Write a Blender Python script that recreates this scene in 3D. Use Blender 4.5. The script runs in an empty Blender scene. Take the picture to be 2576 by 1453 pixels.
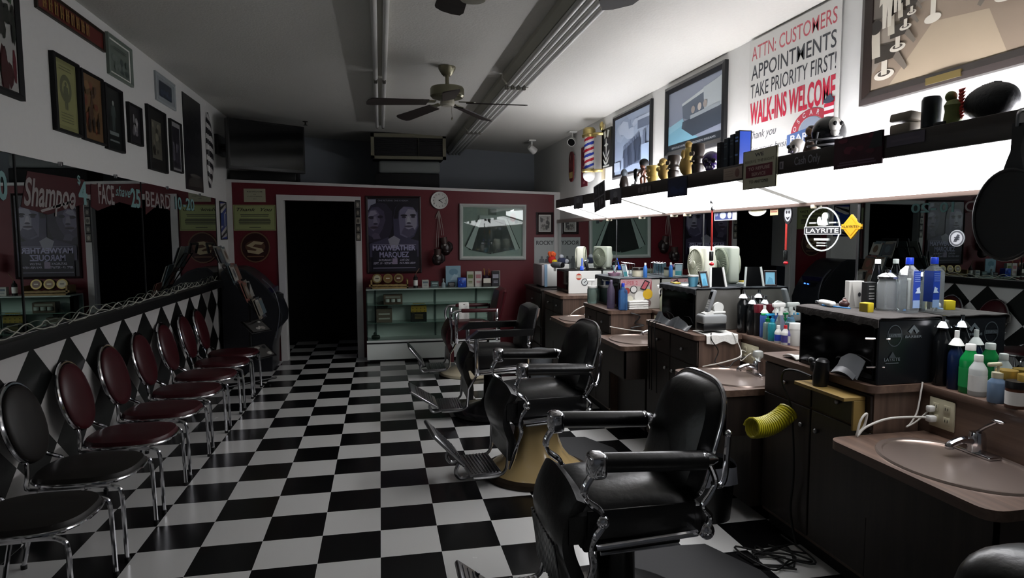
import bpy, bmesh, math, random
from mathutils import Vector, Matrix
random.seed(7)
scene = bpy.context.scene
COL = scene.collection
PI = math.pi

# ------------------------------------------------------------------ camera
CAM = Vector((0.0291, -3.2073, 1.606))
YAW, PITCH, ROLL = 0.1985, -0.0836, -0.004
FPX, CX, CY = 1641.85, 1288.0, 726.5
_cy, _sy, _cp, _sp = math.cos(YAW), math.sin(YAW), math.cos(PITCH), math.sin(PITCH)
_f = Vector((_sy * _cp, _cy * _cp, _sp))
_r = Vector((_cy, -_sy, 0.0))
_u = _r.cross(_f)
RX = _r * math.cos(ROLL) + _u * math.sin(ROLL)
UP = -_r * math.sin(ROLL) + _u * math.cos(ROLL)
FW = _f
cd = bpy.data.cameras.new('camera')
cd.sensor_fit = 'HORIZONTAL'
cd.sensor_width = 36.0
cd.lens = 36.0 * FPX / 2576.0
cd.clip_start = 0.02
cam = bpy.data.objects.new('camera', cd)
M = Matrix((RX, UP, -FW)).transposed().to_4x4()
M.translation = CAM
cam.matrix_world = M
COL.objects.link(cam)
scene.camera = cam

# ------------------------------------------------------------------ view, world
vs = scene.view_settings
vs.view_transform = 'Standard'
vs.look = 'None'
vs.exposure = 0.14
vs.gamma = 1.0
vs.use_curve_mapping = False
w = bpy.data.worlds.new('night')
scene.world = w
w.use_nodes = True
w.node_tree.nodes['Background'].inputs[0].default_value = (0.5, 0.62, 0.8, 1)
w.node_tree.nodes['Background'].inputs[1].default_value = 0.004
TUBE_WATT = 46.0
DIFF_WATT = 8.8
END_FILL_WATT = 16.0


# ------------------------------------------------------------------ placing
def ray(px, py):
    return FW + RX * ((px - CX) / FPX) + UP * ((CY - py) / FPX)


def P(axis, val, px, py):
    """point of the photograph (pixel) on the plane axis = val"""
    d = ray(px, py)
    t = (val - CAM[axis]) / d[axis]
    return CAM + d * t


# ------------------------------------------------------------------ materials
MATS = {}


def lin(h):
    h = h.lstrip('#')
    c = [int(h[i:i + 2], 16) / 255 for i in (0, 2, 4)]
    return tuple(x / 12.92 if x <= .04045 else ((x + .055) / 1.055) ** 2.4 for x in c) + (1,)


def mat(name, hexc, rough=.5, metal=0., noise=0., nscale=8., bump=0., trans=0., ior=1.45, emit=0., coat=0., spec=None, alpha=1.):
    if name in MATS:
        return MATS[name]
    m = bpy.data.materials.new(name)
    m.use_nodes = True
    nt = m.node_tree
    b = nt.nodes['Principled BSDF']
    c = lin(hexc)
    b.inputs['Base Color'].default_value = c
    b.inputs['Roughness'].default_value = rough
    b.inputs['Metallic'].default_value = metal
    b.inputs['IOR'].default_value = ior
    if spec is not None:
        b.inputs['Specular IOR Level'].default_value = spec
    if trans:
        b.inputs['Transmission Weight'].default_value = trans
    if coat:
        b.inputs['Coat Weight'].default_value = coat
        b.inputs['Coat Roughness'].default_value = .1
    if alpha < 1:
        b.inputs['Alpha'].default_value = alpha
    if emit:
        b.inputs['Emission Color'].default_value = c
        b.inputs['Emission Strength'].default_value = emit
    if noise or bump:
        tc = nt.nodes.new('ShaderNodeTexCoord')
        nz = nt.nodes.new('ShaderNodeTexNoise')
        nz.inputs['Scale'].default_value = nscale
        nz.inputs['Detail'].default_value = 6
        nt.links.new(tc.outputs['Object'], nz.inputs['Vector'])
        if noise:
            mx = nt.nodes.new('ShaderNodeMix')
            mx.data_type = 'RGBA'
            mx.inputs[6].default_value = tuple(x * (1 - noise) for x in c[:3]) + (1,)
            mx.inputs[7].default_value = tuple(min(1, x * (1 + noise)) for x in c[:3]) + (1,)
            nt.links.new(nz.outputs['Fac'], mx.inputs[0])
            nt.links.new(mx.outputs[2], b.inputs['Base Color'])
        if bump:
            bp = nt.nodes.new('ShaderNodeBump')
            bp.inputs['Strength'].default_value = bump
            bp.inputs['Distance'].default_value = .01
            nt.links.new(nz.outputs['Fac'], bp.inputs['Height'])
            nt.links.new(bp.outputs['Normal'], b.inputs['Normal'])
    MATS[name] = m
    return m


def checker_mat(name, c1, c2, vec_fn, rough, seam=None):
    """two-colour checker; vec_fn wires the position into the checker's vector"""
    m = bpy.data.materials.new(name)
    m.use_nodes = True
    nt = m.node_tree
    b = nt.nodes['Principled BSDF']
    g = nt.nodes.new('ShaderNodeNewGeometry')
    ch = nt.nodes.new('ShaderNodeTexChecker')
    ch.inputs['Scale'].default_value = 1.0
    nt.links.new(vec_fn(nt, g.outputs['Position']), ch.inputs['Vector'])
    nz = nt.nodes.new('ShaderNodeTexNoise')
    nz.inputs['Scale'].default_value = 3.0
    nz.inputs['Detail'].default_value = 8
    nt.links.new(g.outputs['Position'], nz.inputs['Vector'])
    mx = nt.nodes.new('ShaderNodeMix')
    mx.data_type = 'RGBA'
    mx.blend_type = 'MULTIPLY'
    mx.inputs[0].default_value = .35
    ch.inputs['Color1'].default_value = lin(c1)
    ch.inputs['Color2'].default_value = lin(c2)
    nt.links.new(ch.outputs['Color'], mx.inputs[6])
    nt.links.new(nz.outputs['Color'], mx.inputs[7])
    nt.links.new(ch.outputs['Color'], b.inputs['Base Color'])
    rr = nt.nodes.new('ShaderNodeMapRange')
    rr.inputs[3].default_value = rough * .7
    rr.inputs[4].default_value = rough * 1.3
    nt.links.new(nz.outputs['Fac'], rr.inputs[0])
    nt.links.new(rr.outputs[0], b.inputs['Roughness'])
    MATS[name] = m
    return m


def vmath(nt, op, a, b):
    n = nt.nodes.new('ShaderNodeVectorMath')
    n.operation = op
    nt.links.new(a, n.inputs[0])
    n.inputs[1].default_value = b
    return n.outputs[0]


def wood_mat(name, c1, c2, rough=.45, scale=1.0, axis='Y'):
    if name in MATS:
        return MATS[name]
    m = bpy.data.materials.new(name)
    m.use_nodes = True
    nt = m.node_tree
    b = nt.nodes['Principled BSDF']
    tc = nt.nodes.new('ShaderNodeTexCoord')
    s = {'X': (.25, 6, 6), 'Y': (6, .25, 6), 'Z': (6, 6, .25)}[axis]
    v = vmath(nt, 'MULTIPLY', tc.outputs['Object'], tuple(x * scale for x in s))
    nz = nt.nodes.new('ShaderNodeTexNoise')
    nz.inputs['Scale'].default_value = 6
    nz.inputs['Detail'].default_value = 8
    nz.inputs['Distortion'].default_value = .6
    nt.links.new(v, nz.inputs['Vector'])
    r = nt.nodes.new('ShaderNodeValToRGB')
    r.color_ramp.elements[0].position = .35
    r.color_ramp.elements[1].position = .7
    r.color_ramp.elements[0].color = lin(c1)
    r.color_ramp.elements[1].color = lin(c2)
    nt.links.new(nz.outputs['Fac'], r.inputs[0])
    nt.links.new(r.outputs[0], b.inputs['Base Color'])
    b.inputs['Roughness'].default_value = rough
    MATS[name] = m
    return m


WHITE = mat('white_paint', '#cfcfcc', .6, noise=.03, nscale=30)
TRIMW = mat('trim_white', '#c4c2c0', .5)
CEILM = mat('ceiling_white', '#c9c8c2', .8, noise=.04, nscale=60, bump=.25)
RED = mat('red_wall', '#5c0a18', .5, noise=.05)
GREYW = mat('grey_wall', '#8d9299', .8)
SHADEW = mat('room_shade', '#0c0c0e', .9)  # darkness of the unlit back room put into the colour
BLACK = mat('black_plastic', '#0d0d0e', .4)
BLACKM = mat('black_matte', '#121213', .75)
BLACKG = mat('black_gloss', '#060607', .12)
GLASSB = mat('smoked_glass', '#050506', .06)
CHROME = mat('chrome', '#d8d8dc', .12, 1.0)
CHROMED = mat('worn_chrome', '#9a9a9c', .28, 1.0, noise=.2, nscale=30)
STEEL = mat('brushed_steel', '#a8988f', .32, .85)
LEATHER = mat('black_leather', '#0b0b0c', .32, noise=.2, nscale=40, bump=.12)
MAROON = mat('maroon_vinyl', '#3a0a12', .38, noise=.12, nscale=20)
DKVINYL = mat('dark_vinyl', '#16120f', .5, noise=.15, nscale=20)
MIRROR = mat('mirror_glass', '#c9d0cf', .0, 1.0)
GLASS = mat('clear_glass', '#eaf2f0', .0, trans=1.0, ior=1.2)


def pane_mat(name, refl, tint='#f2f8f5'):
    m = bpy.data.materials.new(name)
    m.use_nodes = True
    nt = m.node_tree
    nt.nodes.remove(nt.nodes['Principled BSDF'])
    tr = nt.nodes.new('ShaderNodeBsdfTransparent')
    tr.inputs[0].default_value = lin(tint)
    gl = nt.nodes.new('ShaderNodeBsdfGlossy')
    gl.inputs['Roughness'].default_value = .02
    mx = nt.nodes.new('ShaderNodeMixShader')
    fr = nt.nodes.new('ShaderNodeFresnel')
    fr.inputs[0].default_value = refl
    nt.links.new(fr.outputs[0], mx.inputs[0])
    nt.links.new(tr.outputs[0], mx.inputs[1])
    nt.links.new(gl.outputs[0], mx.inputs[2])
    nt.links.new(mx.outputs[0], nt.nodes['Material Output'].inputs[0])
    MATS[name] = m
    return m


CASEG = pane_mat('case_glass', 1.25)
PANEG = pane_mat('picture_glass', 1.4)
TUBEM = mat('lit_tube', '#fbfaff', .5, emit=TUBE_WATT)
DEADTUBE = mat('unlit_tube', '#c8c8c4', .35)
WPL = mat('white_plastic', '#d8d8d4', .4)
GPL = mat('grey_plastic', '#8a8c8c', .45)
PAPER = mat('paper', '#dcdcd6', .8)
CREAM = mat('cream_plastic', '#b9b49a', .45)
LAM = wood_mat('laminate_wood', '#55433a', '#6e594c', .4, 1.0, 'Y')
LAMZ = wood_mat('laminate_wood_vertical', '#4a3a32', '#624e42', .45, 1.0, 'Z')
CABD = wood_mat('dark_cabinet_wood', '#211a16', '#2e2520', .5, 1.0, 'Z')
VALW = wood_mat('valance_board', '#1e1715', '#2c2320', .45, 1.0, 'Y')
BRASS = mat('pale_brass', '#b7a56b', .3, .9)
TOWEL = mat('white_towel', '#dad9d4', .9, noise=.05, nscale=60, bump=.4)
GTOWEL = mat('grey_towel', '#3e3a38', .95, noise=.15, nscale=60, bump=.4)
CABLEB = mat('black_cable', '#0a0a0a', .45)
CABLEW = mat('white_cable', '#cfcdc6', .45)


# ------------------------------------------------------------------ mesh builder
class MB:
    def __init__(s):
        s.v = []
        s.f = []
        s.mats = []

    def mi(s, m):
        if m not in s.mats:
            s.mats.append(m)
        return s.mats.index(m)

    def add(s, verts, faces, m, T=None):
        o = len(s.v)
        k = s.mi(m)
        for p in verts:
            p = Vector(p)
            s.v.append(T @ p if T is not None else p)
        for f in faces:
            s.f.append((tuple(i + o for i in f), k))
        return s

    def poly(s, pts, m):
        return s.add(pts, [tuple(range(len(pts)))], m)

    def box(s, a, b, m, T=None):
        (x0, y0, z0), (x1, y1, z1) = a, b
        v = [(x0, y0, z0), (x1, y0, z0), (x1, y1, z0), (x0, y1, z0), (x0, y0, z1), (x1, y0, z1), (x1, y1, z1), (x0, y1, z1)]
        f = [(0, 3, 2, 1), (4, 5, 6, 7), (0, 1, 5, 4), (1, 2, 6, 5), (2, 3, 7, 6), (3, 0, 4, 7)]
        return s.add(v, f, m, T)

    def rbox(s, a, b, m, r=.01, seg=2, T=None):
        bm = bmesh.new()
        bmesh.ops.create_cube(bm, size=1)
        c = (Vector(a) + Vector(b)) / 2
        d = Vector(b) - Vector(a)
        for v in bm.verts:
            v.co = Vector((v.co.x * d.x, v.co.y * d.y, v.co.z * d.z)) + c
        bmesh.ops.bevel(bm, geom=bm.edges[:], offset=min(r, min(abs(x) for x in d) * .49), segments=seg, profile=.5, affect='EDGES')
        bm.verts.index_update()
        s.add([v.co.copy() for v in bm.verts], [tuple(v.index for v in f.verts) for f in bm.faces], m, T)
        bm.free()
        return s

    def prism(s, pts, m, ext, T=None, r=0):
        """extrude a polygon (3-D points) by vector ext"""
        n = len(pts)
        e = Vector(ext)
        v = [Vector(p) for p in pts] + [Vector(p) + e for p in pts]
        f = [tuple(range(n))[::-1], tuple(range(n, 2 * n))] + [(i, (i + 1) % n, (i + 1) % n + n, i + n) for i in range(n)]
        return s.add(v, f, m, T)

    def lathe(s, prof, m, c=(0, 0, 0), seg=20, T=None, axis='Z', sx=1., sy=1.):
        """profile [(radius, height)] turned about an axis through c"""
        v, f = [], []
        n = len(prof)
        for i in range(seg):
            a = 2 * PI * i / seg
            for (rr, h) in prof:
                x, y, z = rr * math.cos(a) * sx, rr * math.sin(a) * sy, h
                if axis == 'X':
                    x, y, z = z, x, y
                elif axis == 'Y':
                    x, y, z = x, z, y
                v.append(Vector((x, y, z)) + Vector(c))
        for i in range(seg):
            j = (i + 1) % seg
            for k in range(n - 1):
                f.append((i * n + k, j * n + k, j * n + k + 1, i * n + k + 1))
        if prof[0][0] > 1e-6:
            f.append(tuple(i * n for i in range(seg))[::-1])
        if prof[-1][0] > 1e-6:
            f.append(tuple(i * n + n - 1 for i in range(seg)))
        return s.add(v, f, m, T)

    def cyl(s, p0, p1, r0, m, r1=None, seg=14, T=None):
        r1 = r0 if r1 is None else r1
        return s.tube([p0, p1], r0, m, seg=seg, T=T, radii=[r0, r1])

    def tube(s, pts, r, m, seg=8, T=None, radii=None, closed=False, flat=1.0):
        pts = [Vector(p) for p in pts]
        n = len(pts)
        radii = radii or [r] * n
        v, f = [], []
        prev = None
        for i, p in enumerate(pts):
            if closed:
                t = pts[(i + 1) % n] - pts[i - 1]
            else:
                t = pts[min(i + 1, n - 1)] - pts[max(i - 1, 0)]
            t = t.normalized() if t.length > 1e-9 else Vector((0, 0, 1))
            if prev is None:
                a = Vector((0, 0, 1)) if abs(t.z) < .9 else Vector((1, 0, 0))
                nx = t.cross(a).normalized()
            else:
                nx = (prev - t * prev.dot(t))
                nx = nx.normalized() if nx.length > 1e-6 else t.orthogonal().normalized()
            prev = nx
            ny = t.cross(nx)
            for k in range(seg):
                an = 2 * PI * k / seg
                v.append(p + (nx * math.cos(an) + ny * math.sin(an) * flat) * radii[i])
        for i in range(n if closed else n - 1):
            j = (i + 1) % n
            for k in range(seg):
                k2 = (k + 1) % seg
                f.append((i * seg + k, i * seg + k2, j * seg + k2, j * seg + k))
        if not closed:
            f.append(tuple(range(seg))[::-1])
            f.append(tuple((n - 1) * seg + k for k in range(seg)))
        return s.add(v, f, m, T)

    def ell(s, c, r, m, T=None, u=16, n=10, p=1.0):
        """ellipsoid; p<1 squarer"""
        v, f = [], []
        sg = lambda x: math.copysign(abs(x) ** p, x)
        for i in range(n + 1):
            ph = -PI / 2 + PI * i / n
            for j in range(u):
                th = 2 * PI * j / u
                v.append(Vector((r[0] * sg(math.cos(ph)) * sg(math.cos(th)), r[1] * sg(math.cos(ph)) * sg(math.sin(th)), r[2] * sg(math.sin(ph)))) + Vector(c))
        for i in range(n):
            for j in range(u):
                k = (j + 1) % u
                f.append((i * u + j, i * u + k, (i + 1) * u + k, (i + 1) * u + j))
        return s.add(v, f, m, T)

    def grid(s, fn, nu, nv, m, th=0., T=None):
        """surface fn(u,v) for u,v in 0..1; th thickens it along -normal"""
        pts = [[Vector(fn(i / nu, j / nv)) for j in range(nv + 1)] for i in range(nu + 1)]
        v, f = [], []
        W = nv + 1
        for row in pts:
            v += row
        for i in range(nu):
            for j in range(nv):
                f.append((i * W + j, (i + 1) * W + j, (i + 1) * W + j + 1, i * W + j + 1))
        if th:
            nrm = []
            for i in range(nu + 1):
                for j in range(W):
                    a = pts[min(i + 1, nu)][j] - pts[max(i - 1, 0)][j]
                    b = pts[i][min(j + 1, nv)] - pts[i][max(j - 1, 0)]
                    c = a.cross(b)
                    nrm.append(c.normalized() if c.length > 1e-9 else Vector((0, 0, 1)))
            o = len(v)
            v += [v[i] - nrm[i] * th for i in range(o)]
            f += [tuple(i + o for i in q)[::-1] for q in f[:nu * nv]]
            rim = [i * W for i in range(nu + 1)] + [nu * W + j for j in range(1, W)] + [i * W + nv for i in range(nu - 1, -1, -1)] + [j for j in range(nv - 1, 0, -1)]
            for a, b in zip(rim, rim[1:] + rim[:1]):
                f.append((b, a, a + o, b + o))
        return s.add(v, f, m, T)

    def text(s, txt, pl, a, b, h, m, width=None, lift=.002, bold=0., shear=0., align='C', thick=0.):
        """lettering on a plane: centred at (a,b), cap height h"""
        vs_, fs_ = text_mesh(txt, bold, shear)
        x0 = min(p[0] for p in vs_)
        x1 = max(p[0] for p in vs_)
        y0 = min(p[1] for p in vs_)
        y1 = max(p[1] for p in vs_)
        ky = h / max(1e-6, (CAPH if len(txt) else 1))
        kx = ky if width is None else width / max(1e-6, (x1 - x0))
        ox = (x0 + x1) / 2 if align == 'C' else x0
        s.add([pl.pt(a + (p[0] - ox) * kx, b + (p[1] - CAPH / 2) * ky, lift) for p in vs_], fs_, m)
        return s

    def build(s, name, parent=None, smooth=35, T=None):
        me = bpy.data.meshes.new(name)
        vv = s.v if T is None else [T @ p for p in s.v]
        me.from_pydata([tuple(p) for p in vv], [], [f for f, k in s.f])
        for m in s.mats:
            me.materials.append(m)
        me.polygons.foreach_set('material_index', [k for f, k in s.f])
        bm = bmesh.new()
        bm.from_mesh(me)
        bmesh.ops.recalc_face_normals(bm, faces=bm.faces)
        bm.to_mesh(me)
        bm.free()
        if smooth:
            me.polygons.foreach_set('use_smooth', [True] * len(me.polygons))
            me.set_sharp_from_angle(angle=math.radians(smooth))
        me.update()
        o = bpy.data.objects.new(name, me)
        COL.objects.link(o)
        if parent is not None:
            o.parent = parent
        return o


_TX = {}
CAPH = .729


def text_mesh(txt, bold=0., shear=0.):
    k = (txt, bold, shear)
    if k not in _TX:
        cu = bpy.data.curves.new('lettering', 'FONT')
        cu.body = txt
        cu.size = 1.0
        cu.offset = bold
        cu.shear = shear
        cu.resolution_u = 3
        o = bpy.data.objects.new('lettering', cu)
        COL.objects.link(o)
        dg = bpy.context.evaluated_depsgraph_get()
        dg.update()
        me = bpy.data.meshes.new_from_object(o.evaluated_get(dg))
        _TX[k] = ([tuple(v.co) for v in me.vertices], [tuple(p.vertices) for p in me.polygons])
        bpy.data.objects.remove(o)
        bpy.data.curves.remove(cu)
        bpy.data.meshes.remove(me)
    return _TX[k]


class Pl:
    """a wall-like plane: origin, right, up, outward normal"""

    def __init__(s, o, u, v, n=None):
        s.o, s.u, s.v = Vector(o), Vector(u).normalized(), Vector(v).normalized()
        s.n = Vector(n) if n else s.u.cross(s.v)

    def pt(s, a, b, h=0.):
        return s.o + s.u * a + s.v * b + s.n * h

    def at(s, a, b, h=0.):
        return Pl(s.pt(a, b, h), s.u, s.v, s.n)

    def rot(s, deg):
        c, q = math.cos(math.radians(deg)), math.sin(math.radians(deg))
        return Pl(s.o, s.u * c + s.v * q, s.v * c - s.u * q, s.n)

    def T(s):
        m = Matrix((s.u, s.v, s.n)).transposed().to_4x4()
        m.translation = s.o
        return m


def tag(o, label=None, cat=None, group=None, kind=None):
    if label:
        o['label'] = label
    if cat:
        o['category'] = cat
    if group:
        o['group'] = group
    if kind:
        o['kind'] = kind
    return o


def thing(name, label, cat, loc=(0, 0, 0), rz=0., group=None):
    o = bpy.data.objects.new(name, None)
    o.empty_display_size = .05
    COL.objects.link(o)
    o.location = loc
    o.rotation_euler = (0, 0, rz)
    return tag(o, label, cat, group)


def wthing(name, label, cat, loc, group=None):
    """a thing whose parts are written in world coordinates"""
    o = thing(name, label, cat, loc, 0, group)
    o['_w'] = 1
    return o


def part(name, mb, parent, label=None):
    T = None
    p = parent
    off = Vector((0, 0, 0))
    root = parent
    while root.parent is not None:
        root = root.parent
    if '_w' in root:
        T = Matrix.Translation(-Vector(root.location))
    o = mb.build(name, parent, T=T)
    if label:
        o['label'] = label
    return o


def struct(name, mb, kind='structure'):
    o = mb.build(name)
    o['kind'] = kind
    return o


def solo(name, mb, label, cat, group=None, kind=None):
    """a thing that is one mesh, written in world coordinates; origin moved to its base"""
    lo = Vector((min(v.x for v in mb.v), min(v.y for v in mb.v), min(v.z for v in mb.v)))
    hi = Vector((max(v.x for v in mb.v), max(v.y for v in mb.v), max(v.z for v in mb.v)))
    b = Vector(((lo.x + hi.x) / 2, (lo.y + hi.y) / 2, lo.z))
    o = mb.build(name, T=Matrix.Translation(-b))
    o.location = b
    return tag(o, label, cat, group, kind)


def dup(root, loc, rz, label, group=None):
    r = root.copy()
    COL.objects.link(r)
    r.location = loc
    r.rotation_euler = (0, 0, rz)
    r['label'] = label
    if group:
        r['group'] = group

    def rec(a, b):
        for ch in list(a.children):
            c = ch.copy()
            COL.objects.link(c)
            c.parent = b
            rec(ch, c)
    rec(root, r)
    return r


def bez(pts, n=8):
    """Catmull-Rom through the points"""
    pts = [Vector(p) for p in pts]
    out = []
    for i in range(len(pts) - 1):
        p0, p1, p2, p3 = pts[max(i - 1, 0)], pts[i], pts[i + 1], pts[min(i + 2, len(pts) - 1)]
        for k in range(n):
            t = k / n
            out.append(.5 * ((2 * p1) + (p2 - p0) * t + (2 * p0 - 5 * p1 + 4 * p2 - p3) * t * t + (3 * p1 - p0 - 3 * p2 + p3) * t ** 3))
    out.append(pts[-1])
    return out


# ------------------------------------------------------------------ the room
XL, XR, XM = -1.83, 2.45, 2.42          # left wall, right wall, right mirror face
YP, YB, YF = 5.5, 7.0, -4.4             # partition face, back wall, storefront
ZL, ZR = 3.09, 2.87                     # ceiling height at the left and right wall


def zc(x):
    return ZL + (x - XL) * (ZR - ZL) / (XR - XL)


TILE = .3048
floor_m = checker_mat('floor_tiles', '#0b0b0d', '#cfcfcd', lambda nt, p: vmath(nt, 'ADD', vmath(nt, 'MULTIPLY', p, (1 / TILE, 1 / TILE, 0)), (0.0005, 0.0005, .5)), .24)


def _dia(nt, p):
    s = nt.nodes.new('ShaderNodeSeparateXYZ')
    nt.links.new(p, s.inputs[0])

    def mth(op, a, b):
        n = nt.nodes.new('ShaderNodeMath')
        n.operation = op
        for i, x in enumerate((a, b)):
            if isinstance(x, (int, float)):
                n.inputs[i].default_value = x
            else:
                nt.links.new(x, n.inputs[i])
        return n.outputs[0]
    pp = mth('DIVIDE', mth('SUBTRACT', s.outputs[1], .7215), .4290)
    qq = mth('DIVIDE', mth('SUBTRACT', s.outputs[2], 1.015), .40)
    c = nt.nodes.new('ShaderNodeCombineXYZ')
    nt.links.new(mth('ADD', mth('ADD', pp, qq), 40), c.inputs[0])
    nt.links.new(mth("ADD", mth("SUBTRACT", pp, qq), 41), c.inputs[1])
    c.inputs[2].default_value = .5
    return c.outputs[0]


dia_m = checker_mat('diamond_panel', '#c6c4c2', '#0b0d0c', _dia, .35)

mb = MB()
mb.box((XL - .05, YF, -.05), (XR + .05, YB, 0), floor_m)
struct('floor', mb)
mb = MB()
mb.prism([(XL - .05, YF, zc(XL - .05)), (XR + .05, YF, zc(XR + .05)), (XR + .05, YF, zc(XR) + .1), (XL - .05, YF, zc(XL) + .1)], CEILM, (0, YB - YF, 0))
struct('ceiling', mb)
mb = MB()
mb.box((XL - .1, YF, 1.05), (XL, YB, zc(XL) + .05), mat('left_wall_paint', '#dcdcd9', .6, noise=.03, nscale=30))
mb.box((XL - .1, YF, 0), (XL, YP + .1, 1.05), dia_m)
struct('wall_left', mb)
mb = MB()
mb.box((XR, YF, 0), (XR + .1, YB, zc(XR) + .05), WHITE)
struct('wall_right', mb)
mb = MB()
mb.box((XL - .1, YB, 2.15), (XR + .1, YB + .1, 3.2), GREYW)
mb.box((XL - .1, YB, 0), (XR + .1, YB + .1, 2.15), SHADEW)  # lower part near black: shade behind the doorway painted in
struct('wall_back', mb)
mb = MB()
mb.box((XL - .1, YF - .1, 0), (XR + .1, YF, 3.2), GREYW)
struct('wall_front', mb)
# red partition with the doorway; its top slopes a little
DX0, DX1, DZ = -1.165, -.275, 2.045


def ztop(x):
    return 2.262 + (x + 1.76) * (2.137 - 2.262) / (2.52 + 1.76)


mb = MB()
pts = [(XL, 0), (DX0, 0), (DX0, DZ), (DX1, DZ - .012), (DX1, 0), (XR, 0), (XR, ztop(XR)), (XL, ztop(XL))]
mb.prism([(x, YP, z) for x, z in pts], RED, (0, .1, 0))
struct('wall_partition', mb)
mb = MB()
mb.prism([(XL, YP - .02, ztop(XL)), (XR, YP - .02, ztop(XR)), (XR, YP - .02, ztop(XR) + .034), (XL, YP - .02, ztop(XL) + .034)], TRIMW, (0, .14, 0))
struct('trim_1', mb)
mb = MB()
mb.box((XL, YP - .015, 0), (-1.765, YP, ztop(XL)), TRIMW)
struct('trim_2', mb)
mb = MB()
mb.box((2.37, YP - .02, 0), (XR, YP, ztop(XR)), TRIMW)
struct('trim_3', mb)
# door casing
mb = MB()
cas = [(DX0 - .075, 0), (DX0, 0), (DX0, DZ), (DX1, DZ - .012), (DX1, 0), (DX1 + .07, 0), (DX1 + .07, DZ + .05), (DX0 - .075, DZ + .07)]
mb.prism([(x, YP - .022, z) for x, z in cas], TRIMW, (0, .022, 0))
mb.box((DX0 - .001, YP, 0), (DX0 + .012, YP + .1, DZ), TRIMW)
mb.box((DX1 - .012, YP, 0), (DX1 + .001, YP + .1, DZ - .01), TRIMW)
struct('door_1', mb)
# black rail between diamonds and mirror
mb = MB()
mb.rbox((XL, -4.2, 1.015), (XL + .075, 4.99, 1.09), BLACK, .006)
struct('trim_4', mb)
# ------------------------------------------------------------------ light trough over the stations
VX = 1.97      # front face of the valance
VZ0, VZ1 = 1.897, 1.985
VY0, VY1 = -2.4, 3.93
t = wthing('light_valance', 'long dark wooden valance with lit white diffuser panels above the station mirrors', 'light fixture', (VX, 0.8, VZ0))
mb = MB()
mb.rbox((VX, VY0, VZ0), (VX + .022, VY1, VZ1), VALW, .004)
mb.box((VX + .022, VY0, VZ1 - .02), (VX + .09, VY1, VZ1), VALW)
part('front_board', mb, t)
DIFF = mat('lit_diffuser', '#fdfcff', .5, emit=DIFF_WATT)
ENDFILL = mat('end_fill_glow', '#fdfcff', .5, emit=END_FILL_WATT)  # added glow of the end panel, brightens the far partition
DIFN = mat('unlit_diffuser', '#b9b8b4', .5)
dx0, dz0, dx1, dz1 = VX + .022, VZ0 + .004, XM - .004, 1.772
mb = MB()
mb.prism([(dx0, VY1, dz0), (dx1, VY1, dz1), (dx1, VY1, 2.0), (dx0, VY1, VZ1 - .02)], ENDFILL, (0, -.006, 0))
part('end_diffuser', mb, t, 'lit white end panel')
mb = MB()
mb.prism([(dx0 - .02, VY1 + .004, dz0 - .012), (dx1, VY1 + .004, dz1 - .012), (dx1, VY1 + .004, dz1 + .01), (dx0 - .02, VY1 + .004, dz0 + .01)], TRIMW, (0, -.03, 0))
part('end_edge', mb, t)
mb = MB()
mb.prism([(dx0 + .004, VY1 - .04, dz0 + .012), (dx1, VY1 - .04, dz1 + .012), (dx1, VY1 - .04, dz1 + .016), (dx0 + .004, VY1 - .04, dz0 + .016)], TRIMW, (0, VY0 - VY1 + .08, 0))
part('diffuser_tray', mb, t)  # unseen plate, added to stop the panels from shining upwards
SEAMS = [VY1 - .03, 3.46, 2.01, .14, -1.6]
for a, b in zip(SEAMS, SEAMS[1:]):
    mb = MB()
    mb.prism([(dx0, a - .035, dz0), (dx1, a - .035, dz1), (dx1, a - .035, dz1 + .004), (dx0, a - .035, dz0 + .004)], DIFF, (0, b - a + .07, 0))
    part('diffuser_panel', mb, t, 'lit white diffuser panel')
mb = MB()
mb.prism([(dx0, -1.64, dz0), (dx1, -1.64, dz1), (dx1, -1.64, dz1 + .004), (dx0, -1.64, dz0 + .004)], DIFN, (0, VY0 + 1.64, 0))
part('diffuser_panel', mb, t, 'unlit grey diffuser panel')
for y in SEAMS[1:]:
    mb = MB()
    mb.prism([(dx0, y - .04, dz0), (dx1, y - .04, dz1), (dx1, y - .04, dz1 + .003), (dx0, y - .04, dz0 + .003)], mat('seam_lit', '#dcdbd6', .5, emit=.35), (0, .08, 0))
    part('panel_seam', mb, t, 'dimmer seam of the diffuser')
TUBES = [(3.86, 3.52), (3.40, 2.12), (1.90, .30), (-.02, -1.5)]
for a, b in TUBES:
    mb = MB()
    mb.cyl((2.16, a, 1.985), (2.16, b, 1.985), .019, TUBEM, seg=10)
    part('tube', mb, t, 'lit fluorescent tube')
    for y in (a, b):
        mb = MB()
        mb.rbox((2.13, y - .012, 1.95), (2.19, y + .012, 2.006), TRIMW, .005)
        mb.box((2.15, y - .008, 1.99), (XM + .03, y + .008, 2.006), TRIMW)
        part('tube_bracket', mb, t)
mb = MB()
mb.tube([(2.04, .735, 1.995), (2.155, .735, 2.02), (XM + .03, .735, 2.02)], .006, TRIMW, 8)
part('hanger_rod', mb, t)
# ------------------------------------------------------------------ pictures
LW = Pl((XL, 0, 0), (0, 1, 0), (0, 0, 1))        # left wall seen from the room
RW = Pl((XR, 0, 0), (0, -1, 0), (0, 0, 1))       # right wall
PW = Pl((0, YP, 0), (1, 0, 0), (0, 0, 1))        # partition
LMIR = Pl((XL + .012, 0, 0), (0, 1, 0), (0, 0, 1))
RMIR = Pl((XM - .001, 0, 0), (0, -1, 0), (0, 0, 1))


def onpl(pl, px, py, h=0.):
    """pixel -> (a,b) on a plane"""
    o = pl.pt(0, 0, h)
    d = ray(px, py)
    t = (o - CAM).dot(pl.n) / d.dot(pl.n)
    q = CAM + d * t - o
    return q.dot(pl.u), q.dot(pl.v)


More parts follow.
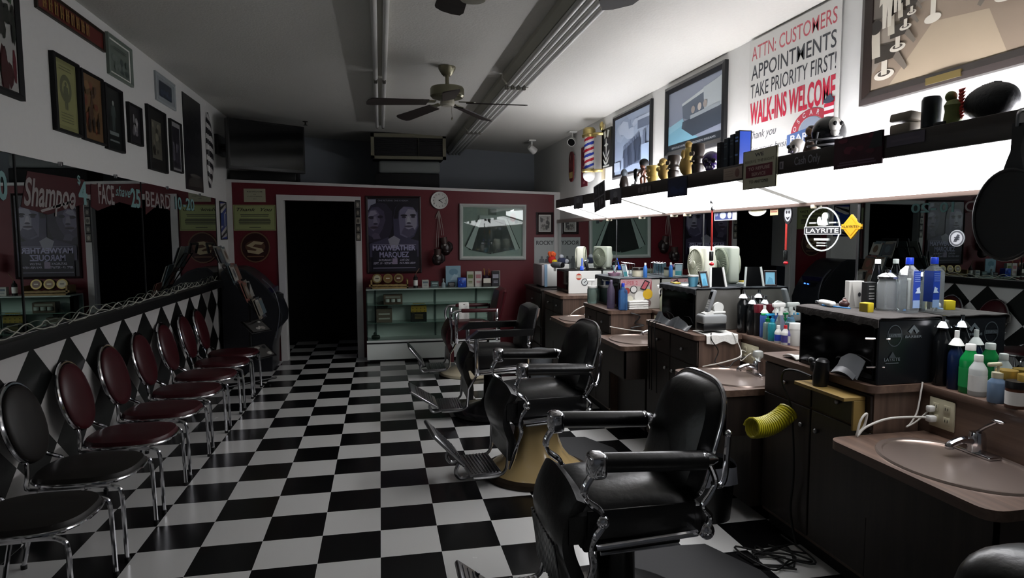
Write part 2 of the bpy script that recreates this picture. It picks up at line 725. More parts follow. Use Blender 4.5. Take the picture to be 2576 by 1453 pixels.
def rect(pl, tl, tr, br, bl, h=0.):
    A, B, C_, D = [onpl(pl, *p, h) for p in (tl, tr, br, bl)]
    x0, x1 = (A[0] + D[0]) / 2, (B[0] + C_[0]) / 2
    y1, y0 = (A[1] + B[1]) / 2, (C_[1] + D[1]) / 2
    return pl.at((x0 + x1) / 2, (y0 + y1) / 2, h), x1 - x0, y1 - y0


class Art:
    """flat printed shapes on a plane, 0..1 across and up"""

    def __init__(s, mb, pl, w, h, base=None, lift=.001):
        s.mb, s.pl, s.w, s.h, s.l = mb, pl, w, h, lift
        if base:
            s.r(0, 0, 1, 1, base)

    def q(s, x, y):
        return s.pl.pt((x - .5) * s.w, (y - .5) * s.h, s.l)

    def p(s, pts, m):
        s.mb.poly([s.q(*p) for p in pts], m)
        s.l += .0004
        return s

    def r(s, x0, y0, x1, y1, m):
        return s.p([(x0, y0), (x1, y0), (x1, y1), (x0, y1)], m)

    def e(s, cx, cy, rx, ry, m, n=24, a0=0, a1=360):
        return s.p([(cx + rx * math.cos(math.radians(a0 + (a1 - a0) * i / n)), cy + ry * math.sin(math.radians(a0 + (a1 - a0) * i / n))) for i in range(n if a1 - a0 == 360 else n + 1)], m)

    def ring(s, cx, cy, rx, ry, m, k=.85, n=28):
        for i in range(n):
            a, b = 2 * PI * i / n, 2 * PI * (i + 1) / n
            s.mb.poly([s.q(cx + rx * math.cos(t) * f, cy + ry * math.sin(t) * f) for t, f in ((a, 1), (b, 1), (b, k), (a, k))], m)
        s.l += .0004
        return s

    def t(s, txt, cx, cy, h, m, w=None, bold=0., shear=0.):
        s.mb.text(txt, s.pl, (cx - .5) * s.w, (cy - .5) * s.h, h * s.h, m, None if w is None else w * s.w, s.l, bold, shear)
        s.l += .0004
        return s

    def lines(s, x0, x1, ys, th, m, jit=.1):
        for y in ys:
            d = jit * (x1 - x0) * random.random()
            s.r(x0 + d / 2, y - th / 2, x1 - d / 2, y + th / 2, m)
        return s


def frame_mb(pl, w, h, fw, d, m, lip=None):
    mb = MB()
    o = [(-w / 2, -h / 2), (w / 2, -h / 2), (w / 2, h / 2), (-w / 2, h / 2)]
    i = [(-w / 2 + fw, -h / 2 + fw), (w / 2 - fw, -h / 2 + fw), (w / 2 - fw, h / 2 - fw), (-w / 2 + fw, h / 2 - fw)]
    for k in range(4):
        j = (k + 1) % 4
        ring = []
        for P0, P1, z in ((o, o, 0), (o, o, d * .8), (None, None, d), (i, i, d * .55), (i, i, 0)):
            if P0 is None:
                a = [(o[q][0] * .55 + i[q][0] * .45, o[q][1] * .55 + i[q][1] * .45) for q in (k, j)]
                ring.append((pl.pt(*a[0], z), pl.pt(*a[1], z)))
            else:
                ring.append((pl.pt(*P0[k], z), pl.pt(*P1[j], z)))
        n = len(ring)
        v = [p for r in ring for p in r]
        f = [(2 * q, 2 * q + 1, 2 * q + 3, 2 * q + 2) for q in range(n - 1)]
        mb.add(v, f, m)
    return mb


def picture(name, label, cat, R, art, fw=.02, d=.025, fm=None, group=None, base=None, lift=.004):
    pl, w, h = R
    fm = fm or BLACKM
    t = wthing(name, label, cat, pl.pt(0, -h / 2), group)
    if fw:
        part('frame', frame_mb(pl, w, h, fw, d, fm), t)
    mb = MB()
    iw, ih = w - 2 * fw * .95, h - 2 * fw * .95
    A = Art(mb, pl, iw, ih, base or PAPER, lift=d * .35 if fw else lift)
    if not fw:
        mb.prism([pl.pt(-w / 2, -h / 2), pl.pt(w / 2, -h / 2), pl.pt(w / 2, h / 2), pl.pt(-w / 2, h / 2)], base or PAPER, pl.n * (lift * .9))
    art(A)
    part('print', mb, t)
    return t


def c_(h, r=.35):
    return mat('ink_' + h.strip('#') + ('' if r == .35 else '_gloss'), h, r)


def blot(A, n, box, cols, s=.12, seed=1, vert=1.0):
    rg = random.Random(seed)
    x0, y0, x1, y1 = box
    for i in range(n):
        rx = s * (.4 + rg.random() * .8)
        ry = s * (.4 + rg.random() * .8) * vert
        cx = min(max(rg.uniform(x0, x1), x0 + rx), x1 - rx)
        cy = min(max(rg.uniform(y0, y1), y0 + ry), y1 - ry)
        k = rg.randint(6, 9)
        ph = rg.random() * 6
        A.p([(cx + rx * (.7 + .3 * rg.random()) * math.cos(ph + 2 * PI * q / k), cy + ry * (.7 + .3 * rg.random()) * math.sin(ph + 2 * PI * q / k)) for q in range(k)], c_(rg.choice(cols)))


def figure(A, x, y, h, m, m2=None, wk=.22):
    """small printed standing figure, foot at (x,y)"""
    r = A.h / A.w
    w = h * wk * r
    A.p([(x - w * .5, y), (x - w * .1, y), (x, y + h * .4), (x + w * .1, y), (x + w * .5, y), (x + w * .6, y + h * .5), (x + w, y + h * .45), (x + w * .75, y + h * .8), (x + w * .2, y + h * .84), (x - w * .2, y + h * .84), (x - w * .75, y + h * .8), (x - w, y + h * .45), (x - w * .6, y + h * .5)], m)
    A.e(x, y + h * .92, w * .38, h * .085, m2 or m, 12)


# ---- left wall, near to far
def art(A):
    blot(A, 10, (.15, .0, .95, .38), ['#3c1417', '#5c1c26', '#1d2a1c', '#141414'], .2, 3)
    blot(A, 9, (.1, .4, .95, .75), ['#221818', '#3a1c22', '#182018', '#2c2c2a'], .18, 4)
    blot(A, 8, (.2, .78, .9, 1.), ['#1e3a20', '#27472a', '#152015'], .16, 5)


pl, w, h = rect(LW, (-40, -160), (36, -40), (50, 253), (-32, 225))
picture('framed_print', 'large black framed print of dark red and green roses, cut by the left photo edge', 'picture', (pl, w, h), art, .035, .03, base=mat('print_white', '#a9aaa6', .3))


def art(A):
    A.r(.0, .0, 1, .07, c_('#2c1712'))
    A.r(0, .93, 1, 1, c_('#2c1712'))
    gold = c_('#8a6a34')
    for i in range(9):
        x = .08 + i * .075
        A.r(x, .18, x + .02, .82, gold)
        A.r(x + .03, .18, x + .045, .82, gold)
        A.r(x, .4 + .12 * (i % 3), x + .05, .48 + .12 * (i % 3), gold)


pl, w, h = rect(LW, (84, -38), (258, 76), (258, 130), (84, 18))
picture('wide_sign', 'long red and gold wooden sign high on the left wall under the ceiling', 'sign', (pl, w, h), art, .012, .02, mat('sign_edge', '#2b2015', .5), base=mat('sign_red', '#59160f', .45))


def art(A):
    A.r(.06, .05, .94, .95, c_('#5f6a62'))
    blot(A, 12, (.1, .1, .9, .6), ['#4c5752', '#6a746d', '#3c4746'], .12, 9)
    A.lines(.2, .8, [.8, .74], .02, c_('#404a46'))


picture('framed_print', 'pale green framed picture hung high beside the red and gold sign', 'picture', rect(LW, (264, 79), (325, 124), (330, 221), (268, 183)), art, .022, .025, mat('frame_green', '#6a756c', .4))


def art(A):
    A.r(.08, .06, .92, .94, c_('#8a8a5c'))
    A.ring(.5, .6, .26, .2, c_('#5d6046'), .6)
    figure(A, .5, .3, .4, c_('#585c44'))
    A.lines(.22, .78, [.9, .86, .24, .2, .16, .12], .012, c_('#5a5c40'))


picture('framed_print', 'tall olive green framed print, nearest of the low row above the mirror', 'picture', rect(LW, (122, 129), (190, 162), (193, 344), (131, 327)), art, .02, .035, BLACKM, base=mat('print_olive', '#7c7d52', .4))


def art(A):
    blot(A, 16, (.08, .08, .92, .92), ['#5f4a2e', '#7a5c3a', '#4a3626', '#6b3a2a'], .13, 12)
    for x in (.28, .5, .72):
        figure(A, x, .12, .24, c_('#2b211a'))


picture('framed_print', 'tall brown framed print with small dark figures, between olive and black prints', 'picture', rect(LW, (197, 172), (253, 200), (256, 365), (202, 350)), art, .016, .03, BLACKM, base=mat('print_brown', '#6a5034', .4))


def art(A):
    figure(A, .5, .3, .5, c_('#3c4644'), c_('#8d938f'))
    A.lines(.2, .8, [.27, .24, .13], .03, c_('#707876'))


picture('framed_print', 'tall black framed poster with one pale standing figure and white lines', 'picture', rect(LW, (257, 209), (301, 228), (305, 385), (261, 373)), art, .016, .03, BLACKM, base=mat('print_black', '#141817', .35))


def art(A):
    A.r(.2, .15, .8, .85, c_('#1d1a1c'))
    blot(A, 12, (.25, .18, .75, .82), ['#a5a2a4', '#6c686c', '#8c8a8a'], .13, 15)


picture('framed_print', 'smallest black framed picture with jumbled pale lettering', 'picture', rect(LW, (316, 256), (350, 272), (352, 368), (320, 358)), art, .014, .03, BLACKM, base=mat('print_dark', '#242226', .35))


def art(A):
    A.r(.22, .18, .78, .82, c_('#5e5c52'))
    blot(A, 12, (.24, .2, .76, .8), ['#47443e', '#726c5e', '#39352f', '#84806f'], .1, 18)


picture('framed_print', 'framed picture with a wide black mat under the small blue picture', 'picture', rect(LW, (366, 263), (413, 286), (413, 436), (369, 424)), art, .014, .03, BLACKM, base=mat('mat_black', '#10100f', .5))


def art(A):
    A.r(.14, .14, .86, .86, c_('#2b3440'))
    blot(A, 8, (.16, .16, .84, .6), ['#39465a', '#4a5a6c', '#222a34'], .14, 21)


picture('framed_print', 'small white framed blue picture high on the left wall', 'picture', rect(LW, (386, 175), (438, 215), (438, 275), (390, 254)), art, .03, .02, mat('frame_white', '#9aa0a2', .5), base=mat('mat_white', '#8e9496', .6))


def art(A):
    A.r(.08, .05, .92, .95, c_('#26242a'))
    blot(A, 10, (.12, .08, .88, .6), ['#55525c', '#3b3842', '#75737c'], .14, 24)
    A.r(.1, .9, .9, .95, c_('#8c8a8c'))


picture('framed_print', 'narrow grey framed portrait print beside the tall dark poster', 'picture', rect(LW, (424, 299), (452, 312), (453, 436), (426, 428)), art, .014, .03, BLACKM, base=mat('print_grey', '#8c8a8c', .4))


def art(A):
    blot(A, 7, (.05, .35, .95, .95), ['#1d1d21', '#232327', '#17171a'], .3, 27, .5)
    A.p([(.1, .1), (.5, .17), (.9, .1), (.9, .04), (.1, .04)], c_('#3b3936'))
    A.e(.5, .16, .3, .02, c_('#55534f'))


picture('wall_poster', 'tallest dark poster on the left wall, beside the striped hanging plaque', 'poster', rect(LW, (459, 231), (504, 264), (508, 484), (465, 474)), art, 0, .01, base=mat('poster_dark', '#1b1b1f', .3), lift=.008)

# barber striped hanging plaque (spindle outline, half round)
a0, b0 = onpl(LW, 512, 278)
a1, b1 = onpl(LW, 522, 471)
ac = onpl(LW, 524, 400)[0]
STR = [mat('stripe_white', '#b4b2b0', .4), mat('stripe_black', '#17151a', .4), mat('stripe_red', '#8c1222', .4), mat('stripe_blue', '#1c2f86', .4)]
mb = MB()
NZ = 60
for k in range(NZ):
    t0, t1 = k / NZ, (k + 1) / NZ
    for j in range(10):
        q = []
        for tt, jj in ((t0, j), (t1, j), (t1, j + 1), (t0, j + 1)):
            rr = .085 * math.sin(PI * min(max(tt, .02), .98)) ** .5 + .006
            an = PI * jj / 10
            q.append(LW.pt(ac - rr * math.cos(an), b1 + (b0 - b1) * tt, .004 + .55 * rr * math.sin(an)))
        mb.poly(q, STR[0] if int(math.floor(t0 * 14 + j * .22)) % 2 else STR[1])
solo('striped_plaque', mb, 'spindle shaped plaque with black and white spiral stripes near the television', 'plaque')


# narrow barber stripe sign by the corner
def art(A):
    for i in range(7):
        y = -.25 + i * .2
        A2 = [(0, y), (1, y + .22), (1, y + .32), (0, y + .1)]
        A2 = [(x, min(max(yy, 0), 1)) for x, yy in A2]
        A.p(A2, STR[1] if i % 2 else STR[3])
    A.r(0, .35, 1, .7, mat('ink_navy', '#1e3a86', .4))
    A.r(.62, .35, .75, .7, STR[0])


picture('stripe_sign', 'narrow sign with diagonal barber stripes and blue middle beside the corner', 'sign', (LW.at(5.27, 1.785), .33, .46), art, .012, .012, BLACKM, base=STR[0])

# ---- left mirror: three panels with painted price lettering
MZ0, MZ1 = 1.095, 2.03
PINK = mat('paint_pale', '#8a8584', .6)
TEAL = mat('paint_teal', '#6d9190', .6)
RIB = mat('paint_red', '#3c0b11', .5)


def wtxt(mb, pl, txt, xl, xr, yt, yb, m, shear=0., bold=.012, lift=.002, xm=None):
    ym = (yt + yb) / 2
    aL, bL = onpl(pl, xl, ym)
    aR, bR = onpl(pl, xr, ym)
    _, bt = onpl(pl, (xl + xr) / 2, yt)
    _, bb = onpl(pl, (xl + xr) / 2, yb)
    mb.text(txt, pl, (aL + aR) / 2, (bt + bb) / 2, bt - bb, m, abs(aR - aL), lift, bold, shear)


def band(mb, pl, pix, m, lift=.0012):
    mb.poly([pl.pt(*onpl(pl, *p), lift) for p in pix], m)


def mirror_panel(y0, y1, label, paint=None):
    t = wthing('wall_mirror', label, 'mirror', (XL, (y0 + y1) / 2, MZ0), 'mirror panels along the left wall')
    mb = MB()
    mb.box((XL, y0 + .004, MZ0), (XL + .012, y1 - .004, MZ1), MIRROR)
    part('mirror_glass', mb, t)
    for k in range(2):
        mb = MB()
        y = y0 + (y1 - y0) * (.28 + .45 * k)
        mb.rbox((XL, y - .012, MZ1 - .012), (XL + .02, y + .012, MZ1 + .014), CHROMED, .003)
        part('mirror_clip', mb, t)
    if paint:
        mb = MB()
        paint(mb)
        part('painted_lettering', mb, t, 'painted price lettering')
    mb = MB()
    mb.box((XL, y1 - .006, MZ0), (XL + .016, y1 + .006, MZ1), BLACKM)
    part('edge_strip', mb, t)


def paint1(mb):
    wtxt(mb, LMIR, '0', -8, 17, 428, 500, TEAL, bold=.03)


def paint2(mb):
    band(mb, LMIR, [(68, 430), (212, 452), (212, 512), (120, 540), (52, 520)], RIB)
    wtxt(mb, LMIR, 'Shampoo', 57, 188, 452, 520, PINK, .35, .02, .003)
    wtxt(mb, LMIR, '$', 193, 201, 440, 462, TEAL, 0, .02, .003)
    wtxt(mb, LMIR, '4', 196, 218, 455, 512, TEAL, 0, .03, .003)
    band(mb, LMIR, [(100, 528), (185, 502), (187, 508), (104, 534)], PINK, .003)
    band(mb, LMIR, [(228, 462), (356, 482), (356, 523), (300, 508), (245, 530), (228, 520)], RIB)
    wtxt(mb, LMIR, 'FACE', 246, 286, 462, 512, PINK, 0, .02, .003)
    wtxt(mb, LMIR, 'shave', 289, 327, 468, 494, TEAL, .4, .01, .003)
    wtxt(mb, LMIR, '25', 328, 352, 474, 520, TEAL, 0, .03, .003)


def paint3(mb):
    band(mb, LMIR, [(364, 478), (428, 490), (428, 530), (400, 512), (366, 540)], RIB)
    wtxt(mb, LMIR, 'BEARD', 366, 427, 484, 522, PINK, 0, .01, .003)
    wtxt(mb, LMIR, '10', 440, 456, 494, 526, TEAL, 0, .02, .003)
    wtxt(mb, LMIR, '-20', 460, 488, 498, 528, TEAL, 0, .02, .003)


mirror_panel(-1.6, .65, 'near mirror panel of the left wall, mostly outside the picture', paint1)
mirror_panel(.65, 2.48, 'middle left wall mirror panel painted with Shampoo and FACE prices', paint2)
mirror_panel(2.48, 4.87, 'far left wall mirror panel painted with BEARD price, ends by corner', paint3)

# pale twisted string along the mirror rail
mb = MB()
rg = random.Random(4)
for s in (0, 1):
    pts = []
    n = 90
    for i in range(n + 1):
        y = .3 + i / n * 4.4
        ph = i * .75 + s * PI
        pts.append((XL + .035 + .014 * math.cos(ph) + rg.uniform(-.004, .004), y, 1.118 + .022 * math.sin(ph) + .012 * math.sin(i * .31) + rg.uniform(-.006, .006)))
    mb.tube(bez(pts, 3), .0032, mat('pale_string', '#a8a89c', .6), seg=5)
solo('string_garland', mb, 'pale twisted string garland lying along the black mirror rail', 'garland')
# ------------------------------------------------------------------ on and in front of the red partition
SCR = c_('#3c3c34')


def art(A):
    A.t('RESTROOM', .5, .78, .1, SCR, .7, .01)
    A.t('FOR', .5, .58, .07, SCR)
    A.t('CUSTOMERS', .5, .42, .07, SCR, .7)
    A.t('ONLY', .5, .24, .07, SCR)


picture('restroom_sign', 'small cream RESTROOM sign left of the doorway', 'sign', rect(PW, (613, 474), (668, 475), (668, 509), (614, 507)), art, 0, .006, base=mat('sign_cream', '#9c9a82', .6), lift=.006)


def art(A):
    g = c_('#5b6038')
    A.r(.02, .03, .98, .97, g)
    A.r(.03, .045, .97, .955, mat('sign_green', '#8f9664', .5))
    A.t('Thank  You', .5, .82, .14, c_('#2c2a1c'), .84, .01, .35)
    A.lines(.16, .84, [.62, .56], .03, SCR)
    A.lines(.12, .88, [.44, .38, .32, .26], .035, SCR, .06)
    A.lines(.35, .65, [.12], .03, SCR)


picture('thank_you_sign', 'yellow green Thank You sign under the RESTROOM sign', 'sign', rect(PW, (587, 515), (694, 515), (694, 580), (588, 579)), art, 0, .006, base=mat('sign_green', '#8f9664', .5), lift=.006)

# oval emblem
pl, w, h = rect(PW, (605, 583), (680, 583), (680, 660), (606, 660))
t = wthing('oval_sign', 'oval dark red emblem sign with gold rim below the Thank You sign', 'sign', pl.pt(0, -h / 2))
mb = MB()
mb.lathe([(0, .0), (.5, .0), (.5, .014), (.0, .014)], mat('sign_dark_red', '#2c0d0d', .35), seg=36, T=pl.T() @ Matrix.Diagonal((w, h, 1, 1)))
part('sign_plate', mb, t)
mb = MB()
A = Art(mb, pl, w, h, lift=.0145)
A.ring(.5, .5, .5, .5, c_('#6b4f3a'), .92)
A.e(.5, .52, .34, .2, c_('#55392a'))
A.p([(.2, .55), (.45, .7), (.8, .66), (.7, .58), (.5, .6), (.4, .52), (.72, .46), (.78, .36), (.6, .27), (.24, .33), (.22, .42), (.5, .38), (.55, .42)], c_('#a99a7c'))
A.lines(.2, .8, [.2], .04, c_('#6b4f3a'))
part('emblem', mb, t)


# photo strip hanging on the door jamb
def art(A):
    for i in range(5):
        A.r(.1, .02 + i * .196, .9, .185 + i * .196, c_(['#6c675e', '#45413c', '#8b857a', '#3a3632', '#5c5a55'][i]))
        A.e(.5, .1 + i * .196, .25, .05, c_(['#a39c90', '#8b857a', '#4a453f', '#7a746a', '#98938a'][i]), 10)


picture('photo_strip', 'strip of small photos taped to the right door jamb', 'photo', (PW.at(DX1 + .03, 1.79, .022), .062, .52), art, 0, .003, base=BLACKM, lift=.003)

# fight poster
PUR = lambda h: c_(h)


def art(A):
    A.r(0, 0, 1, 1, c_('#15121d'))
    A.p([(0, .98), (.16, .98), (.16, .86), (.06, .82), (0, .84)], c_('#8f8fa0'))
    # two generic faces in low light: layered tones
    A.p([(.0, .40), (.0, .82), (.06, .9), (.2, .94), (.36, .92), (.47, .82), (.48, .64), (.42, .5), (.3, .4)], c_('#2b2638'))
    A.p([(.0, .5), (.0, .8), (.08, .87), (.2, .88), (.31, .82), (.34, .7), (.28, .58), (.2, .49), (.08, .47)], c_('#453e54'))
    A.p([(.0, .62), (.0, .79), (.06, .84), (.16, .84), (.22, .78), (.23, .68), (.18, .6), (.1, .55)], c_('#665f76'))
    A.p([(.0, .74), (.05, .82), (.14, .83), (.18, .79), (.1, .76)], c_('#8a8598'))
    A.e(.07, .735, .06, .022, c_('#2a2436'), 16)
    A.e(.24, .745, .055, .02, c_('#241f2f'), 16)
    A.p([(.11, .745), (.16, .745), (.19, .655), (.15, .64), (.1, .65)], c_('#7a7488'))
    A.e(.145, .65, .045, .014, c_('#352e42'), 14)
    A.e(.12, .6, .085, .02, c_('#4a3c4c'), 18)
    A.e(.12, .598, .08, .006, c_('#1f1a28'), 18)
    A.p([(.06, .5), (.12, .53), (.2, .52), (.24, .45), (.1, .44)], c_('#544d62'))
    A.p([(.5, .44), (.49, .72), (.53, .87), (.64, .95), (.84, .96), (.97, .87), (.99, .62), (.9, .48), (.72, .4)], c_('#3c3850'))
    A.p([(.62, .5), (.6, .72), (.62, .84), (.7, .88), (.9, .87), (.97, .8), (.97, .62), (.88, .5), (.75, .46)], c_('#66627a'))
    A.p([(.74, .52), (.72, .78), (.78, .85), (.92, .84), (.96, .74), (.95, .62), (.87, .52)], c_('#8b8899'))
    A.p([(.5, .72), (.54, .87), (.64, .95), (.84, .96), (.97, .87), (.96, .8), (.88, .88), (.7, .89), (.6, .82), (.58, .72)], c_('#17141f'))
    A.e(.7, .765, .065, .014, c_('#15121c'), 16)
    A.e(.88, .77, .06, .014, c_('#1a1722'), 16)
    A.e(.7, .74, .045, .014, c_('#2d293a'), 14)
    A.e(.88, .745, .042, .014, c_('#2d293a'), 14)
    A.p([(.77, .75), (.81, .75), (.84, .665), (.8, .65), (.75, .66)], c_('#a5a2ae'))
    A.e(.795, .66, .045, .012, c_('#3a3548'), 14)
    A.e(.79, .615, .085, .014, c_('#4c4658'), 16)
    A.e(.79, .618, .08, .004, c_('#1d1926'), 16)
    A.p([(.64, .52), (.7, .6), (.79, .575), (.88, .6), (.93, .54), (.8, .46)], c_('#4e4a60'))
    A.p([(.2, .42), (.38, .47), (.52, .4), (.7, .47), (.98, .42), (.98, .2), (.02, .2), (.02, .38)], c_('#3d3950'))
    A.p([(.38, .44), (.5, .49), (.62, .44), (.56, .32), (.44, .32)], c_('#8b8a96'))
    A.t('ONE RETURNS. ONE IS READY.', .5, .965, .022, c_('#8c8a98'), .6)
    A.r(.07, .0, .95, .3, c_('#131120'))
    A.r(.08, .365, .42, .372, c_('#8f8da0'))
    A.r(.58, .365, .93, .372, c_('#8f8da0'))
    A.t('MAYWEATHER', .5, .325, .07, c_('#a09dbb'), .84, .03)
    A.t('MARQUEZ', .5, .235, .075, c_('#8f8cab'), .58, .03)
    A.t('SATURDAY,', .32, .16, .028, c_('#a5a2b4'), .26, .02, .2)
    A.t('SEPT. 19 - 9ET/6PT', .28, .115, .028, c_('#a5a2b4'), .38, .02, .2)
    A.t('LIVE ON', .7, .16, .028, c_('#a5a2b4'), .18, .02, .2)
    A.t('PAY-PER-VIEW', .76, .115, .028, c_('#a5a2b4'), .32, .02, .2)
    A.r(.46, .1, .56, .18, c_('#8c7f96'))
    A.lines(.08, .92, [.05], .012, c_('#6d6a7c'), .02)


picture('fight_poster', 'dark framed boxing poster reading MAYWEATHER MARQUEZ on the red wall', 'poster', rect(PW, (917, 492), (1056, 494), (1063, 689), (926, 685)), art, .026, .022, mat('frame_dark_red', '#1d0a0d', .4), base=BLACKM)

# clock
pl, w, h = rect(PW, (1083, 482), (1127, 482), (1127, 526), (1083, 526))
t = wthing('wall_clock', 'round white wall clock on the red wall beside the fight poster', 'clock', pl.pt(0, -h / 2))
Rk = w / 2
mb = MB()
mb.lathe([(0, 0), (Rk, 0), (Rk, .03), (Rk * .96, .038), (Rk * .88, .036), (Rk * .87, .02)], WPL, seg=40, T=pl.T())
part('clock_case', mb, t)
mb = MB()
A = Art(mb, pl, w, h, lift=.021)
A.e(.5, .5, .44, .44, mat('clock_face', '#c9c9c4', .5), 40)
for k in range(12):
    an = PI / 2 - k * PI / 6
    A.t(str(12 if k == 0 else k), .5 + .35 * math.cos(an), .5 + .35 * math.sin(an), .085, c_('#26262a'), None, .01)
part('clock_face', mb, t)
for an, L, wd in ((-38, .24, .02), (28, .34, .014)):
    mb = MB()
    A = Art(mb, pl, w, h, lift=.031)
    c, s = math.cos(math.radians(an)), math.sin(math.radians(an))
    q = [(-.05, -wd), (L, -wd * .5), (L, wd * .5), (-.05, wd)]
    mb.prism([A.q(.5 + x * c - y * s, .5 + x * s + y * c) for x, y in q], BLACKM, pl.n * .002)
    part('clock_hand', mb, t)

# boxing gloves on their laces
GLV = mat('glove_leather', '#1a0a0b', .35, noise=.2, nscale=30)
GCUF = mat('glove_cuff', '#3a2622', .5)
LACE = mat('lace', '#9a8b86', .8)
hk = onpl(PW, 1104, 531)
for i, (tp, bt, lab) in enumerate((((1099, 618), (1097, 664), 'lower left boxing glove hanging by white laces from a nail'), ((1113, 588), (1122, 640), 'upper right boxing glove hanging by white laces from a nail'))):
    a0, b0 = onpl(PW, *tp)
    a1, b1 = onpl(PW, *bt)
    t = wthing('boxing_glove', lab, 'glove', PW.pt(a1, b1), 'pair of hanging boxing gloves')
    pl = PW.at((a0 + a1) / 2, (b0 + b1) / 2, .06 + .1 * (1 - i)).rot(math.degrees(math.atan2(a1 - a0, b0 - b1)))
    L = math.hypot(a1 - a0, b1 - b0)
    T = pl.T()
    mb = MB()
    mb.ell((0, -L * .2, 0), (.068, L * .34, .052), GLV, T, 16, 10, .85)
    mb.ell((.0, -L * .36, .01), (.06, L * .17, .05), GLV, T, 14, 8)
    part('glove_body', mb, t)
    mb = MB()
    mb.tube([(.05, -L * .36, .02), (.078, -L * .22, .025), (.075, -L * .06, .02), (.045, L * .08, .012)], .025, GLV, 10, T, [.02, .026, .026, .02])
    part('glove_thumb', mb, t)
    mb = MB()
    mb.lathe([(.046, -L * .02), (.044, L * .12), (.046, L * .34), (.034, L * .34), (.03, L * .2)], GCUF, axis='Y', T=T, seg=16)
    part('glove_cuff', mb, t)
    mb = MB()
    e = Art(mb, pl, .1, .1, lift=.053)
    mb.poly([T @ Vector((.018 * math.cos(q) , -L * .02 + .012 * math.sin(q), .05)) for q in [2 * PI * k / 14 for k in range(14)]], c_('#8b8580'))
    part('glove_badge', mb, t)
    mb = MB()
    for dx in (-.012, .012):
        mb.tube(bez([PW.pt(a0 + dx, b0 - .02, .05), PW.pt((a0 + hk[0]) / 2 + dx, (b0 + hk[1]) / 2, .03), PW.pt(hk[0], hk[1], .02), PW.pt(hk[0] - .03 + dx, hk[1] - .07 - .03 * i, .02)], 6), .004, LACE, 5)
    part('lace', mb, t)
mb = MB()
mb.cyl(PW.pt(hk[0], hk[1], 0), PW.pt(hk[0], hk[1], .035), .004, CHROMED)
solo('nail', mb, 'nail in the red wall holding the glove laces', 'nail')

# framed boxing shorts
R = rect(PW, (1156, 511), (1323, 516), (1321, 655), (1155, 650))
pl, w, h = R
pl = pl.rot(-.6)
t = wthing('shadow_box', 'wide white shadow box frame with black and white boxing shorts', 'framed shorts', pl.pt(0, -h / 2))
part('frame', frame_mb(pl, w, h, .05, .05, mat('frame_pale', '#b6bab6', .4)), t)
mb = MB()
Art(mb, pl, w - .09, h - .09, mat('mat_grey', '#9aa19e', .6), lift=.004)
part('backing', mb, t)
mb = MB()
SB = mat('shorts_black', '#0e0e11', .45)
SWH = mat('shorts_white', '#b9bcbc', .5)
A = Art(mb, pl, w - .09, h - .09, lift=.008)
body = [(.28, .77), (.72, .75), (.88, .15), (.5, .06), (.49, .1), (.47, .05), (.1, .14)]
mb.prism([A.q(x, y) for x, y in body], SB, pl.n * .012)
mb.prism([A.q(x, y) for x, y in [(.27, .84), (.73, .82), (.725, .755), (.275, .775)]], SWH, pl.n * .014)
for q in ([(.265, .78), (.31, .775), (.15, .13), (.05, .2)], [(.69, .755), (.735, .755), (.94, .16), (.88, .12)]):
    mb.prism([A.q(x, y) for x, y in q], SWH, pl.n * .015)
A.l = .026
A.p([(.255, .78), (.265, .78), (.05, .2), (.035, .21)], SB)
A.p([(.735, .755), (.745, .755), (.955, .17), (.945, .16)], SB)
part('boxing_shorts', mb, t)
mb = MB()
A = Art(mb, pl, w - .09, h - .09, lift=.006)
A.r(.42, .85, .56, .97, c_('#50564f'))
part('badge', mb, t)
mb = MB()
A.mb = mb
A.e(.84, .8, .05, .09, c_('#8c3a44'))
A.r(.87, .68, .92, .76, c_('#4c4c56'))
part('badge', mb, t)
mb = MB()
q = (w / 2 - .045, h / 2 - .045)
mb.box((-q[0], -q[1], .0), (q[0], q[1], .003), PANEG, pl.at(0, 0, .033).T())
part('glass_pane', mb, t)


def art(A):
    A.r(.06, .05, .94, .95, c_('#8f8b86'))
    blot(A, 14, (.1, .08, .9, .9), ['#2a2624', '#55504c', '#1c1a19', '#6d6862'], .14, 33)


picture('framed_photo', 'small dark red framed black and white photo above the ROCKY poster', 'picture', rect(PW, (1349, 532), (1392, 535), (1391, 590), (1348, 588)), art, .035, .02, mat('frame_dark_red', '#1d0a0d', .4))


def art(A):
    A.t('ROCKY', .5, .87, .1, c_('#1d1d20'), .82, .02)
    figure(A, .35, .2, .34, c_('#6a6d70'))
    figure(A, .62, .18, .36, c_('#55585c'))
    A.r(.1, .06, .9, .2, c_('#777b7d'))


picture('wall_poster', 'pale poster with bold ROCKY heading in the right corner of the red wall', 'poster', rect(PW, (1345, 596), (1399, 597), (1396, 700), (1343, 699)), art, 0, .004, base=mat('poster_pale', '#a7abaa', .6), lift=.004)

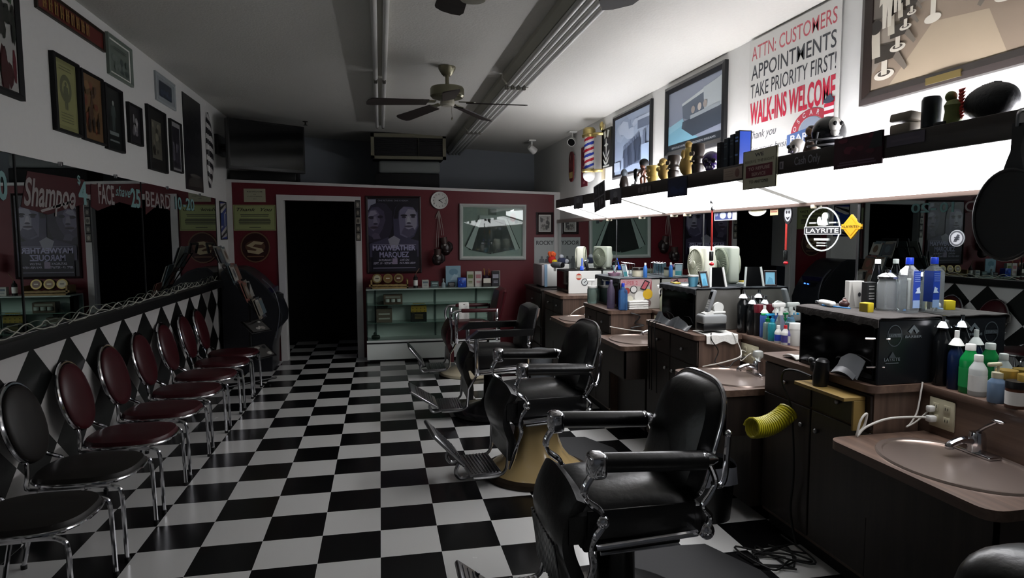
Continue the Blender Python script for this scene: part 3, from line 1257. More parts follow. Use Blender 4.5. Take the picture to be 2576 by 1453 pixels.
# ---- glass display case
CXA, CXB, CY0, CY1, CZT = -.16, 1.545, 5.12, 5.45, .925
t = wthing('display_case', 'long glass display case with white base standing at the red wall', 'display case', ((CXA + CXB) / 2, 5.28, 0))
CW = mat('case_white', '#d6dcd8', .45)
mb = MB()
mb.box((CXA, CY0, .03), (CXB, CY1, .235), CW)
mb.box((CXA + .03, CY0 + .03, 0), (CXB - .03, CY1, .03), BLACKM)
part('base', mb, t)
mb = MB()
mb.box((CXA, CY0 - .004, .232), (CXB, CY0 + .01, .25), BLACKM)
part('base_trim', mb, t)
mb = MB()
mb.box((CXA, CY0, .25), (CXB, CY1, .275), CW)
part('case_floor', mb, t)
mb = MB()
mb.box((CXA, CY1 - .012, .275), (CXB, CY1, CZT - .012), mat('case_back', '#d4ded8', .5))
part('case_back', mb, t)
for x in (CXA, CXB - .012):
    mb = MB()
    mb.box((x, CY0 + .008, .275), (x + .012, CY1 - .012, CZT - .012), CASEG)
    part('side_pane', mb, t)
mb = MB()
mb.box((CXA, CY0, CZT - .012), (CXB, CY1, CZT), mat('case_top_glass', '#aebdb6', .15))
part('glass_top', mb, t)
mb = MB()
mb.box((CXA, CY0, .275), (CXB, CY0 + .006, CZT - .012), CASEG)
part('front_pane', mb, t)
SHG = mat('shelf_glass', '#6f8a80', .1)
for z in (.485, .715):
    mb = MB()
    mb.box((CXA + .014, CY0 + .03, z), (CXB - .014, CY1 - .014, z + .006), SHG)
    part('shelf', mb, t)
for x in (CXA + .1, .715, CXB - .28):
    mb = MB()
    mb.box((x, CY1 - .03, .275), (x + .022, CY1 - .012, CZT - .012), mat('standard_grey', '#5c6965', .4))
    part('shelf_standard', mb, t)

WOODP = mat('pine', '#8a7346', .5, noise=.15, nscale=20)
TIN = mat('tin_gold', '#87784a', .35, .6)


def carton(name, x, z, wd, h, dp, hexc, label, y=5.27, cap=None, cat='box', rz=0., group=None, face=None):
    t = thing(name, label, cat, (x, y, z), rz, group)
    mb = MB()
    mb.rbox((-wd / 2, -dp / 2, 0), (wd / 2, dp / 2, h), mat('card_' + hexc.strip('#'), hexc, .55), .003, 1)
    part('carton', mb, t)
    mb = MB()
    A = Art(mb, Pl((0, -dp / 2, h / 2), (1, 0, 0), (0, 0, 1)), wd, h, lift=.001)
    A.r(.01, .01, .99, .99, mat('card_' + hexc.strip('#'), hexc, .55))
    (face or (lambda A: (A.r(.12, .55, .88, .8, c_(cap or '#3a3a3a')), A.lines(.2, .8, [.35, .25], .05, c_(cap or '#3a3a3a')))))(A)
    part('printed_label', mb, t)
    return t


# wooden rack with three round tins
t = wthing('tin_rack', 'small pine rack holding three round tins on the display case', 'rack', (.07, 5.3, CZT))
mb = MB()
mb.box((-.1, 5.2, CZT), (.37, 5.42, CZT + .02), WOODP)
mb.box((-.12, 5.2, CZT + .03), (.37, 5.22, CZT + .052), WOODP)
mb.box((.35, 5.2, CZT), (.37, 5.42, CZT + .11), WOODP)
mb.box((-.1, 5.2, CZT), (-.08, 5.42, CZT + .11), WOODP)
part('rack', mb, t)
for i, cl in enumerate(('#b0aa92', '#7a5a34', '#5c3b26')):
    x = -.02 + i * .135
    tt = wthing('round_tin', ['round tin with pale lid, left in the pine rack', 'round tin with tan lid, middle of the pine rack', 'round tin with brown lid, right in the pine rack'][i], 'tin', (x, 5.28, CZT + .03), 'tins in the pine rack')
    pl = Pl((x, 5.27, CZT + .125), (1, 0, 0), (0, .17, .985))
    mb = MB()
    mb.lathe([(0, -.045), (.062, -.045), (.062, 0), (.058, .004), (0, .004)], TIN, seg=28, T=pl.T())
    part('tin_body', mb, tt)
    mb = MB()
    A = Art(mb, pl, .12, .12, lift=.005)
    A.e(.5, .5, .36, .36, c_(cl))
    A.lines(.3, .7, [.5], .12, c_('#d0c8b0' if i else '#4a4438'))
    part('lid_label', mb, tt)
    for k in (0, 1):
        s = wthing('pomade_jar', 'small gold lidded jar in the pine rack below the ' + ['pale', 'tan', 'brown'][i] + ' tin, ' + ['left', 'right'][k] + ' one', 'jar', (x - .03 + k * .06, 5.245, CZT + .02), 'small jars in the pine rack')
        mb = MB()
        mb.lathe([(0, 0), (.022, 0), (.024, .022), (0, .022)], mat('jar_brown', '#4a3a22', .4), (x - .03 + k * .06, 5.245, CZT + .0205), 12)
        part('jar', mb, s)
        mb = MB()
        mb.lathe([(0, .022), (.025, .022), (.025, .034), (0, .034)], TIN, (x - .03 + k * .06, 5.245, CZT + .0205), 12)
        part('lid', mb, s)

# things on the case top
t = thing('spray_bottle', 'slim black and white bottle beside the pine rack', 'bottle', (.465, 5.25, CZT))
mb = MB()
mb.lathe([(0, 0), (.028, 0), (.028, .13), (.012, .15), (.01, .17), (0, .17)], BLACK, seg=14)
part('bottle_body', mb, t)
mb = MB()
mb.tube([(0, 0, .16), (.01, 0, .19), (.05, 0, .25)], .006, mat('reed', '#7a5a4a', .6), 6)
part('nozzle', mb, t)
mb = MB()
mb.lathe([(.0285, .03), (.0288, .1)], WPL, seg=14)
part('bottle_label', mb, t)
CT = CZT
carton('small_box', .59, CT, .085, .1, .06, '#a7aaa2', 'small white carton with grey print between the slim bottle and the blue book', cap='#5c6a72')
carton('small_box', .71, CT, .1, .08, .07, '#3a4a4a', 'low dark teal carton on the display case', cap='#8ea3a3')
carton('small_box', .93, CT, .09, .06, .06, '#26282a', 'low black carton in front of the blue book', cap='#8a8a8a')
t = thing('perfume_bottle', 'tiny clear bottle standing between teal carton and blue book', 'bottle', (.82, 5.22, CT))
mb = MB()
mb.lathe([(0, 0), (.025, 0), (.027, .05), (.01, .07), (.01, .085), (0, .085)], mat('pale_bottle', '#8fa0a4', .2), seg=14)
part('bottle_body', mb, t)
mb = MB()
mb.lathe([(0, .085), (.012, .085), (.012, .115), (0, .115)], GPL, seg=12)
part('cap', mb, t)
carton('leaflet_stand', .965, CT, .2, .27, .012, '#7f9fae', 'large pale blue card propped behind the blue tub', y=5.38, face=lambda A: (A.e(.52, .7, .3, .16, c_('#5f8496')), A.p([(.3, .3), (.55, .6), (.8, .55), (.9, .3)], c_('#9ab4be'))))
t = thing('blue_tub', 'bright blue square tub on the display case', 'tub', (1.055, 5.2, CT))
mb = MB()
mb.rbox((-.055, -.05, 0), (.055, .05, .125), mat('blue_pl', '#1c3f9c', .3), .008)
part('tub_body', mb, t)
mb = MB()
A = Art(mb, Pl((0, -.05, .06), (1, 0, 0), (0, 0, 1)), .1, .1, lift=.001)
blot(A, 7, (.05, .05, .95, .95), ['#3560bc', '#4f78cc', '#16307c'], .2, 41)
part('printed_label', mb, t)
carton('product_box', 1.175, CT, .09, .2, .05, '#a6a898', 'tall pale carton with green leaf print, right of the blue tub', cap='#5d6b3c')
carton('product_box', 1.28, CT, .09, .2, .05, '#b4b0ac', 'tall white carton with pink top, next to the leaf carton', cap='#a06a70')
t = thing('pen_cup', 'dark purple cup full of pens behind a white card', 'cup', (1.4, 5.33, CT))
mb = MB()
mb.lathe([(0, 0), (.045, 0), (.05, .14), (.045, .14), (.042, .02)], mat('cup_purple', '#2a1a2c', .4), seg=18)
part('cup', mb, t)
for k in range(6):
    an = k * 1.1
    mb = MB()
    mb.cyl((.02 * math.cos(an), .02 * math.sin(an), .03), (.045 * math.cos(an), .045 * math.sin(an), .19 + .02 * (k % 3)), .004, c_(['#a8642c', '#2a2a2e', '#b49a3c', '#5a2a2a', '#26262c', '#8c5c2c'][k]), seg=6)
    part('pen', mb, t)
carton('card_holder', 1.385, CT, .1, .1, .05, '#2c2a24', 'dark card holder with white business cards', y=5.2, face=lambda A: A.r(.02, .5, .98, 1.12, c_('#c8c4b8')))
carton('product_box', 1.515 - .01, CT, .1, .2, .05, '#15141a', 'tall black carton with silver print near the maroon barber chair', y=5.24, cap='#8a8a96')
carton('postcard', 1.56 - .02, CT, .1, .2, .014, '#8f8c84', 'postcard of a dark haired woman propped at the case end', y=5.36, face=lambda A: (A.p([(.25, .1), (.2, .7), (.5, .95), (.8, .7), (.75, .1)], c_('#1c1a1a')), A.e(.5, .68, .14, .13, c_('#a08c7c'))))
# inside the case
t = carton('display_box', .175, .721, .24, .12, .12, '#6a5446', 'brown counter display of small jars on the top case shelf', y=5.3, face=lambda A: A.lines(.1, .9, [.75], .2, c_('#a09c92')))
mb = MB()
for k in range(3):
    mb.lathe([(0, 0), (.026, 0), (.026, .04), (0, .04)], WPL, (-.07 + k * .07, -.075, .03), 12)
part('jar_row', mb, t)
t = carton('display_box', .06, .491, .2, .17, .1, '#6d5f52', 'brown counter display with round dark sign on the lower case shelf', y=5.29, face=lambda A: A.lines(.15, .85, [.62, .28], .12, c_('#c0bcb2'), 0))
mb = MB()
mb.lathe([(0, 0), (.068, 0), (.068, .01), (0, .01)], mat('sign_brown', '#2d2820', .5), (-.02, 0, -.03), 24, axis='Y', T=Matrix.Translation((0, 0, .2 + .03)))
mb.tube([(-.02, -.02, .16), (-.02, -.02, .19)], .006, BLACK)
part('round_sign', mb, t)
YEL = mat('card_yellow', '#a8881c', .5)
t = thing('display_box', 'yellow topped black counter display reading LAYRITE in the case', 'box', (.5, 5.29, .491))
mb = MB()
mb.rbox((-.1, -.06, 0), (.1, .06, .12), BLACKM, .003, 1)
part('carton', mb, t)
mb = MB()
mb.prism([(-.1, -.055, .115), (.1, -.055, .115), (.1, -.05, .2), (.075, -.045, .235), (-.075, -.045, .235), (-.1, -.05, .2)], YEL, (0, .008, 0))
A = Art(mb, Pl((0, -.0555, .175), (1, 0, 0), (0, .08, 1)), .2, .12, lift=.002)
A.t('LAYRITE', .5, .82, .16, BLACKM, .62, .03)
for k in range(8):
    A.e(.12 + .25 * (k % 4), .15 + .3 * (k // 4), .04, .06, c_('#5c4a10'), 8)
part('header_card', mb, t)
mb = MB()
A = Art(mb, Pl((0, -.06, .06), (1, 0, 0), (0, 0, 1)), .2, .12, lift=.001)
A.lines(.22, .78, [.75, .6, .45, .3], .08, c_('#7a6a44'))
part('printed_label', mb, t)
t = thing('toy_truck', 'small dark green object lying on the case floor', 'ornament', (-.05, 5.22, .275))
mb = MB()
mb.ell((0, 0, .03), (.055, .03, .03), mat('dull_green', '#1c2c22', .5), None, 12, 8, .6)
part('body', mb, t)
mb = MB()
mb.ell((-.01, 0, .07), (.02, .015, .025), mat('dull_green', '#1c2c22', .5))
part('top_knob', mb, t)

# ---- machine and magazine rack in the left corner
KM = mat('kiosk_grey', '#25272c', .35)
t = wthing('kiosk_machine', 'dark round fronted kiosk machine in the corner left of the doorway', 'machine', (-1.47, 5.1, 0))
prof = [(-1.78, 0), (-1.25, 0), (-1.24, .3), (-1.2, .47), (-1.13, .56), (-1.12, .68), (-1.17, .82), (-1.26, .96), (-1.38, 1.1), (-1.5, 1.2), (-1.6, 1.235), (-1.72, 1.235), (-1.78, 1.18)]
mb = MB()
mb.prism([(x, 4.82, z) for x, z in prof], KM, (0, .55, 0))
part('cabinet', mb, t)
mb = MB()
mb.prism([(x * .97 - .042, 4.81, z * .97 + .01) for x, z in prof], mat('kiosk_side', '#15161b', .4), (0, .012, 0))
part('side_panel', mb, t)
mb = MB()
mb.tube(bez([(-1.33, 4.815, 1.1), (-1.2, 4.815, .95), (-1.15, 4.815, .7), (-1.2, 4.815, .4)], 8), .014, mat('kiosk_trim', '#4a4c54', .3), 8, flat=.5)
part('side_trim', mb, t)
mb = MB()
mb.lathe([(0, 0), (.028, 0), (.026, .012), (0, .016)], CHROMED, (-1.4, -1.12, -4.81), 16, T=Matrix(((1, 0, 0, 0), (0, 0, 1, 0), (0, -1, 0, 0), (0, 0, 0, 1))))
part('lock', mb, t)
mb = MB()
mb.prism([(-1.3, 4.93, .86), (-1.115, 4.95, .86), (-1.195, 5.22, .86), (-1.3, 5.22, .86)], mat('kiosk_side', '#15161b', .4), (0, 0, .05))
part('light_housing', mb, t)
for k in (.3, .75):
    mb = MB()
    q = Vector((-1.115, 4.95, .878)).lerp(Vector((-1.195, 5.22, .878)), k)
    d_ = Vector((-.08, .27, 0)).normalized() * .028
    mb.prism([q - d_, q + d_, q + d_ + Vector((0, 0, .014)), q - d_ + Vector((0, 0, .014))], mat('led_blue', '#3a6aff', .3, emit=7), (.004, .0013, 0))
    part('indicator_light', mb, t, 'blue indicator light')
mb = MB()
mb.box((-1.3, 4.9, .93), (-1.22, 5.28, .985), mat('kiosk_purple', '#1d1b3a', .3))
part('control_panel', mb, t)

RK = mat('rack_black', '#0c0c0d', .4)
RX0, RY0 = -1.37, 4.22
t = wthing('magazine_rack', 'black wire magazine rack stand full of magazines near the corner', 'rack', (RX0, RY0, 0))
mb = MB()
mb.cyl((RX0, RY0, .0), (RX0, RY0, 1.1), .014, RK)
part('pole', mb, t)
mb = MB()
mb.tube([(RX0 - .22, RY0 - .2, .012), (RX0 + .22, RY0 + .2, .012)], .012, RK)
mb.tube([(RX0 - .22, RY0 + .2, .012), (RX0 + .22, RY0 - .2, .012)], .012, RK)
part('foot', mb, t)
# sloping back grid and hoop handle
s0, s1 = Vector((-1.68, RY0, 1.42)), Vector((-1.22, RY0, .7))
mb = MB()
mb.tube(bez([s0 + Vector((-.04, -.13, 0)), s0 + Vector((-.06, -.13, .1)), s0 + Vector((-.06, .13, .1)), s0 + Vector((-.04, .13, 0))], 1), .014, RK)
for dy in (-.16, 0, .16):
    mb.tube([s0 + Vector((0, dy, 0)), s1 + Vector((0, dy, 0))], .007, RK)
for k in range(5):
    q = s0.lerp(s1, k / 4)
    mb.tube([q + Vector((0, -.16, 0)), q + Vector((0, .16, 0))], .006, RK)
part('wire_grid', mb, t)
dirn = (s1 - s0).normalized()
nrm = Vector((-dirn.z, 0, dirn.x))
nrm = nrm if nrm.x > 0 else -nrm
rg = random.Random(8)
MC = ['#8c8a84', '#6d5a4c', '#a9a7a0', '#4c4e54', '#7c7468', '#8a5a50', '#5c6a70']
WH = ['top', 'second', 'third', 'lowest']
n = 0
for tier in range(4):
    for col in range(2):
        for dpt in range(2):
            q = s0.lerp(s1, .06 + tier * .26) + Vector((0, -.11 + col * .19 + rg.uniform(-.01, .01), 0)) + nrm * (.025 + dpt * .022)
            pl = Pl(q, (0, 1, 0) if False else (Vector((0, 1, 0)) + dirn * rg.uniform(-.06, .06)), -dirn + nrm * .25)
            pl = Pl(q, pl.u, (pl.v - pl.u * pl.u.dot(pl.v)))
            cl = MC[(n * 3 + tier) % 7]
            n += 1
            lab = 'magazine in the black rack, %s tier, %s side, %s copy' % (WH[tier], ['near', 'far'][col], ['back', 'front'][dpt])
            tt = wthing('magazine', lab, 'magazine', pl.pt(0, -.12), 'magazines in the rack')
            mb = MB()
            mb.box((-.085, -.12 + .03 * dpt, 0), (.085, .11 - .03 * dpt, .006), c_(cl), pl.T())
            A = Art(mb, pl, .16, .2, lift=.007)
            A.r(.08, .8, .92, .92, c_(MC[(n + 2) % 7]))
            A.e(.5, .45, .28, .26, c_(MC[(n + 4) % 7]), 12)
            part('cover', mb, tt)
for k, (z, dx) in enumerate(((.62, .0), (.34, .04))):
    mb = MB()
    pl = Pl((RX0 + .06 + dx, RY0, z), (.5, .75, 0), (-.6, .35, .55))
    mb.rbox((-.15, -.1, 0), (.15, .1, .01), RK, .003, 1, pl.T())
    part('side_shelf', mb, t)
    tt = wthing('magazine', ['open dark magazine lying on the tilted upper side shelf of the rack', 'dark magazine lying on the tilted lower side shelf of the rack'][k], 'magazine', pl.pt(0, 0, .011), 'magazines in the rack')
    mb = MB()
    mb.box((-.12, -.085, .011), (.12, .085, .018), c_('#4a4846'), pl.T())
    A = Art(mb, pl, .24, .17, lift=.019)
    blot(A, 6, (.05, .05, .95, .95), ['#8a8680', '#2a2a2c', '#a9a7a0'], .14, 50 + k)
    part('cover', mb, tt)

# ---- television on its bracket, boxes up behind the partition
t = wthing('television', 'black flat television angled on a wall bracket over the corner', 'television', (-1.27, 5.15, 2.36))
pA, pB = Vector((-1.66, 4.86, 0)), Vector((-.87, 5.42, 0))
u = (pB - pA).normalized()
pl = Pl((pA + pB) / 2 + Vector((0, 0, 2.66)), u, (0, 0, 1))
wd = (pB - pA).length
mb = MB()
mb.rbox((-wd / 2, -.29, -.07), (wd / 2, .29, 0), BLACK, .008, 2, pl.T())
part('television_case', mb, t)
mb = MB()
mb.box((-wd / 2 + .025, -.25, 0), (wd / 2 - .025, .268, .002), mat('tv_screen', '#040506', .12), pl.T())
part('screen', mb, t)
mb = MB()
mb.rbox((-1.83, 5.0, 2.55), (-1.79, 5.35, 2.78), BLACK, .005)
mb.tube([(-1.8, 5.18, 2.66), (-1.45, 5.24, 2.66)], .03, BLACK)
mb.tube([(-1.8, 5.1, 2.6), (-1.45, 5.2, 2.62)], .02, BLACK)
part('wall_bracket', mb, t)
mb = MB()
mb.rbox((-1.79, 5.53, ztop(-1.5) + .036), (-1.0, 6.0, ztop(-1.5) + .16), BLACK, .008)
o = solo('black_box', mb, 'low black player box on the partition top below the television', 'box')
# ------------------------------------------------------------------ right wall above the valance
FRB = mat('frame_black', '#17181b', .35)
FRBR = mat('frame_brown', '#2b2320', .35)


def art(A):
    A.r(0, 0, 1, 1, c_('#8e9db4'))
    blot(A, 10, (.02, .5, .98, .98), ['#99a8bd', '#7f8ea6', '#a7b4c6'], .2, 61)
    A.r(.68, .68, 1, .82, c_('#5f6c82'))
    A.r(.7, .82, 1, .87, c_('#a9b6c8'))
    A.p([(.3, .12), (.28, .48), (.5, .52), (.74, .62), (.76, .12)], c_('#5b677c'))
    for i in range(7):
        figure(A, .32 + i * .065, .08 + .012 * i, .4 + .012 * i, c_(['#3c4658', '#4b566a', '#343d4e'][i % 3]), c_('#6c788e'))
    A.r(.8, .06, 1, .4, c_('#a5b9d4'))
    A.r(.84, .4, .9, .62, c_('#6c788e'))
    A.r(.02, .06, .2, .22, c_('#a3b1c6'))


picture('framed_photo', 'black framed blue tinted photo of standing men beside the barber pole', 'picture', rect(RW, (1546, 297), (1643, 247), (1643, 430), (1546, 452)), art, .04, .03, FRB)


def art(A):
    A.r(0, .1, 1, 1, c_('#7a8292'))
    A.p([(.28, .74), (1, .9), (1, .32), (.55, .38), (.3, .5)], c_('#4d5866'))
    A.p([(.28, .74), (1, .93), (1, .86), (.28, .7)], c_('#aeb6b8'))
    A.p([(.68, .86), (1, .92), (1, .5), (.7, .5)], c_('#9fa8ac'))
    A.p([(0, .1), (.62, .1), (.3, .38), (0, .44)], c_('#6f9db0'))
    A.p([(0, .3), (.34, .4), (.3, .5), (0, .42)], c_('#7fa8b8'))
    A.p([(.28, .34), (.3, .44), (1, .5), (1, .22), (.5, .16)], c_('#333c48'))
    A.p([(.45, .5), (.97, .55), (.97, .49), (.45, .44)], c_('#8b949a'))
    for i, x in enumerate((.5, .62, .72)):
        A.e(x, .58 + .01 * i, .035, .06, c_('#8d8680' if i != 1 else '#a9a29a'), 12)
    A.r(0, 0, 1, .11, c_('#1b2127'))
    A.t('BOULEVARD OF BROKEN DREAMS', .5, .052, .034, c_('#9aa0a4'), .82)


picture('framed_print', 'wide black framed blue street scene print captioned BOULEVARD OF BROKEN DREAMS', 'picture', rect(RW, (1682, 223), (1836, 150), (1826, 366), (1676, 400)), art, .055, .035, FRB)

RDI = c_('#b3273f')
BKI = c_('#2d3036')


def art(A):
    A.t('ATTN: CUSTOMERS', .5, .888, .12, c_('#b04a54'), .93, .004)
    A.t('APPOINTMENTS', .5, .724, .128, BKI, .93, .006)
    A.t('TAKE PRIORITY FIRST!', .5, .567, .125, BKI, .94, .0)
    A.t('WALK-INS WELCOME', .5, .375, .19, RDI, .94, .028)
    A.t('Thank you', .2, .185, .07, c_('#5d6064'), .34, .004, .3)
    A.t('for your business', .34, .06, .06, c_('#5d6064'), .6, .0, .3)
    # shop emblem: red arch of letters over a blue banner, small pole with a hat
    for i in range(16):
        a, b = PI * i / 16, PI * (i + 1) / 16
        A.mb.poly([A.q(.75 + .21 * math.cos(t) * f, .1 + .17 * math.sin(t) * f) for t, f in ((a, 1), (b, 1), (b, .66), (a, .66))], c_('#a33a46'))
    A.l += .0005
    for i, ch in enumerate("OSCAR'S"):
        t = PI * (.9 - i * .133)
        pl2 = Pl(A.q(.75 + .175 * math.cos(t), .1 + .142 * math.sin(t)), A.pl.u, A.pl.v).rot(math.degrees(t) - 90)
        A.mb.text(ch, pl2, 0, 0, .038 * A.h, c_('#cfcfd2'), None, .0006, .02)
    A.e(.75, .11, .12, .1, c_('#8a95a6'))
    A.p([(.5, .01), (.5, .11), (.94, .15), (.94, .05)], c_('#4a6392'))
    A.t('BARBER', .72, .075, .055, c_('#d6d8dc'), .36, .02)
    for k in range(6):
        A.r(.88, .12 + k * .025, .97, .145 + k * .025, c_('#b3273f' if k % 2 else '#d8d8d8'))
    A.e(.92, .29, .05, .02, c_('#3a4454'))
    A.p([(.89, .29), (.9, .32), (.94, .33), (.96, .29)], c_('#3a4454'))


picture('notice_poster', 'big white poster reading ATTN CUSTOMERS APPOINTMENTS TAKE PRIORITY FIRST, WALK-INS WELCOME', 'poster', rect(RW, (1887, 99), (2121, -3), (2107, 335), (1881, 408), .014), art, 0, .004, base=mat('poster_white', '#c6c6c2', .5), lift=.004)


def art(A):
    A.r(0, 0, 1, 1, c_('#8f8579'))
    A.p([(0, 0), (1, 0), (1, .42), (.55, .55), (.3, .5), (0, .12)], c_('#8a7b6b'))
    A.p([(.12, 0), (.8, 0), (.7, .3), (.4, .35)], c_('#a3947f'))
    A.p([(0, .5), (.3, .56), (.3, 1), (0, 1)], c_('#6c655c'))
    A.p([(.26, .52), (.6, .6), (.6, 1), (.26, 1)], c_('#b3ab9c'))
    for i in range(4):
        A.r(.31 + i * .07, .6, .355 + i * .07, .78, c_('#4a443d'))
    A.p([(.6, .58), (1, .62), (1, 1), (.6, 1)], c_('#5f584f'))
    A.r(.385, .38, .415, 1, c_('#cfc9ba'))
    A.e(.4, .37, .05, .03, c_('#d6d0c2'))
    # barber chairs down both sides
    for i, (x, y, s) in enumerate(((.1, .1, 1.), (.19, .26, .75), (.24, .38, .55), (.28, .46, .42), (.8, .33, .9), (.68, .45, .6), (.62, .52, .45))):
        fl = 1 if x < .5 else -1
        A.e(x, y, .07 * s, .035 * s, c_('#d2ccbe'))
        A.e(x, y + .01 * s, .045 * s, .02 * s, c_('#4a443d'))
        A.r(x - .02 * s, y, x + .02 * s, y + .12 * s, c_('#c9c2b3'))
        A.p([(x - .07 * s, y + .1 * s), (x + .08 * s * fl, y + .1 * s), (x + .09 * s * fl, y + .2 * s), (x - .07 * s, y + .22 * s)], c_('#38332d'))
        A.p([(x - .09 * s, y + .14 * s), (x - .03 * s, y + .14 * s), (x - .04 * s, y + .33 * s), (x - .1 * s, y + .33 * s)], c_('#bdb6a6'))
        A.e(x - .07 * s, y + .36 * s, .045 * s, .05 * s, c_('#2a2622'))
        A.p([(x + .06 * s * fl, y + .1 * s), (x + .14 * s * fl, y - .01 * s), (x + .16 * s * fl, y + .01 * s), (x + .09 * s * fl, y + .15 * s)], c_('#6e665c'))
    for i, (x, y, h) in enumerate(((.13, .42, .36), (.2, .5, .28), (.25, .56, .22))):
        figure(A, x, y, h, c_('#cdc7b9'), c_('#a3927f'))


pl, w, h = rect(RW, (2192, -150), (2720, -420), (2720, 122), (2172, 271))
t = picture('framed_photo', 'very large brown framed sepia photo of an old barbershop, cut by the top right corner', 'picture', (pl, w, h), art, .06, .04, FRBR)
mb = MB()
q = mat('plaque_brass', '#8f7d50', .3, .7)
mb.box((-.09, -h / 2 + .012, .034), (.09, -h / 2 + .042, .042), q, pl.T())
part('name_plate', mb, t)


def art(A):
    W = c_('#b9bcb6')
    A.p([(.2, .92), (.4, .96), (.48, .8), (.3, .74)], W)
    A.p([(.55, .8), (.65, .96), (.85, .92), (.7, .74)], W)
    A.p([(.46, .74), (.54, .74), (.56, .62), (.75, .58), (.56, .54), (.53, .3), (.47, .3), (.45, .54), (.25, .58), (.44, .62)], W)
    A.p([(.15, .45), (.5, .24), (.85, .45), (.85, .38), (.5, .16), (.15, .38)], W)
    A.p([(.15, .24), (.5, .12), (.85, .28), (.7, .12), (.5, .07), (.3, .1)], W)
    A.r(.15, .02, .85, .06, W)


picture('emblem_plaque', 'tall black plaque with white emblem between barber pole and blue photo', 'plaque', rect(RW, (1519, 327), (1543, 318), (1539, 418), (1518, 425)), art, 0, .02, base=mat('plaque_black', '#181c1a', .4), lift=.02)


def art(A):
    A.lines(.3, .7, [.1, .3, .5, .7, .9], .06, c_('#8c4a54'))


picture('wall_banner', 'narrow maroon banner hanging behind the barber pole', 'banner', rect(RW, (1463, 372), (1479, 366), (1478, 466), (1463, 472)), art, 0, .006, base=mat('banner_maroon', '#5c1420', .6), lift=.006)

# skateboard deck
a0, b0 = onpl(RW, 1445, 381)
a1, b1 = onpl(RW, 1445, 457)
t = wthing('skateboard_deck', 'dark red skateboard deck with cream end hung on the far right wall', 'skateboard', RW.pt(a0, b1))
mb = MB()
L, W2 = b0 - b1, .1
out = [(W2 * math.cos(an), L / 2 - W2 + W2 * math.sin(an)) for an in [PI * k / 12 for k in range(13)]]
out += [(-x, -y) for x, y in out]
ds = RW.at(a0, (b0 + b1) / 2, .03)
mb.prism([ds.pt(x, y) for x, y in out], mat('deck_red', '#5a1a1c', .4), ds.n * .014)
part('deck', mb, t)
mb = MB()
A = Art(mb, ds, 2 * W2, L, lift=.015)
A.r(.12, .12, .88, .32, c_('#b49a5e'))
blot(A, 6, (.1, .4, .9, .9), ['#3a0f12', '#7c3a34', '#8c6a5c'], .12, 71)
part('deck_graphic', mb, t)
mb = MB()
for s in (-1, 1):
    mb.box((-.04, s * L * .3 - .03, -.03), (.04, s * L * .3 + .03, 0), CHROMED, ds.T())
part('wall_mount', mb, t)

# barber pole on its bracket
pc = P(0, XR - .13, 1482, 390)
zt = P(0, XR - .13, 1485, 343).z
zb = P(0, XR - .13, 1478, 428).z
t = wthing('barber_pole', 'red white and blue striped barber pole with brass caps on the right wall', 'barber pole', (pc.x, pc.y, zb - .1))
mb = MB()
NZ, NS = 64, 24
RP = .055
for k in range(NZ):
    z0, z1 = zb + (zt - zb) * k / NZ, zb + (zt - zb) * (k + 1) / NZ
    for j in range(NS):
        an0, an1 = 2 * PI * j / NS, 2 * PI * (j + 1) / NS
        ph = ((k + .5) / NZ * 3.0 - (j + .5) / NS) % 1.0
        m = STR[2] if ph < .25 else STR[0] if ph < .5 else STR[3] if ph < .75 else STR[0]
        mb.poly([(pc.x + RP * math.cos(a), pc.y + RP * math.sin(a), z) for a, z in ((an0, z0), (an1, z0), (an1, z1), (an0, z1))], m)
part('striped_cylinder', mb, t)
mb = MB()
mb.lathe([(0, zt - .005), (.078, zt - .005), (.082, zt + .02), (.07, zt + .03), (.068, zt + .08), (.05, zt + .1), (0, zt + .105)], BRASS, (pc.x, pc.y, 0), 24)
part('top_cap', mb, t)
mb = MB()
mb.lathe([(0, zb + .005), (.078, zb + .005), (.084, zb - .02), (.07, zb - .03), (0, zb - .03)], BRASS, (pc.x, pc.y, 0), 24)
part('bottom_cap', mb, t)
mb = MB()
mb.ell((pc.x, pc.y, zb - .06), (.068, .068, .07), mat('globe', '#d2d4d6', .15), None, 20, 12)
part('globe', mb, t)
mb = MB()
mb.rbox((XR - .02, pc.y - .17, zb - .12), (XR, pc.y - .09, zt + .12), mat('bracket_tan', '#a59a80', .5), .008)
for z in (zt + .02, zb - .015):
    mb.tube(bez([(XR - .01, pc.y - .13, z), (XR - .08, pc.y - .1, z), (pc.x, pc.y, z)], 5), .018, BRASS)
mb.ell((XR - .03, pc.y - .13, zt + .1), (.025, .025, .05), BRASS)
part('wall_bracket', mb, t)

# ------------------------------------------------------------------ cards fixed to the valance
VP = Pl((VX, 0, 0), (0, -1, 0), (0, 0, 1))
PH = [c_('#3a3b42'), c_('#5c5e66'), c_('#25262c'), c_('#7c7e86')]


def card(name, label, tl, tr, br, bl, art, rot=0, base='#2b2c33', lift=.003, cat='photo', group=None):
    pl, w, h = rect(VP, tl, tr, br, bl)
    return picture(name, label, cat, (pl.at(0, 0, .001).rot(rot), w, h), art, 0, .004, base=c_(base), lift=lift, group=group)


def face_art(A):
    A.r(.06, .05, .94, .95, PH[1])
    A.p([(.25, .05), (.3, .4), (.5, .48), (.72, .4), (.78, .05)], PH[2])
    A.e(.5, .62, .17, .2, PH[3], 14)


card('photo_card', 'small portrait photo at the far end of the valance', (1444, 494), (1469, 490), (1466, 523), (1444, 526), face_art)


def art(A):
    for i in range(4):
        x, y = .06 + .47 * (i % 2), .04 + .48 * (i // 2)
        A.r(x, y, x + .41, y + .43, PH[2])
        A.e(x + .2, y + .24, .1, .12, PH[1], 12)


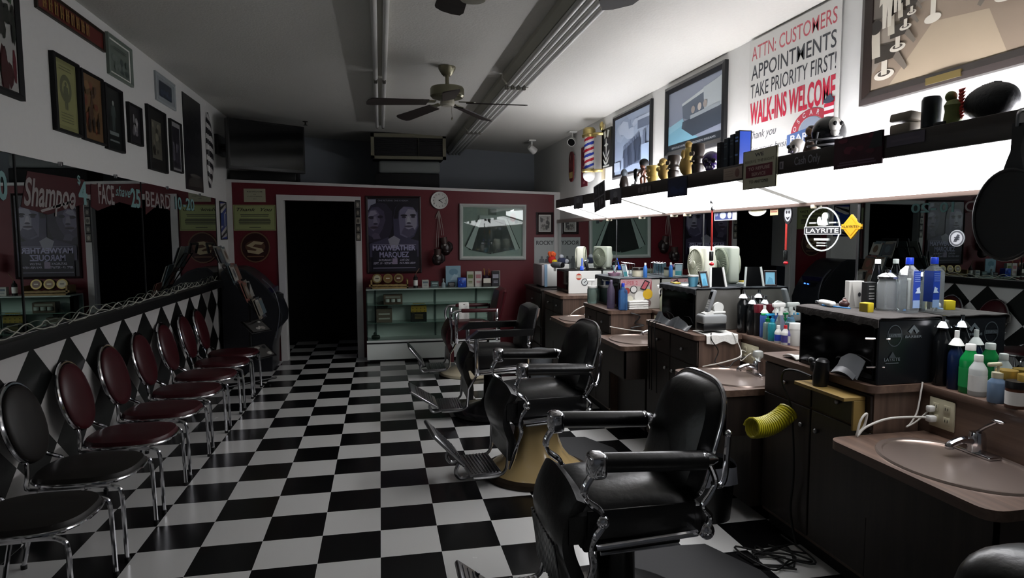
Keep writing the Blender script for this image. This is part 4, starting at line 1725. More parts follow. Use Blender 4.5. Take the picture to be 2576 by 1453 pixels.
card('photo_print', 'tilted print of four small dark portraits on the valance', (1490, 467), (1519, 457), (1527, 524), (1500, 531), art, 8, '#77787e')
card('photo_card', 'grey portrait photo right of the tilted four picture print', (1533, 478), (1562, 470), (1567, 510), (1537, 515), face_art, 0, '#44464c')


def art(A):
    A.r(.05, .05, .95, .95, c_('#1a2340'))
    blot(A, 5, (.1, .1, .9, .6), ['#26345c', '#1e2a4c'], .18, 77)


card('photo_card', 'dark navy picture card below the yellow figures on the valance', (1680, 451), (1729, 442), (1731, 488), (1681, 499), art, 0, '#161b2c', cat='card')


def art(A):
    A.e(.76, .5, .12, .36, c_('#6a4a46'))
    A.lines(.08, .55, [.3, .5, .7], .06, c_('#7a6c62'))


card('paper_label', 'tan paper label with round mark left of the WE RESERVE sign', (1821, 425), (1868, 417), (1868, 448), (1822, 454), art, 0, '#8f8178', cat='label')


def art(A):
    A.r(0, 0, 1, 1, c_('#34351f'))
    A.r(.02, .015, .98, .985, c_('#a7a692'))
    A.t('WE', .5, .87, .09, BKI, .26, .03)
    A.t('RESERVE THE RIGHT', .5, .71, .075, c_('#565646'), .88, .01)
    A.r(.1, .29, .9, .61, c_('#5b1c2a'))
    A.t('TO REFUSE', .5, .52, .085, c_('#a89a92'), .64, .02)
    A.t('SERVICE', .5, .375, .085, c_('#a89a92'), .42, .02)
    A.t('TO ANYONE', .5, .185, .08, c_('#565646'), .58, .02)


card('refusal_sign', 'cream metal sign reading WE RESERVE THE RIGHT TO REFUSE SERVICE TO ANYONE', (1872, 385), (1957, 364), (1958, 467), (1874, 478), art, 0, '#a7a692', .008, 'sign')


def art(A):
    blot(A, 6, (.03, .3, .97, .97), ['#4a1426', '#38101e', '#5c2034'], .14, 81)
    A.lines(.1, .9, [.18, .1], .05, c_('#5f4a5c'))
    A.p([(.75, .5), (1, .5), (1, 1), (.85, 1)], c_('#1c2227'))


card('picture_card', 'large maroon picture card right of the Cash Only lettering', (2101, 352), (2224, 325), (2224, 410), (2102, 427), art, 0, '#351020', .006, 'card')
card('paper_label', 'long grey label strip on the valance under the folded box', (2232, 345), (2328, 325), (2328, 354), (2232, 373), lambda A: A.lines(.1, .9, [.5], .2, c_('#5a5260')), 0, '#4d4856', .002, 'label')
card('paper_label', 'faint row of pale lettered blocks on the valance below the tiki mugs', (1604, 471), (1640, 464), (1640, 481), (1605, 487), lambda A: [A.r(.04 + .25 * k, .1, .2 + .25 * k, .9, c_('#6a6264')) for k in range(4)], 0, '#2c2423', .0015, 'label')
card('sticker', 'tiny pale sticker between the WE RESERVE sign and Cash Only lettering', (1962, 408), (1972, 405), (1971, 424), (1962, 427), lambda A: A.e(.5, .5, .2, .36, c_('#3a3840')), 0, '#86838a', .0015, 'sticker')
mb = MB()
wtxt(mb, VP, 'Cash Only', 1999, 2064, 389, 410, c_('#80828c'), bold=.008, lift=.0012)
o = part('painted_lettering', mb, bpy.data.objects['light_valance'], 'white Cash Only lettering')


# ------------------------------------------------------------------ things standing on the valance
def vp(px, py, dx=.065):
    return P(0, VX + dx, px, py)


def vh(px, y0, y1, dx=.065):
    return abs(vp(px, y1, dx).z - vp(px, y0, dx).z)


def vbase(px, dx=.065):
    return (VX + dx, vp(px, 440, dx).y, VZ1)


def vthing(name, label, cat, px, dx=.065, group=None):
    return thing(name, label, cat, vbase(px, dx), 0, group)


GOLD = mat('tiki_gold', '#b39c56', .4, noise=.2, nscale=30)
GOLD2 = mat('tiki_tan', '#a08448', .45, noise=.25, nscale=40)
TIKI = mat('tiki_dark', '#241d19', .35, noise=.2, nscale=40)

t = vthing('figurine', 'small dark bobble figure at the far end of the valance shelf', 'figurine', 1570)
mb = MB()
mb.lathe([(0, 0), (.035, 0), (.04, .03), (.03, .08), (.02, .1), (0, .1)], TIKI, seg=14)
part('body', mb, t)
mb = MB()
mb.ell((0, 0, .125), (.028, .028, .035), mat('fig_grey', '#4a525a', .35))
part('head', mb, t)

t = vthing('trophy_plaque', 'black shield shaped trophy beside the round haired figurine', 'trophy', 1598)
mb = MB()
mb.prism([(0, .0, .03), (0, -.03, .07), (0, -.036, .13), (0, .0, .14), (0, .036, .13), (0, .03, .07)], BLACKG, (.012, 0, 0))
part('shield', mb, t)
mb = MB()
mb.lathe([(0, 0), (.035, 0), (.03, .015), (.008, .02), (.008, .04), (0, .04)], BLACK, seg=14)
part('stand', mb, t)

t = vthing('figurine', 'small crouching figurine with round black hair on the valance', 'figurine', 1618)
SK = mat('fig_brown', '#5a3424', .45)
mb = MB()
mb.tube([(0, .03, 0), (0, .045, .05), (0, .005, .07)], .011, SK, 8)
mb.tube([(0, -.03, 0), (0, -.035, .05), (0, -.005, .07)], .011, SK, 8)
mb.ell((0, 0, .095), (.022, .026, .035), SK)
mb.tube([(0, .02, .11), (-.02, .05, .09), (-.03, .03, .07)], .008, SK, 6)
mb.tube([(0, -.02, .11), (-.02, -.05, .1), (-.03, -.04, .07)], .008, SK, 6)
part('body', mb, t)
mb = MB()
mb.ell((-.004, 0, .142), (.022, .02, .025), SK)
part('head', mb, t)
mb = MB()
mb.ell((.006, 0, .168), (.036, .038, .032), BLACKM)
part('hair', mb, t)

t = vthing('tiki_mug', 'yellow ridged tiki mug, first of the yellow pieces from the far end', 'mug', 1645)
mb = MB()
mb.lathe([(0, 0), (.045, 0), (.05, .03), (.046, .05), (.055, .07), (.05, .1), (.058, .12), (.05, .125), (.046, .04)], GOLD, seg=20)
part('mug_body', mb, t)
mb = MB()
for s in (-1, 1):
    mb.ell((-.045, .018 * s, .085), (.014, .012, .012), GOLD2)
mb.ell((-.05, 0, .06), (.012, .01, .014), GOLD2)
mb.rbox((-.056, -.025, .03), (-.04, .025, .042), GOLD2, .004)
part('mug_face', mb, t)
t = vthing('tiki_statue', 'lumpy tan head figure between the yellow mug and dark tiki', 'figurine', 1671)
mb = MB()
mb.ell((0, 0, .06), (.045, .05, .062), GOLD2)
mb.ell((-.01, 0, .13), (.03, .03, .03), GOLD2)
part('body', mb, t)
mb = MB()
mb.ell((-.045, 0, .08), (.016, .022, .018), GOLD)
for s in (-1, 1):
    mb.ell((-.03, .022 * s, .115), (.014, .012, .012), GOLD)
part('snout', mb, t)
for px, lab, hh in ((1694, 'dark carved tiki statue beside the lumpy tan head', .16), (1755, 'dark carved tiki statue behind the tall yellow figure', .19)):
    t = vthing('tiki_statue', lab, 'figurine', px)
    mb = MB()
    mb.lathe([(0, 0), (.036, 0), (.04, hh * .3), (.032, hh * .36), (.042, hh * .5), (.034, hh * .6), (.044, hh * .8), (.04, hh), (0, hh)], TIKI, seg=16)
    part('statue_body', mb, t)
    mb = MB()
    for s in (-1, 1):
        mb.lathe([(.006, -.004), (.014, -.004), (.014, .004), (.006, .004)], mat('tiki_pale', '#6a6258', .4), (-hh * .68, .016 * s, -.042), 12, T=Matrix(((0, 0, 1, 0), (0, 1, 0, 0), (-1, 0, 0, 0), (0, 0, 0, 1))))
    mb.rbox((-.046, -.022, hh * .4), (-.034, .022, hh * .46), mat('tiki_pale', '#6a6258', .4), .003)
    part('carved_face', mb, t)
t = vthing('tiki_statue', 'tall yellow tan bird shaped figure in front of the dark tiki', 'figurine', 1730)
mb = MB()
mb.ell((0, .01, .07), (.05, .06, .072), GOLD2)
mb.ell((0, -.015, .14), (.036, .038, .06), GOLD)
mb.ell((-.006, -.02, .2), (.025, .024, .026), GOLD2)
part('body', mb, t)
mb = MB()
mb.ell((-.045, -.02, .14), (.014, .014, .03), GOLD2)
part('beak', mb, t)

PURP = mat('skull_purple', '#2b1d52', .2, noise=.3, nscale=30)


def skull(t, r, m, dark, jaw=True):
    mb = MB()
    mb.ell((.012, 0, r * 1.12), (r * 1.1, r * .88, r * .9), m, None, 22, 14)
    mb.ell((-r * .55, 0, r * .62), (r * .5, r * .62, r * .5), m)
    if jaw:
        mb.rbox((-r * 1.05, -r * .42, .0), (-r * .1, r * .42, r * .42), m, r * .18, 3)
    part('cranium', mb, t)
    mb = MB()
    for s in (-1, 1):
        mb.ell((-r * .92, s * r * .36, r * .98), (r * .2, r * .24, r * .24), dark)
    mb.ell((-r * 1.03, 0, r * .66), (r * .1, r * .12, r * .16), dark)
    part('eye_sockets', mb, t)
    mb = MB()
    for k in range(5):
        mb.rbox((-r * 1.1, (-.32 + .14 * k) * r, r * .22), (-r * .98, (-.22 + .14 * k) * r, r * .46), mat('teeth', '#8c86a0', .4), r * .03, 1)
    part('teeth', mb, t)


t = vthing('skull_ornament', 'glossy purple sugar skull beside the dark boxed games', 'skull', 1788, .06)
t.rotation_euler = (0, 0, math.radians(55))
skull(t, .062, PURP, mat('skull_dark', '#0c0818', .3))

for k, (px, cl, lab) in enumerate(((1822, '#101114', 'plain black box beside the purple skull'), (1840, '#1c2630', 'dark blue grey printed box, second right of the purple skull'), (1855, '#16202c', 'dark printed box, third right of the purple skull'), (1868, '#14181e', 'bright blue edged box touching the WE RESERVE sign'))):
    t = vthing('small_box', lab, 'box', px, .06, 'boxes beside the purple skull')
    hh = .155 + .012 * k
    mb = MB()
    mb.rbox((-.04, -.022, 0), (.04, .022, hh), mat('card_' + cl[1:], cl, .3), .003, 1)
    if k == 3:
        mb.box((-.036, -.0235, .006), (.03, -.022, hh - .006), mat('spine_blue', '#1f49b4', .35))
    part('carton', mb, t)
    mb = MB()
    A = Art(mb, Pl((-.04, 0, hh / 2), (0, -1, 0), (0, 0, 1)), .044, hh, lift=.001)
    A.lines(.15, .85, [.8, .7, .3], .05, c_('#4c5866' if k != 3 else '#6c8cc8'))
    part('printed_label', mb, t)

t = vthing('skull_ornament', 'small pale grey skull beside the Cash Only lettering', 'skull', 2000, .06)
t.rotation_euler = (0, 0, math.radians(20))
skull(t, .04, mat('skull_grey', '#a5a29c', .5), mat('skull_shadow', '#3a3836', .5), False)
t = vthing('figurine', 'small brown seated figure between grey skull and black helmet', 'figurine', 2036)
mb = MB()
mb.lathe([(0, 0), (.035, 0), (.03, .02), (.022, .05), (.028, .07), (0, .09)], mat('fig_tan', '#4c3a30', .5), seg=14)
mb.ell((-.005, .0, .1), (.02, .02, .022), mat('fig_skin', '#8a6a54', .5))
part('body', mb, t)
mb = MB()
mb.ell((.004, 0, .112), (.022, .022, .016), TIKI)
part('hair', mb, t)

t = vthing('football_helmet', 'black miniature football helmet with white skull emblem on the valance', 'helmet', 2078, .065)
t.rotation_euler = (0, 0, math.radians(25))
HB = mat('helmet_black', '#111215', .2)
mb = MB()
mb.ell((.012, 0, .075), (.085, .07, .075), HB, None, 24, 14)
part('shell', mb, t)
mb = MB()
for z in (.025, .05):
    mb.tube(bez([(.0, -.066, z), (-.075, -.05, z - .012), (-.1, 0, z - .014), (-.075, .05, z - .012), (.0, .066, z)], 5), .005, mat('mask_grey', '#6c6c70', .4), 6)
mb.tube([(-.1, 0, .015), (-.082, 0, .07)], .005, mat('mask_grey', '#6c6c70', .4), 6)
part('face_mask', mb, t)
mb = MB()
mb.ell((-.043, -.056, .1), (.032, .024, .033), mat('bone_white', '#c8c6c0', .5))
mb.ell((-.043, -.056, .07), (.02, .018, .02), mat('bone_white', '#c8c6c0', .5))
part('skull_emblem', mb, t)
mb = MB()
for dx in (-.012, .012):
    mb.ell((-.055 + dx * 1.2, -.077 - dx * .6, .103), (.009, .008, .01), BLACKM)
part('emblem_eyes', mb, t)

t = vthing('folded_box', 'small grey tan clamshell box standing half open on the valance', 'box', 2279, .06)
GB = mat('clam_tan', '#7a7266', .6)
mb = MB()
mb.rbox((-.04, -.05, 0), (.04, .05, .038), GB, .006)
part('box_bottom', mb, t)
mb = MB()
mb.rbox((-.042, -.052, 0), (.04, .052, .032), GB, .006, 2, Matrix.Translation((0, 0, .044)) @ Matrix.Rotation(.12, 4, 'Y'))
part('box_lid', mb, t)

t = vthing('drink_can', 'tall dark drink can on the near part of the valance', 'can', 2335, .06)
hh = .118
mb = MB()
mb.lathe([(0, 0), (.026, 0), (.032, .008), (.033, hh - .012), (.027, hh), (.025, hh - .004), (0, hh - .004)], mat('can_dark', '#191d22', .3, .5, noise=.5, nscale=60), seg=24)
part('can_body', mb, t)
mb = MB()
mb.tube([(-.008, 0, hh), (.008, 0, hh)], .004, CHROMED, 6)
part('pull_tab', mb, t)

t = vthing('figurine', 'green creature figurine with red spiny mane beside the black football', 'figurine', 2390, .06)
GR = mat('fig_green', '#66703c', .5, noise=.3, nscale=40)
mb = MB()
mb.lathe([(0, 0), (.026, 0), (.03, .02), (.026, .05), (.03, .07), (.022, .085), (0, .095)], GR, seg=16)
mb.ell((-.008, .004, .1), (.02, .018, .02), GR)
part('body', mb, t)
mb = MB()
for k in range(9):
    q = Vector((.004, -.022, .022 + k * .0115))
    mb.cyl(q, q + Vector((.0, -.02, .008)), .009, mat('mane_red', '#c0342a', .5), .001, 6)
part('mane', mb, t)
mb = MB()
mb.rbox((-.034, .0, .0), (-.01, .05, .016), BLACKM, .004)
part('stand', mb, t)

t = vthing('football', 'black football lying on the near end of the valance', 'ball', 2482, .1)
t.rotation_euler = (0, 0, math.radians(-14))
mb = MB()
n = 18
prof = [(.062 * math.cos(q) ** .8 if abs(q) < 1.56 else 0, .105 * math.sin(q)) for q in [-PI / 2 + PI * k / n for k in range(n + 1)]]
mb.lathe(prof, mat('ball_black', '#17181c', .6, noise=.2, nscale=80, bump=.2), (0, 0, .062), 24, axis='Y')
part('ball_body', mb, t)
mb = MB()
for k in range(6):
    mb.tube([(-.012, -.03 + k * .012, .122), (.012, -.03 + k * .012, .122)], .003, c_('#3a3b40'), 6)
part('laces', mb, t)

# hanging hand mirror at the right edge
c = P(0, VX - .035, 2545, 540)
top = P(0, VX - .035, 2522, 318)
nk = P(0, VX - .035, 2524, 385)
t = wthing('hand_mirror', 'large black hand mirror hanging by its handle from the valance', 'hand mirror', (c.x, c.y, c.z - .15))
mb = MB()
HM = mat('hand_mirror_black', '#141519', .35)
rx, rz = .118, .142
ol = []
for k in range(33):
    an = PI / 2 + .28 + (2 * PI - .56) * k / 32
    ol.append((rx * math.cos(an), rz * math.sin(an)))
hl = top.z - c.z
ol += [(.024, rz * 1.18), (.016, nk.z - c.z), (.02, hl), (-.02, hl), (-.016, nk.z - c.z), (-.024, rz * 1.18)]
hp = Pl((c.x, c.y, c.z), (0, -1, 0), (0, 0, 1)).rot(-4)
mb.prism([hp.pt(x, y) for x, y in ol], HM, hp.n * .016)
part('mirror_back', mb, t)
mb = MB()
mb.tube([hp.pt(rx * .97 * math.cos(q), rz * .97 * math.sin(q), .016) for q in [2 * PI * k / 36 for k in range(36)]], .006, HM, 8, closed=True)
part('rim', mb, t)
mb = MB()
mb.tube(bez([hp.pt(0, hl - .01, .02), hp.pt(0, hl + .03, .02), (VX - .004, c.y, VZ1 - .01)], 5), .005, CHROMED, 6)
mb.box((VX - .006, c.y - .02, VZ1 - .05), (VX, c.y + .02, VZ1), CHROMED)
part('hook', mb, t)

# lanyard with ornaments
LYX = 2.15
q = P(0, LYX, 1793, 472)
t = wthing('lanyard', 'red lanyard with silver bells and a red ball hanging below the light trough', 'lanyard', (q.x, q.y, 1.5))
zz = lambda py: P(0, LYX, 1793, py).z
mb = MB()
mb.tube([(q.x, q.y, 2.02), (q.x, q.y, zz(525))], .0015, CHROMED, 5)
part('chain', mb, t)
for py, dy in ((505, .006), (522, -.006)):
    mb = MB()
    z = zz(py)
    mb.lathe([(0, -.018), (.012, -.016), (.014, -.006), (.006, .012), (.003, .03), (0, .032)], CHROMED, (q.x, q.y + dy, z), 14)
    part('bell', mb, t)
mb = MB()
mb.box((q.x - .0015, q.y - .009, zz(630)), (q.x + .0015, q.y + .009, zz(528)), mat('strap_red', '#b8241c', .6))
part('strap', mb, t)
mb = MB()
mb.rbox((q.x - .01, q.y - .013, zz(656)), (q.x + .01, q.y + .013, zz(632)), BLACK, .004)
part('clip', mb, t)
mb = MB()
mb.ell((q.x, q.y - .006, zz(664)), (.015, .018, .012), mat('ball_red', '#c8202a', .25))
part('red_ball', mb, t)
# ------------------------------------------------------------------ station mirrors on the right wall
LZ = .955           # top of the ledge and the tall cabinets
SZ = .75            # top of the sink counters
BX = 2.33           # face of the backsplash under the ledge
mys = [5.46, 3.2, 1.35, -.28, -2.2]
for i, lab in enumerate(('far right wall mirror panel beside the red partition', 'right wall mirror panel behind the sticker covered case', 'right wall mirror panel behind the box fan', 'near right wall mirror panel with oval LAYRITE decal')):
    y1, y0 = mys[i], mys[i + 1]
    t = wthing('wall_mirror', lab, 'mirror', (XM, (y0 + y1) / 2, LZ), 'station mirrors on the right wall')
    mb = MB()
    mb.box((XM, y0 + .003, LZ), (XR, y1 - .003, 1.765), MIRROR)
    part('mirror_glass', mb, t)
    mb = MB()
    mb.box((XM - .003, y0 - .006, LZ), (XM + .001, y0 + .006, 1.765), CHROMED)
    part('seam_strip', mb, t)
    if i == 3:
        t_near = t
mb = MB()
mb.rbox((XM - .022, VY0, 1.757), (XR, 5.46 - .0, 1.802), mat('trim_pink', '#8f7d74', .35, .5), .006)
struct('trim_5', mb)
for px, py in ((1528, 550), (1610, 542), (1690, 533), (1723, 532), (2046, 500)):
    q = P(0, XM - .02, px, py)
    mb = MB()
    mb.rbox((XM - .03, q.y - .012, 1.742), (XM - .001, q.y + .012, 1.764), mat('clip_pale', '#b9b09c', .3), .005)
    solo('mirror_clip', mb, {1528: 'farthest plastic clip under the right mirror trim', 1610: 'second clip from the far end under the right mirror trim', 1690: 'middle clip under the right mirror trim', 1723: 'clip left of the hanging lanyard', 2046: 'clip above the oval LAYRITE decal'}[px], 'clip', 'clips under the right mirror trim')
# decals on the near mirror
dm = XM - .0012
DEC = mat('decal_white', '#c9cbca', .6)
pl, w, h = rect(RMIR, (2024, 522), (2114, 517), (2115, 630), (2026, 634))
t = solo('mirror_decal', (lambda mb: (lambda A: (A.ring(.5, .5, .5, .5, DEC, .93), A.r(-.02, .38, 1.02, .56, DEC), A.r(0, .395, 1, .545, mat('decal_dark', '#24262a', .5)), A.t('LAYRITE', .5, .47, .1, DEC, .92, .02), A.e(.42, .68, .06, .1, DEC, 14), A.e(.58, .78, .09, .09, DEC, 14), A.p([(.45, .58), (.5, .72), (.62, .74), (.68, .6), (.6, .57)], DEC), A.lines(.28, .72, [.27], .05, DEC), A.lines(.36, .64, [.19, .13], .025, DEC), A.lines(.14, .34, [.64], .03, DEC), A.lines(.7, .9, [.64], .03, DEC)))(Art(mb, pl, w, h, lift=.001)) and mb)(MB()), 'white oval LAYRITE decal on the near station mirror', 'decal')
pl, w, h = rect(RMIR, (2118, 540), (2168, 537), (2168, 599), (2118, 602))
mb = MB()
mb.prism([pl.pt(-w / 2, 0), pl.pt(0, -h / 2), pl.pt(w / 2, 0), pl.pt(0, h / 2)], mat('sign_yellow', '#d29a16', .45), pl.n * .004)
A = Art(mb, pl, w, h, lift=.005)
A.p([(.12, .5), (.5, .12), (.88, .5), (.5, .88)], c_('#b07c10'))
A.p([(.15, .5), (.5, .15), (.85, .5), (.5, .85)], mat('sign_yellow', '#d29a16', .45))
A.r(.02, .4, .98, .6, mat('sign_yellow', '#d29a16', .45))
A.t('<LAYRITE>', .5, .5, .11, c_('#3a2c08'), .88, .02)
solo('diamond_sign', mb, 'yellow diamond sign reading LAYRITE on the near station mirror', 'sign')


def sticker(label, tl, tr, br, bl, art, base='#c8c8c8', round_=False):
    pl, w, h = rect(RMIR, tl, tr, br, bl)
    mb = MB()
    A = Art(mb, pl, w, h, lift=.001)
    if round_:
        A.e(.5, .5, .5, .5, c_(base))
    else:
        A.r(0, 0, 1, 1, c_(base))
    art(A)
    return solo('sticker', mb, label, 'sticker')


sticker('round silver sticker on the near mirror left of the hand mirror', (2387, 580), (2427, 576), (2427, 618), (2388, 622), lambda A: (A.ring(.5, .5, .46, .46, c_('#4a4c50'), .8), A.p([(.3, .3), (.55, .75), (.7, .7), (.5, .3)], c_('#3a3c42')), A.lines(.35, .7, [.55, .45], .05, c_('#2a2c30'))), '#9a9ca0', True)
sticker('blue and white plate shaped sticker right of the hanging lanyard', (1798, 530), (1854, 526), (1853, 552), (1797, 556), lambda A: (A.r(.03, .08, .82, .9, c_('#28356c')), A.e(.4, .5, .14, .34, c_('#b8c2d8'), 14), A.e(.7, .5, .09, .34, c_('#c8ccd4'), 14), A.t('LA', .12, .6, .3, c_('#c8ccd4'))), '#c9cbd2')
sticker('white oval sticker near the top of the third mirror', (1882, 518), (1929, 514), (1928, 541), (1884, 545), lambda A: (A.e(.5, .5, .4, .36, c_('#d6d6c8')), A.lines(.15, .85, [.5], .14, c_('#a8a078'))), '#e0e0d8', True)
sticker('small square flag sticker beside the white oval sticker', (1938, 517), (1958, 515), (1957, 540), (1938, 542), lambda A: A.lines(.1, .9, [.75, .55, .35], .1, c_('#9a5c4c'), 0), '#c9b088')
sticker('black and white grinning face sticker at the mirror seam', (1972, 516), (1994, 513), (1992, 562), (1972, 566), lambda A: (A.e(.5, .55, .4, .4, c_('#a9adb0')), A.e(.35, .62, .1, .08, c_('#1a1c20'), 10), A.e(.66, .62, .1, .08, c_('#1a1c20'), 10), A.p([(.25, .4), (.5, .22), (.75, .4), (.5, .34)], c_('#1a1c20'))), '#1a1c20', True)

# ledge and backsplash
mb = MB()
mb.rbox((BX - .012, -2.4, LZ - .03), (XM, 5.45, LZ), LAM, .006)
struct('trim_6', mb)
mb = MB()
mb.box((BX, -2.4, SZ - .05), (XR, 5.45, LZ - .03), LAM)
struct('trim_7', mb)


# ------------------------------------------------------------------ cabinets and sinks
def slab(x0, x1, y0, y1, z1, th, r):
    """counter outline with rounded front corners, as prism points"""
    pts = [(x1, y1, z1 - th), (x1, y0, z1 - th)]
    for k in range(7):
        a = PI / 2 * k / 6
        pts.append((x0 + r - r * math.sin(a), y0 + r - r * math.cos(a), z1 - th))
    for k in range(7):
        a = PI / 2 * k / 6
        pts.append((x0 + r - r * math.cos(a), y1 - r + r * math.sin(a), z1 - th))
    return pts


def cabinet(x0, y0, y1, label):
    t = wthing('tall_cabinet', label, 'cabinet', ((x0 + BX) / 2, (y0 + y1) / 2, 0), 'station cabinets along the right wall')
    mb = MB()
    mb.prism(slab(x0 - .02, BX - .014, y0 - .015, y1 + .015, LZ, .032, .045), LAM, (0, 0, .032))
    part('countertop', mb, t)
    mb = MB()
    mb.box((x0 + .012, y0, .08), (BX - .014, y1, LZ - .032), LAMZ)
    mb.box((x0 + .05, y0 + .01, 0), (BX - .014, y1 - .01, .08), BLACKM)
    part('cabinet_body', mb, t)
    n = 2
    for k in range(n):
        a, b = y0 + (y1 - y0) * k / n + .006, y0 + (y1 - y0) * (k + 1) / n - .006
        d = MB()
        d.rbox((x0, a, .1), (x0 + .012, b, LZ - .21), CABD, .003, 1)
        do = part('cabinet_door', d, t)
        d = MB()
        d.ell((x0 - .012, b - .05 if k == 0 else a + .05, LZ - .3), (.012, .012, .012), CHROMED)
        part('knob', d, do)
        d = MB()
        d.rbox((x0, a, LZ - .2), (x0 + .012, b, LZ - .045), CABD, .003, 1)
        do = part('drawer_front', d, t)
        d = MB()
        d.ell((x0 - .012, (a + b) / 2, LZ - .12), (.012, .012, .012), CHROMED)
        part('knob', d, do)
    return t


cabinet(2.08, -.82, -.02, 'nearest wood cabinet carrying the big black case with LAYRITE decals')
cabinet(2.01, .62, 1.42, 'wood cabinet carrying the phone and box fan')
cabinet(1.94, 2.06, 2.76, 'wood cabinet carrying the sticker covered case and blue bottles')
cabinet(1.9, 3.42, 4.14, 'farthest wood cabinet carrying the white faced case')


def sink_unit(x0, y0, y1, label, slabel, flabel, lever=0):
    t = wthing('sink_counter', label, 'counter', ((x0 + BX) / 2, (y0 + y1) / 2, 0), 'low sink counters along the right wall')
    cx, cy = x0 + .25, (y0 + y1) / 2
    ax, ay = .2, .27
    ay = min(ay, (y1 - y0) / 2 - .06)
    mb = MB()
    out = slab(x0, BX, y0, y1, SZ, .036, .06)
    N = 48
    # walk the outline by angle so the bowl opening is a real hole
    def hit(an):
        d = Vector((math.cos(an), math.sin(an)))
        best = None
        for i in range(len(out)):
            p, q = Vector(out[i][:2]), Vector(out[(i + 1) % len(out)][:2])
            e = q - p
            den = d.x * e.y - d.y * e.x
            if abs(den) < 1e-9:
                continue
            w = p - Vector((cx, cy))
            s = (w.x * e.y - w.y * e.x) / den
            u = (w.x * d.y - w.y * d.x) / den
            if s > 0 and -1e-6 <= u <= 1 + 1e-6:
                best = s if best is None else min(best, s)
        return Vector((cx, cy)) + d * (best or .2)
    angs = sorted([2 * PI * k / N for k in range(N)] + [math.atan2(p[1] - cy, p[0] - cx) % (2 * PI) for p in out])
    n = len(angs)
    v, f = [], []
    for an in angs:
        h = hit(an)
        e = (cx + ax * math.cos(an), cy + ay * math.sin(an))
        v += [(h.x, h.y, SZ), (e[0], e[1], SZ), (e[0], e[1], SZ - .036), (h.x, h.y, SZ - .036)]
    for i in range(n):
        j = (i + 1) % n
        for k in range(4):
            k2 = (k + 1) % 4
            f.append((i * 4 + k, j * 4 + k, j * 4 + k2, i * 4 + k2))
    mb.add(v, f, LAM)
    part('countertop', mb, t)
    mb = MB()
    mb.box((x0 + .2, y0 + .01, .08), (BX, y1 - .01, .5), CABD)
    mb.box((x0 + .03, y0 + .01, .5), (x0 + .045, y1 - .01, SZ - .036), CABD)
    mb.box((x0 + .03, y0 + .01, .5), (BX, y0 + .02, SZ - .036), CABD)
    mb.box((x0 + .03, y0 + .01, .49), (BX, y1 - .01, .5), CABD)
    part('cabinet_body', mb, t)
    s = wthing('sink_basin', slabel, 'sink', (cx, cy, SZ - .13), 'oval steel sinks')
    mb = MB()
    mb.lathe([(1.12, .001), (1.1, .008), (1.02, .006), (.97, -.006), (.9, -.05), (.72, -.11), (.4, -.128), (.1, -.13), (0, -.13)], STEEL, (0, 0, 0), 44, Matrix.Translation((cx, cy, SZ)) @ Matrix.Diagonal((ax, ay, 1, 1)))
    part('basin', mb, s)
    mb = MB()
    mb.lathe([(0, 0), (.03, 0), (.028, .004), (.012, .002), (0, .002)], CHROMED, (cx, cy, SZ - .129), 20)
    part('drain', mb, s)
    fc = wthing('faucet', flabel, 'faucet', (x0 + .43, cy + .03 + .05 * lever, SZ), 'chrome basin faucets')
    fx, fy = x0 + .43, cy + .03 + .05 * lever
    mb = MB()
    mb.rbox((fx - .03, fy - .085, SZ), (fx + .03, fy + .085, SZ + .016), CHROME, .007)
    mb.lathe([(0, 0), (.032, 0), (.03, .055), (.026, .075), (0, .08)], CHROME, (fx, fy, SZ + .012), 20)
    part('faucet_base', mb, fc)
    mb = MB()
    mb.tube(bez([(fx, fy, SZ + .045), (fx - .06, fy, SZ + .06), (fx - .12, fy, SZ + .045), (fx - .125, fy, SZ + .03)], 6), .015, CHROME, 10)
    part('spout', mb, fc)
    mb = MB()
    if lever:
        mb.tube(bez([(fx, fy, SZ + .085), (fx + .005, fy - .03, SZ + .115), (fx + .01, fy - .07, SZ + .145)], 5), .012, CHROME, 10, radii=None, flat=.6)
        mb.ell((fx + .01, fy - .075, SZ + .149), (.014, .026, .008), CHROME)
        part('lever', mb, fc)
    else:
        mb.lathe([(0, 0), (.012, 0), (.018, .01), (.03, .02), (.034, .035), (.028, .055), (.012, .062), (0, .062)], mat('clear_knob', '#d8dcd8', .08, trans=.6), (fx, fy, SZ + .09), 12)
        part('clear_knob', mb, fc)
    return t


sink_unit(1.85, -1.6, -.84, 'nearest low wood counter with oval sink, right edge of photo', 'oval steel sink in the nearest counter', 'chrome lever faucet of the nearest sink', 1)
sink_unit(1.83, -.003, .6, 'low sink counter left of the nearest cabinet', 'oval steel sink left of the nearest cabinet', 'faucet with clear round knob above the second sink')
sink_unit(1.81, 1.44, 2.04, 'low sink counter beside the sticker covered case cabinet', 'oval steel sink behind the second barber chair', 'faucet with clear round knob above the third sink')
sink_unit(1.76, 2.78, 3.4, 'farthest low sink counter, behind the square backed chair', 'farthest oval steel sink', 'chrome faucet of the farthest sink')

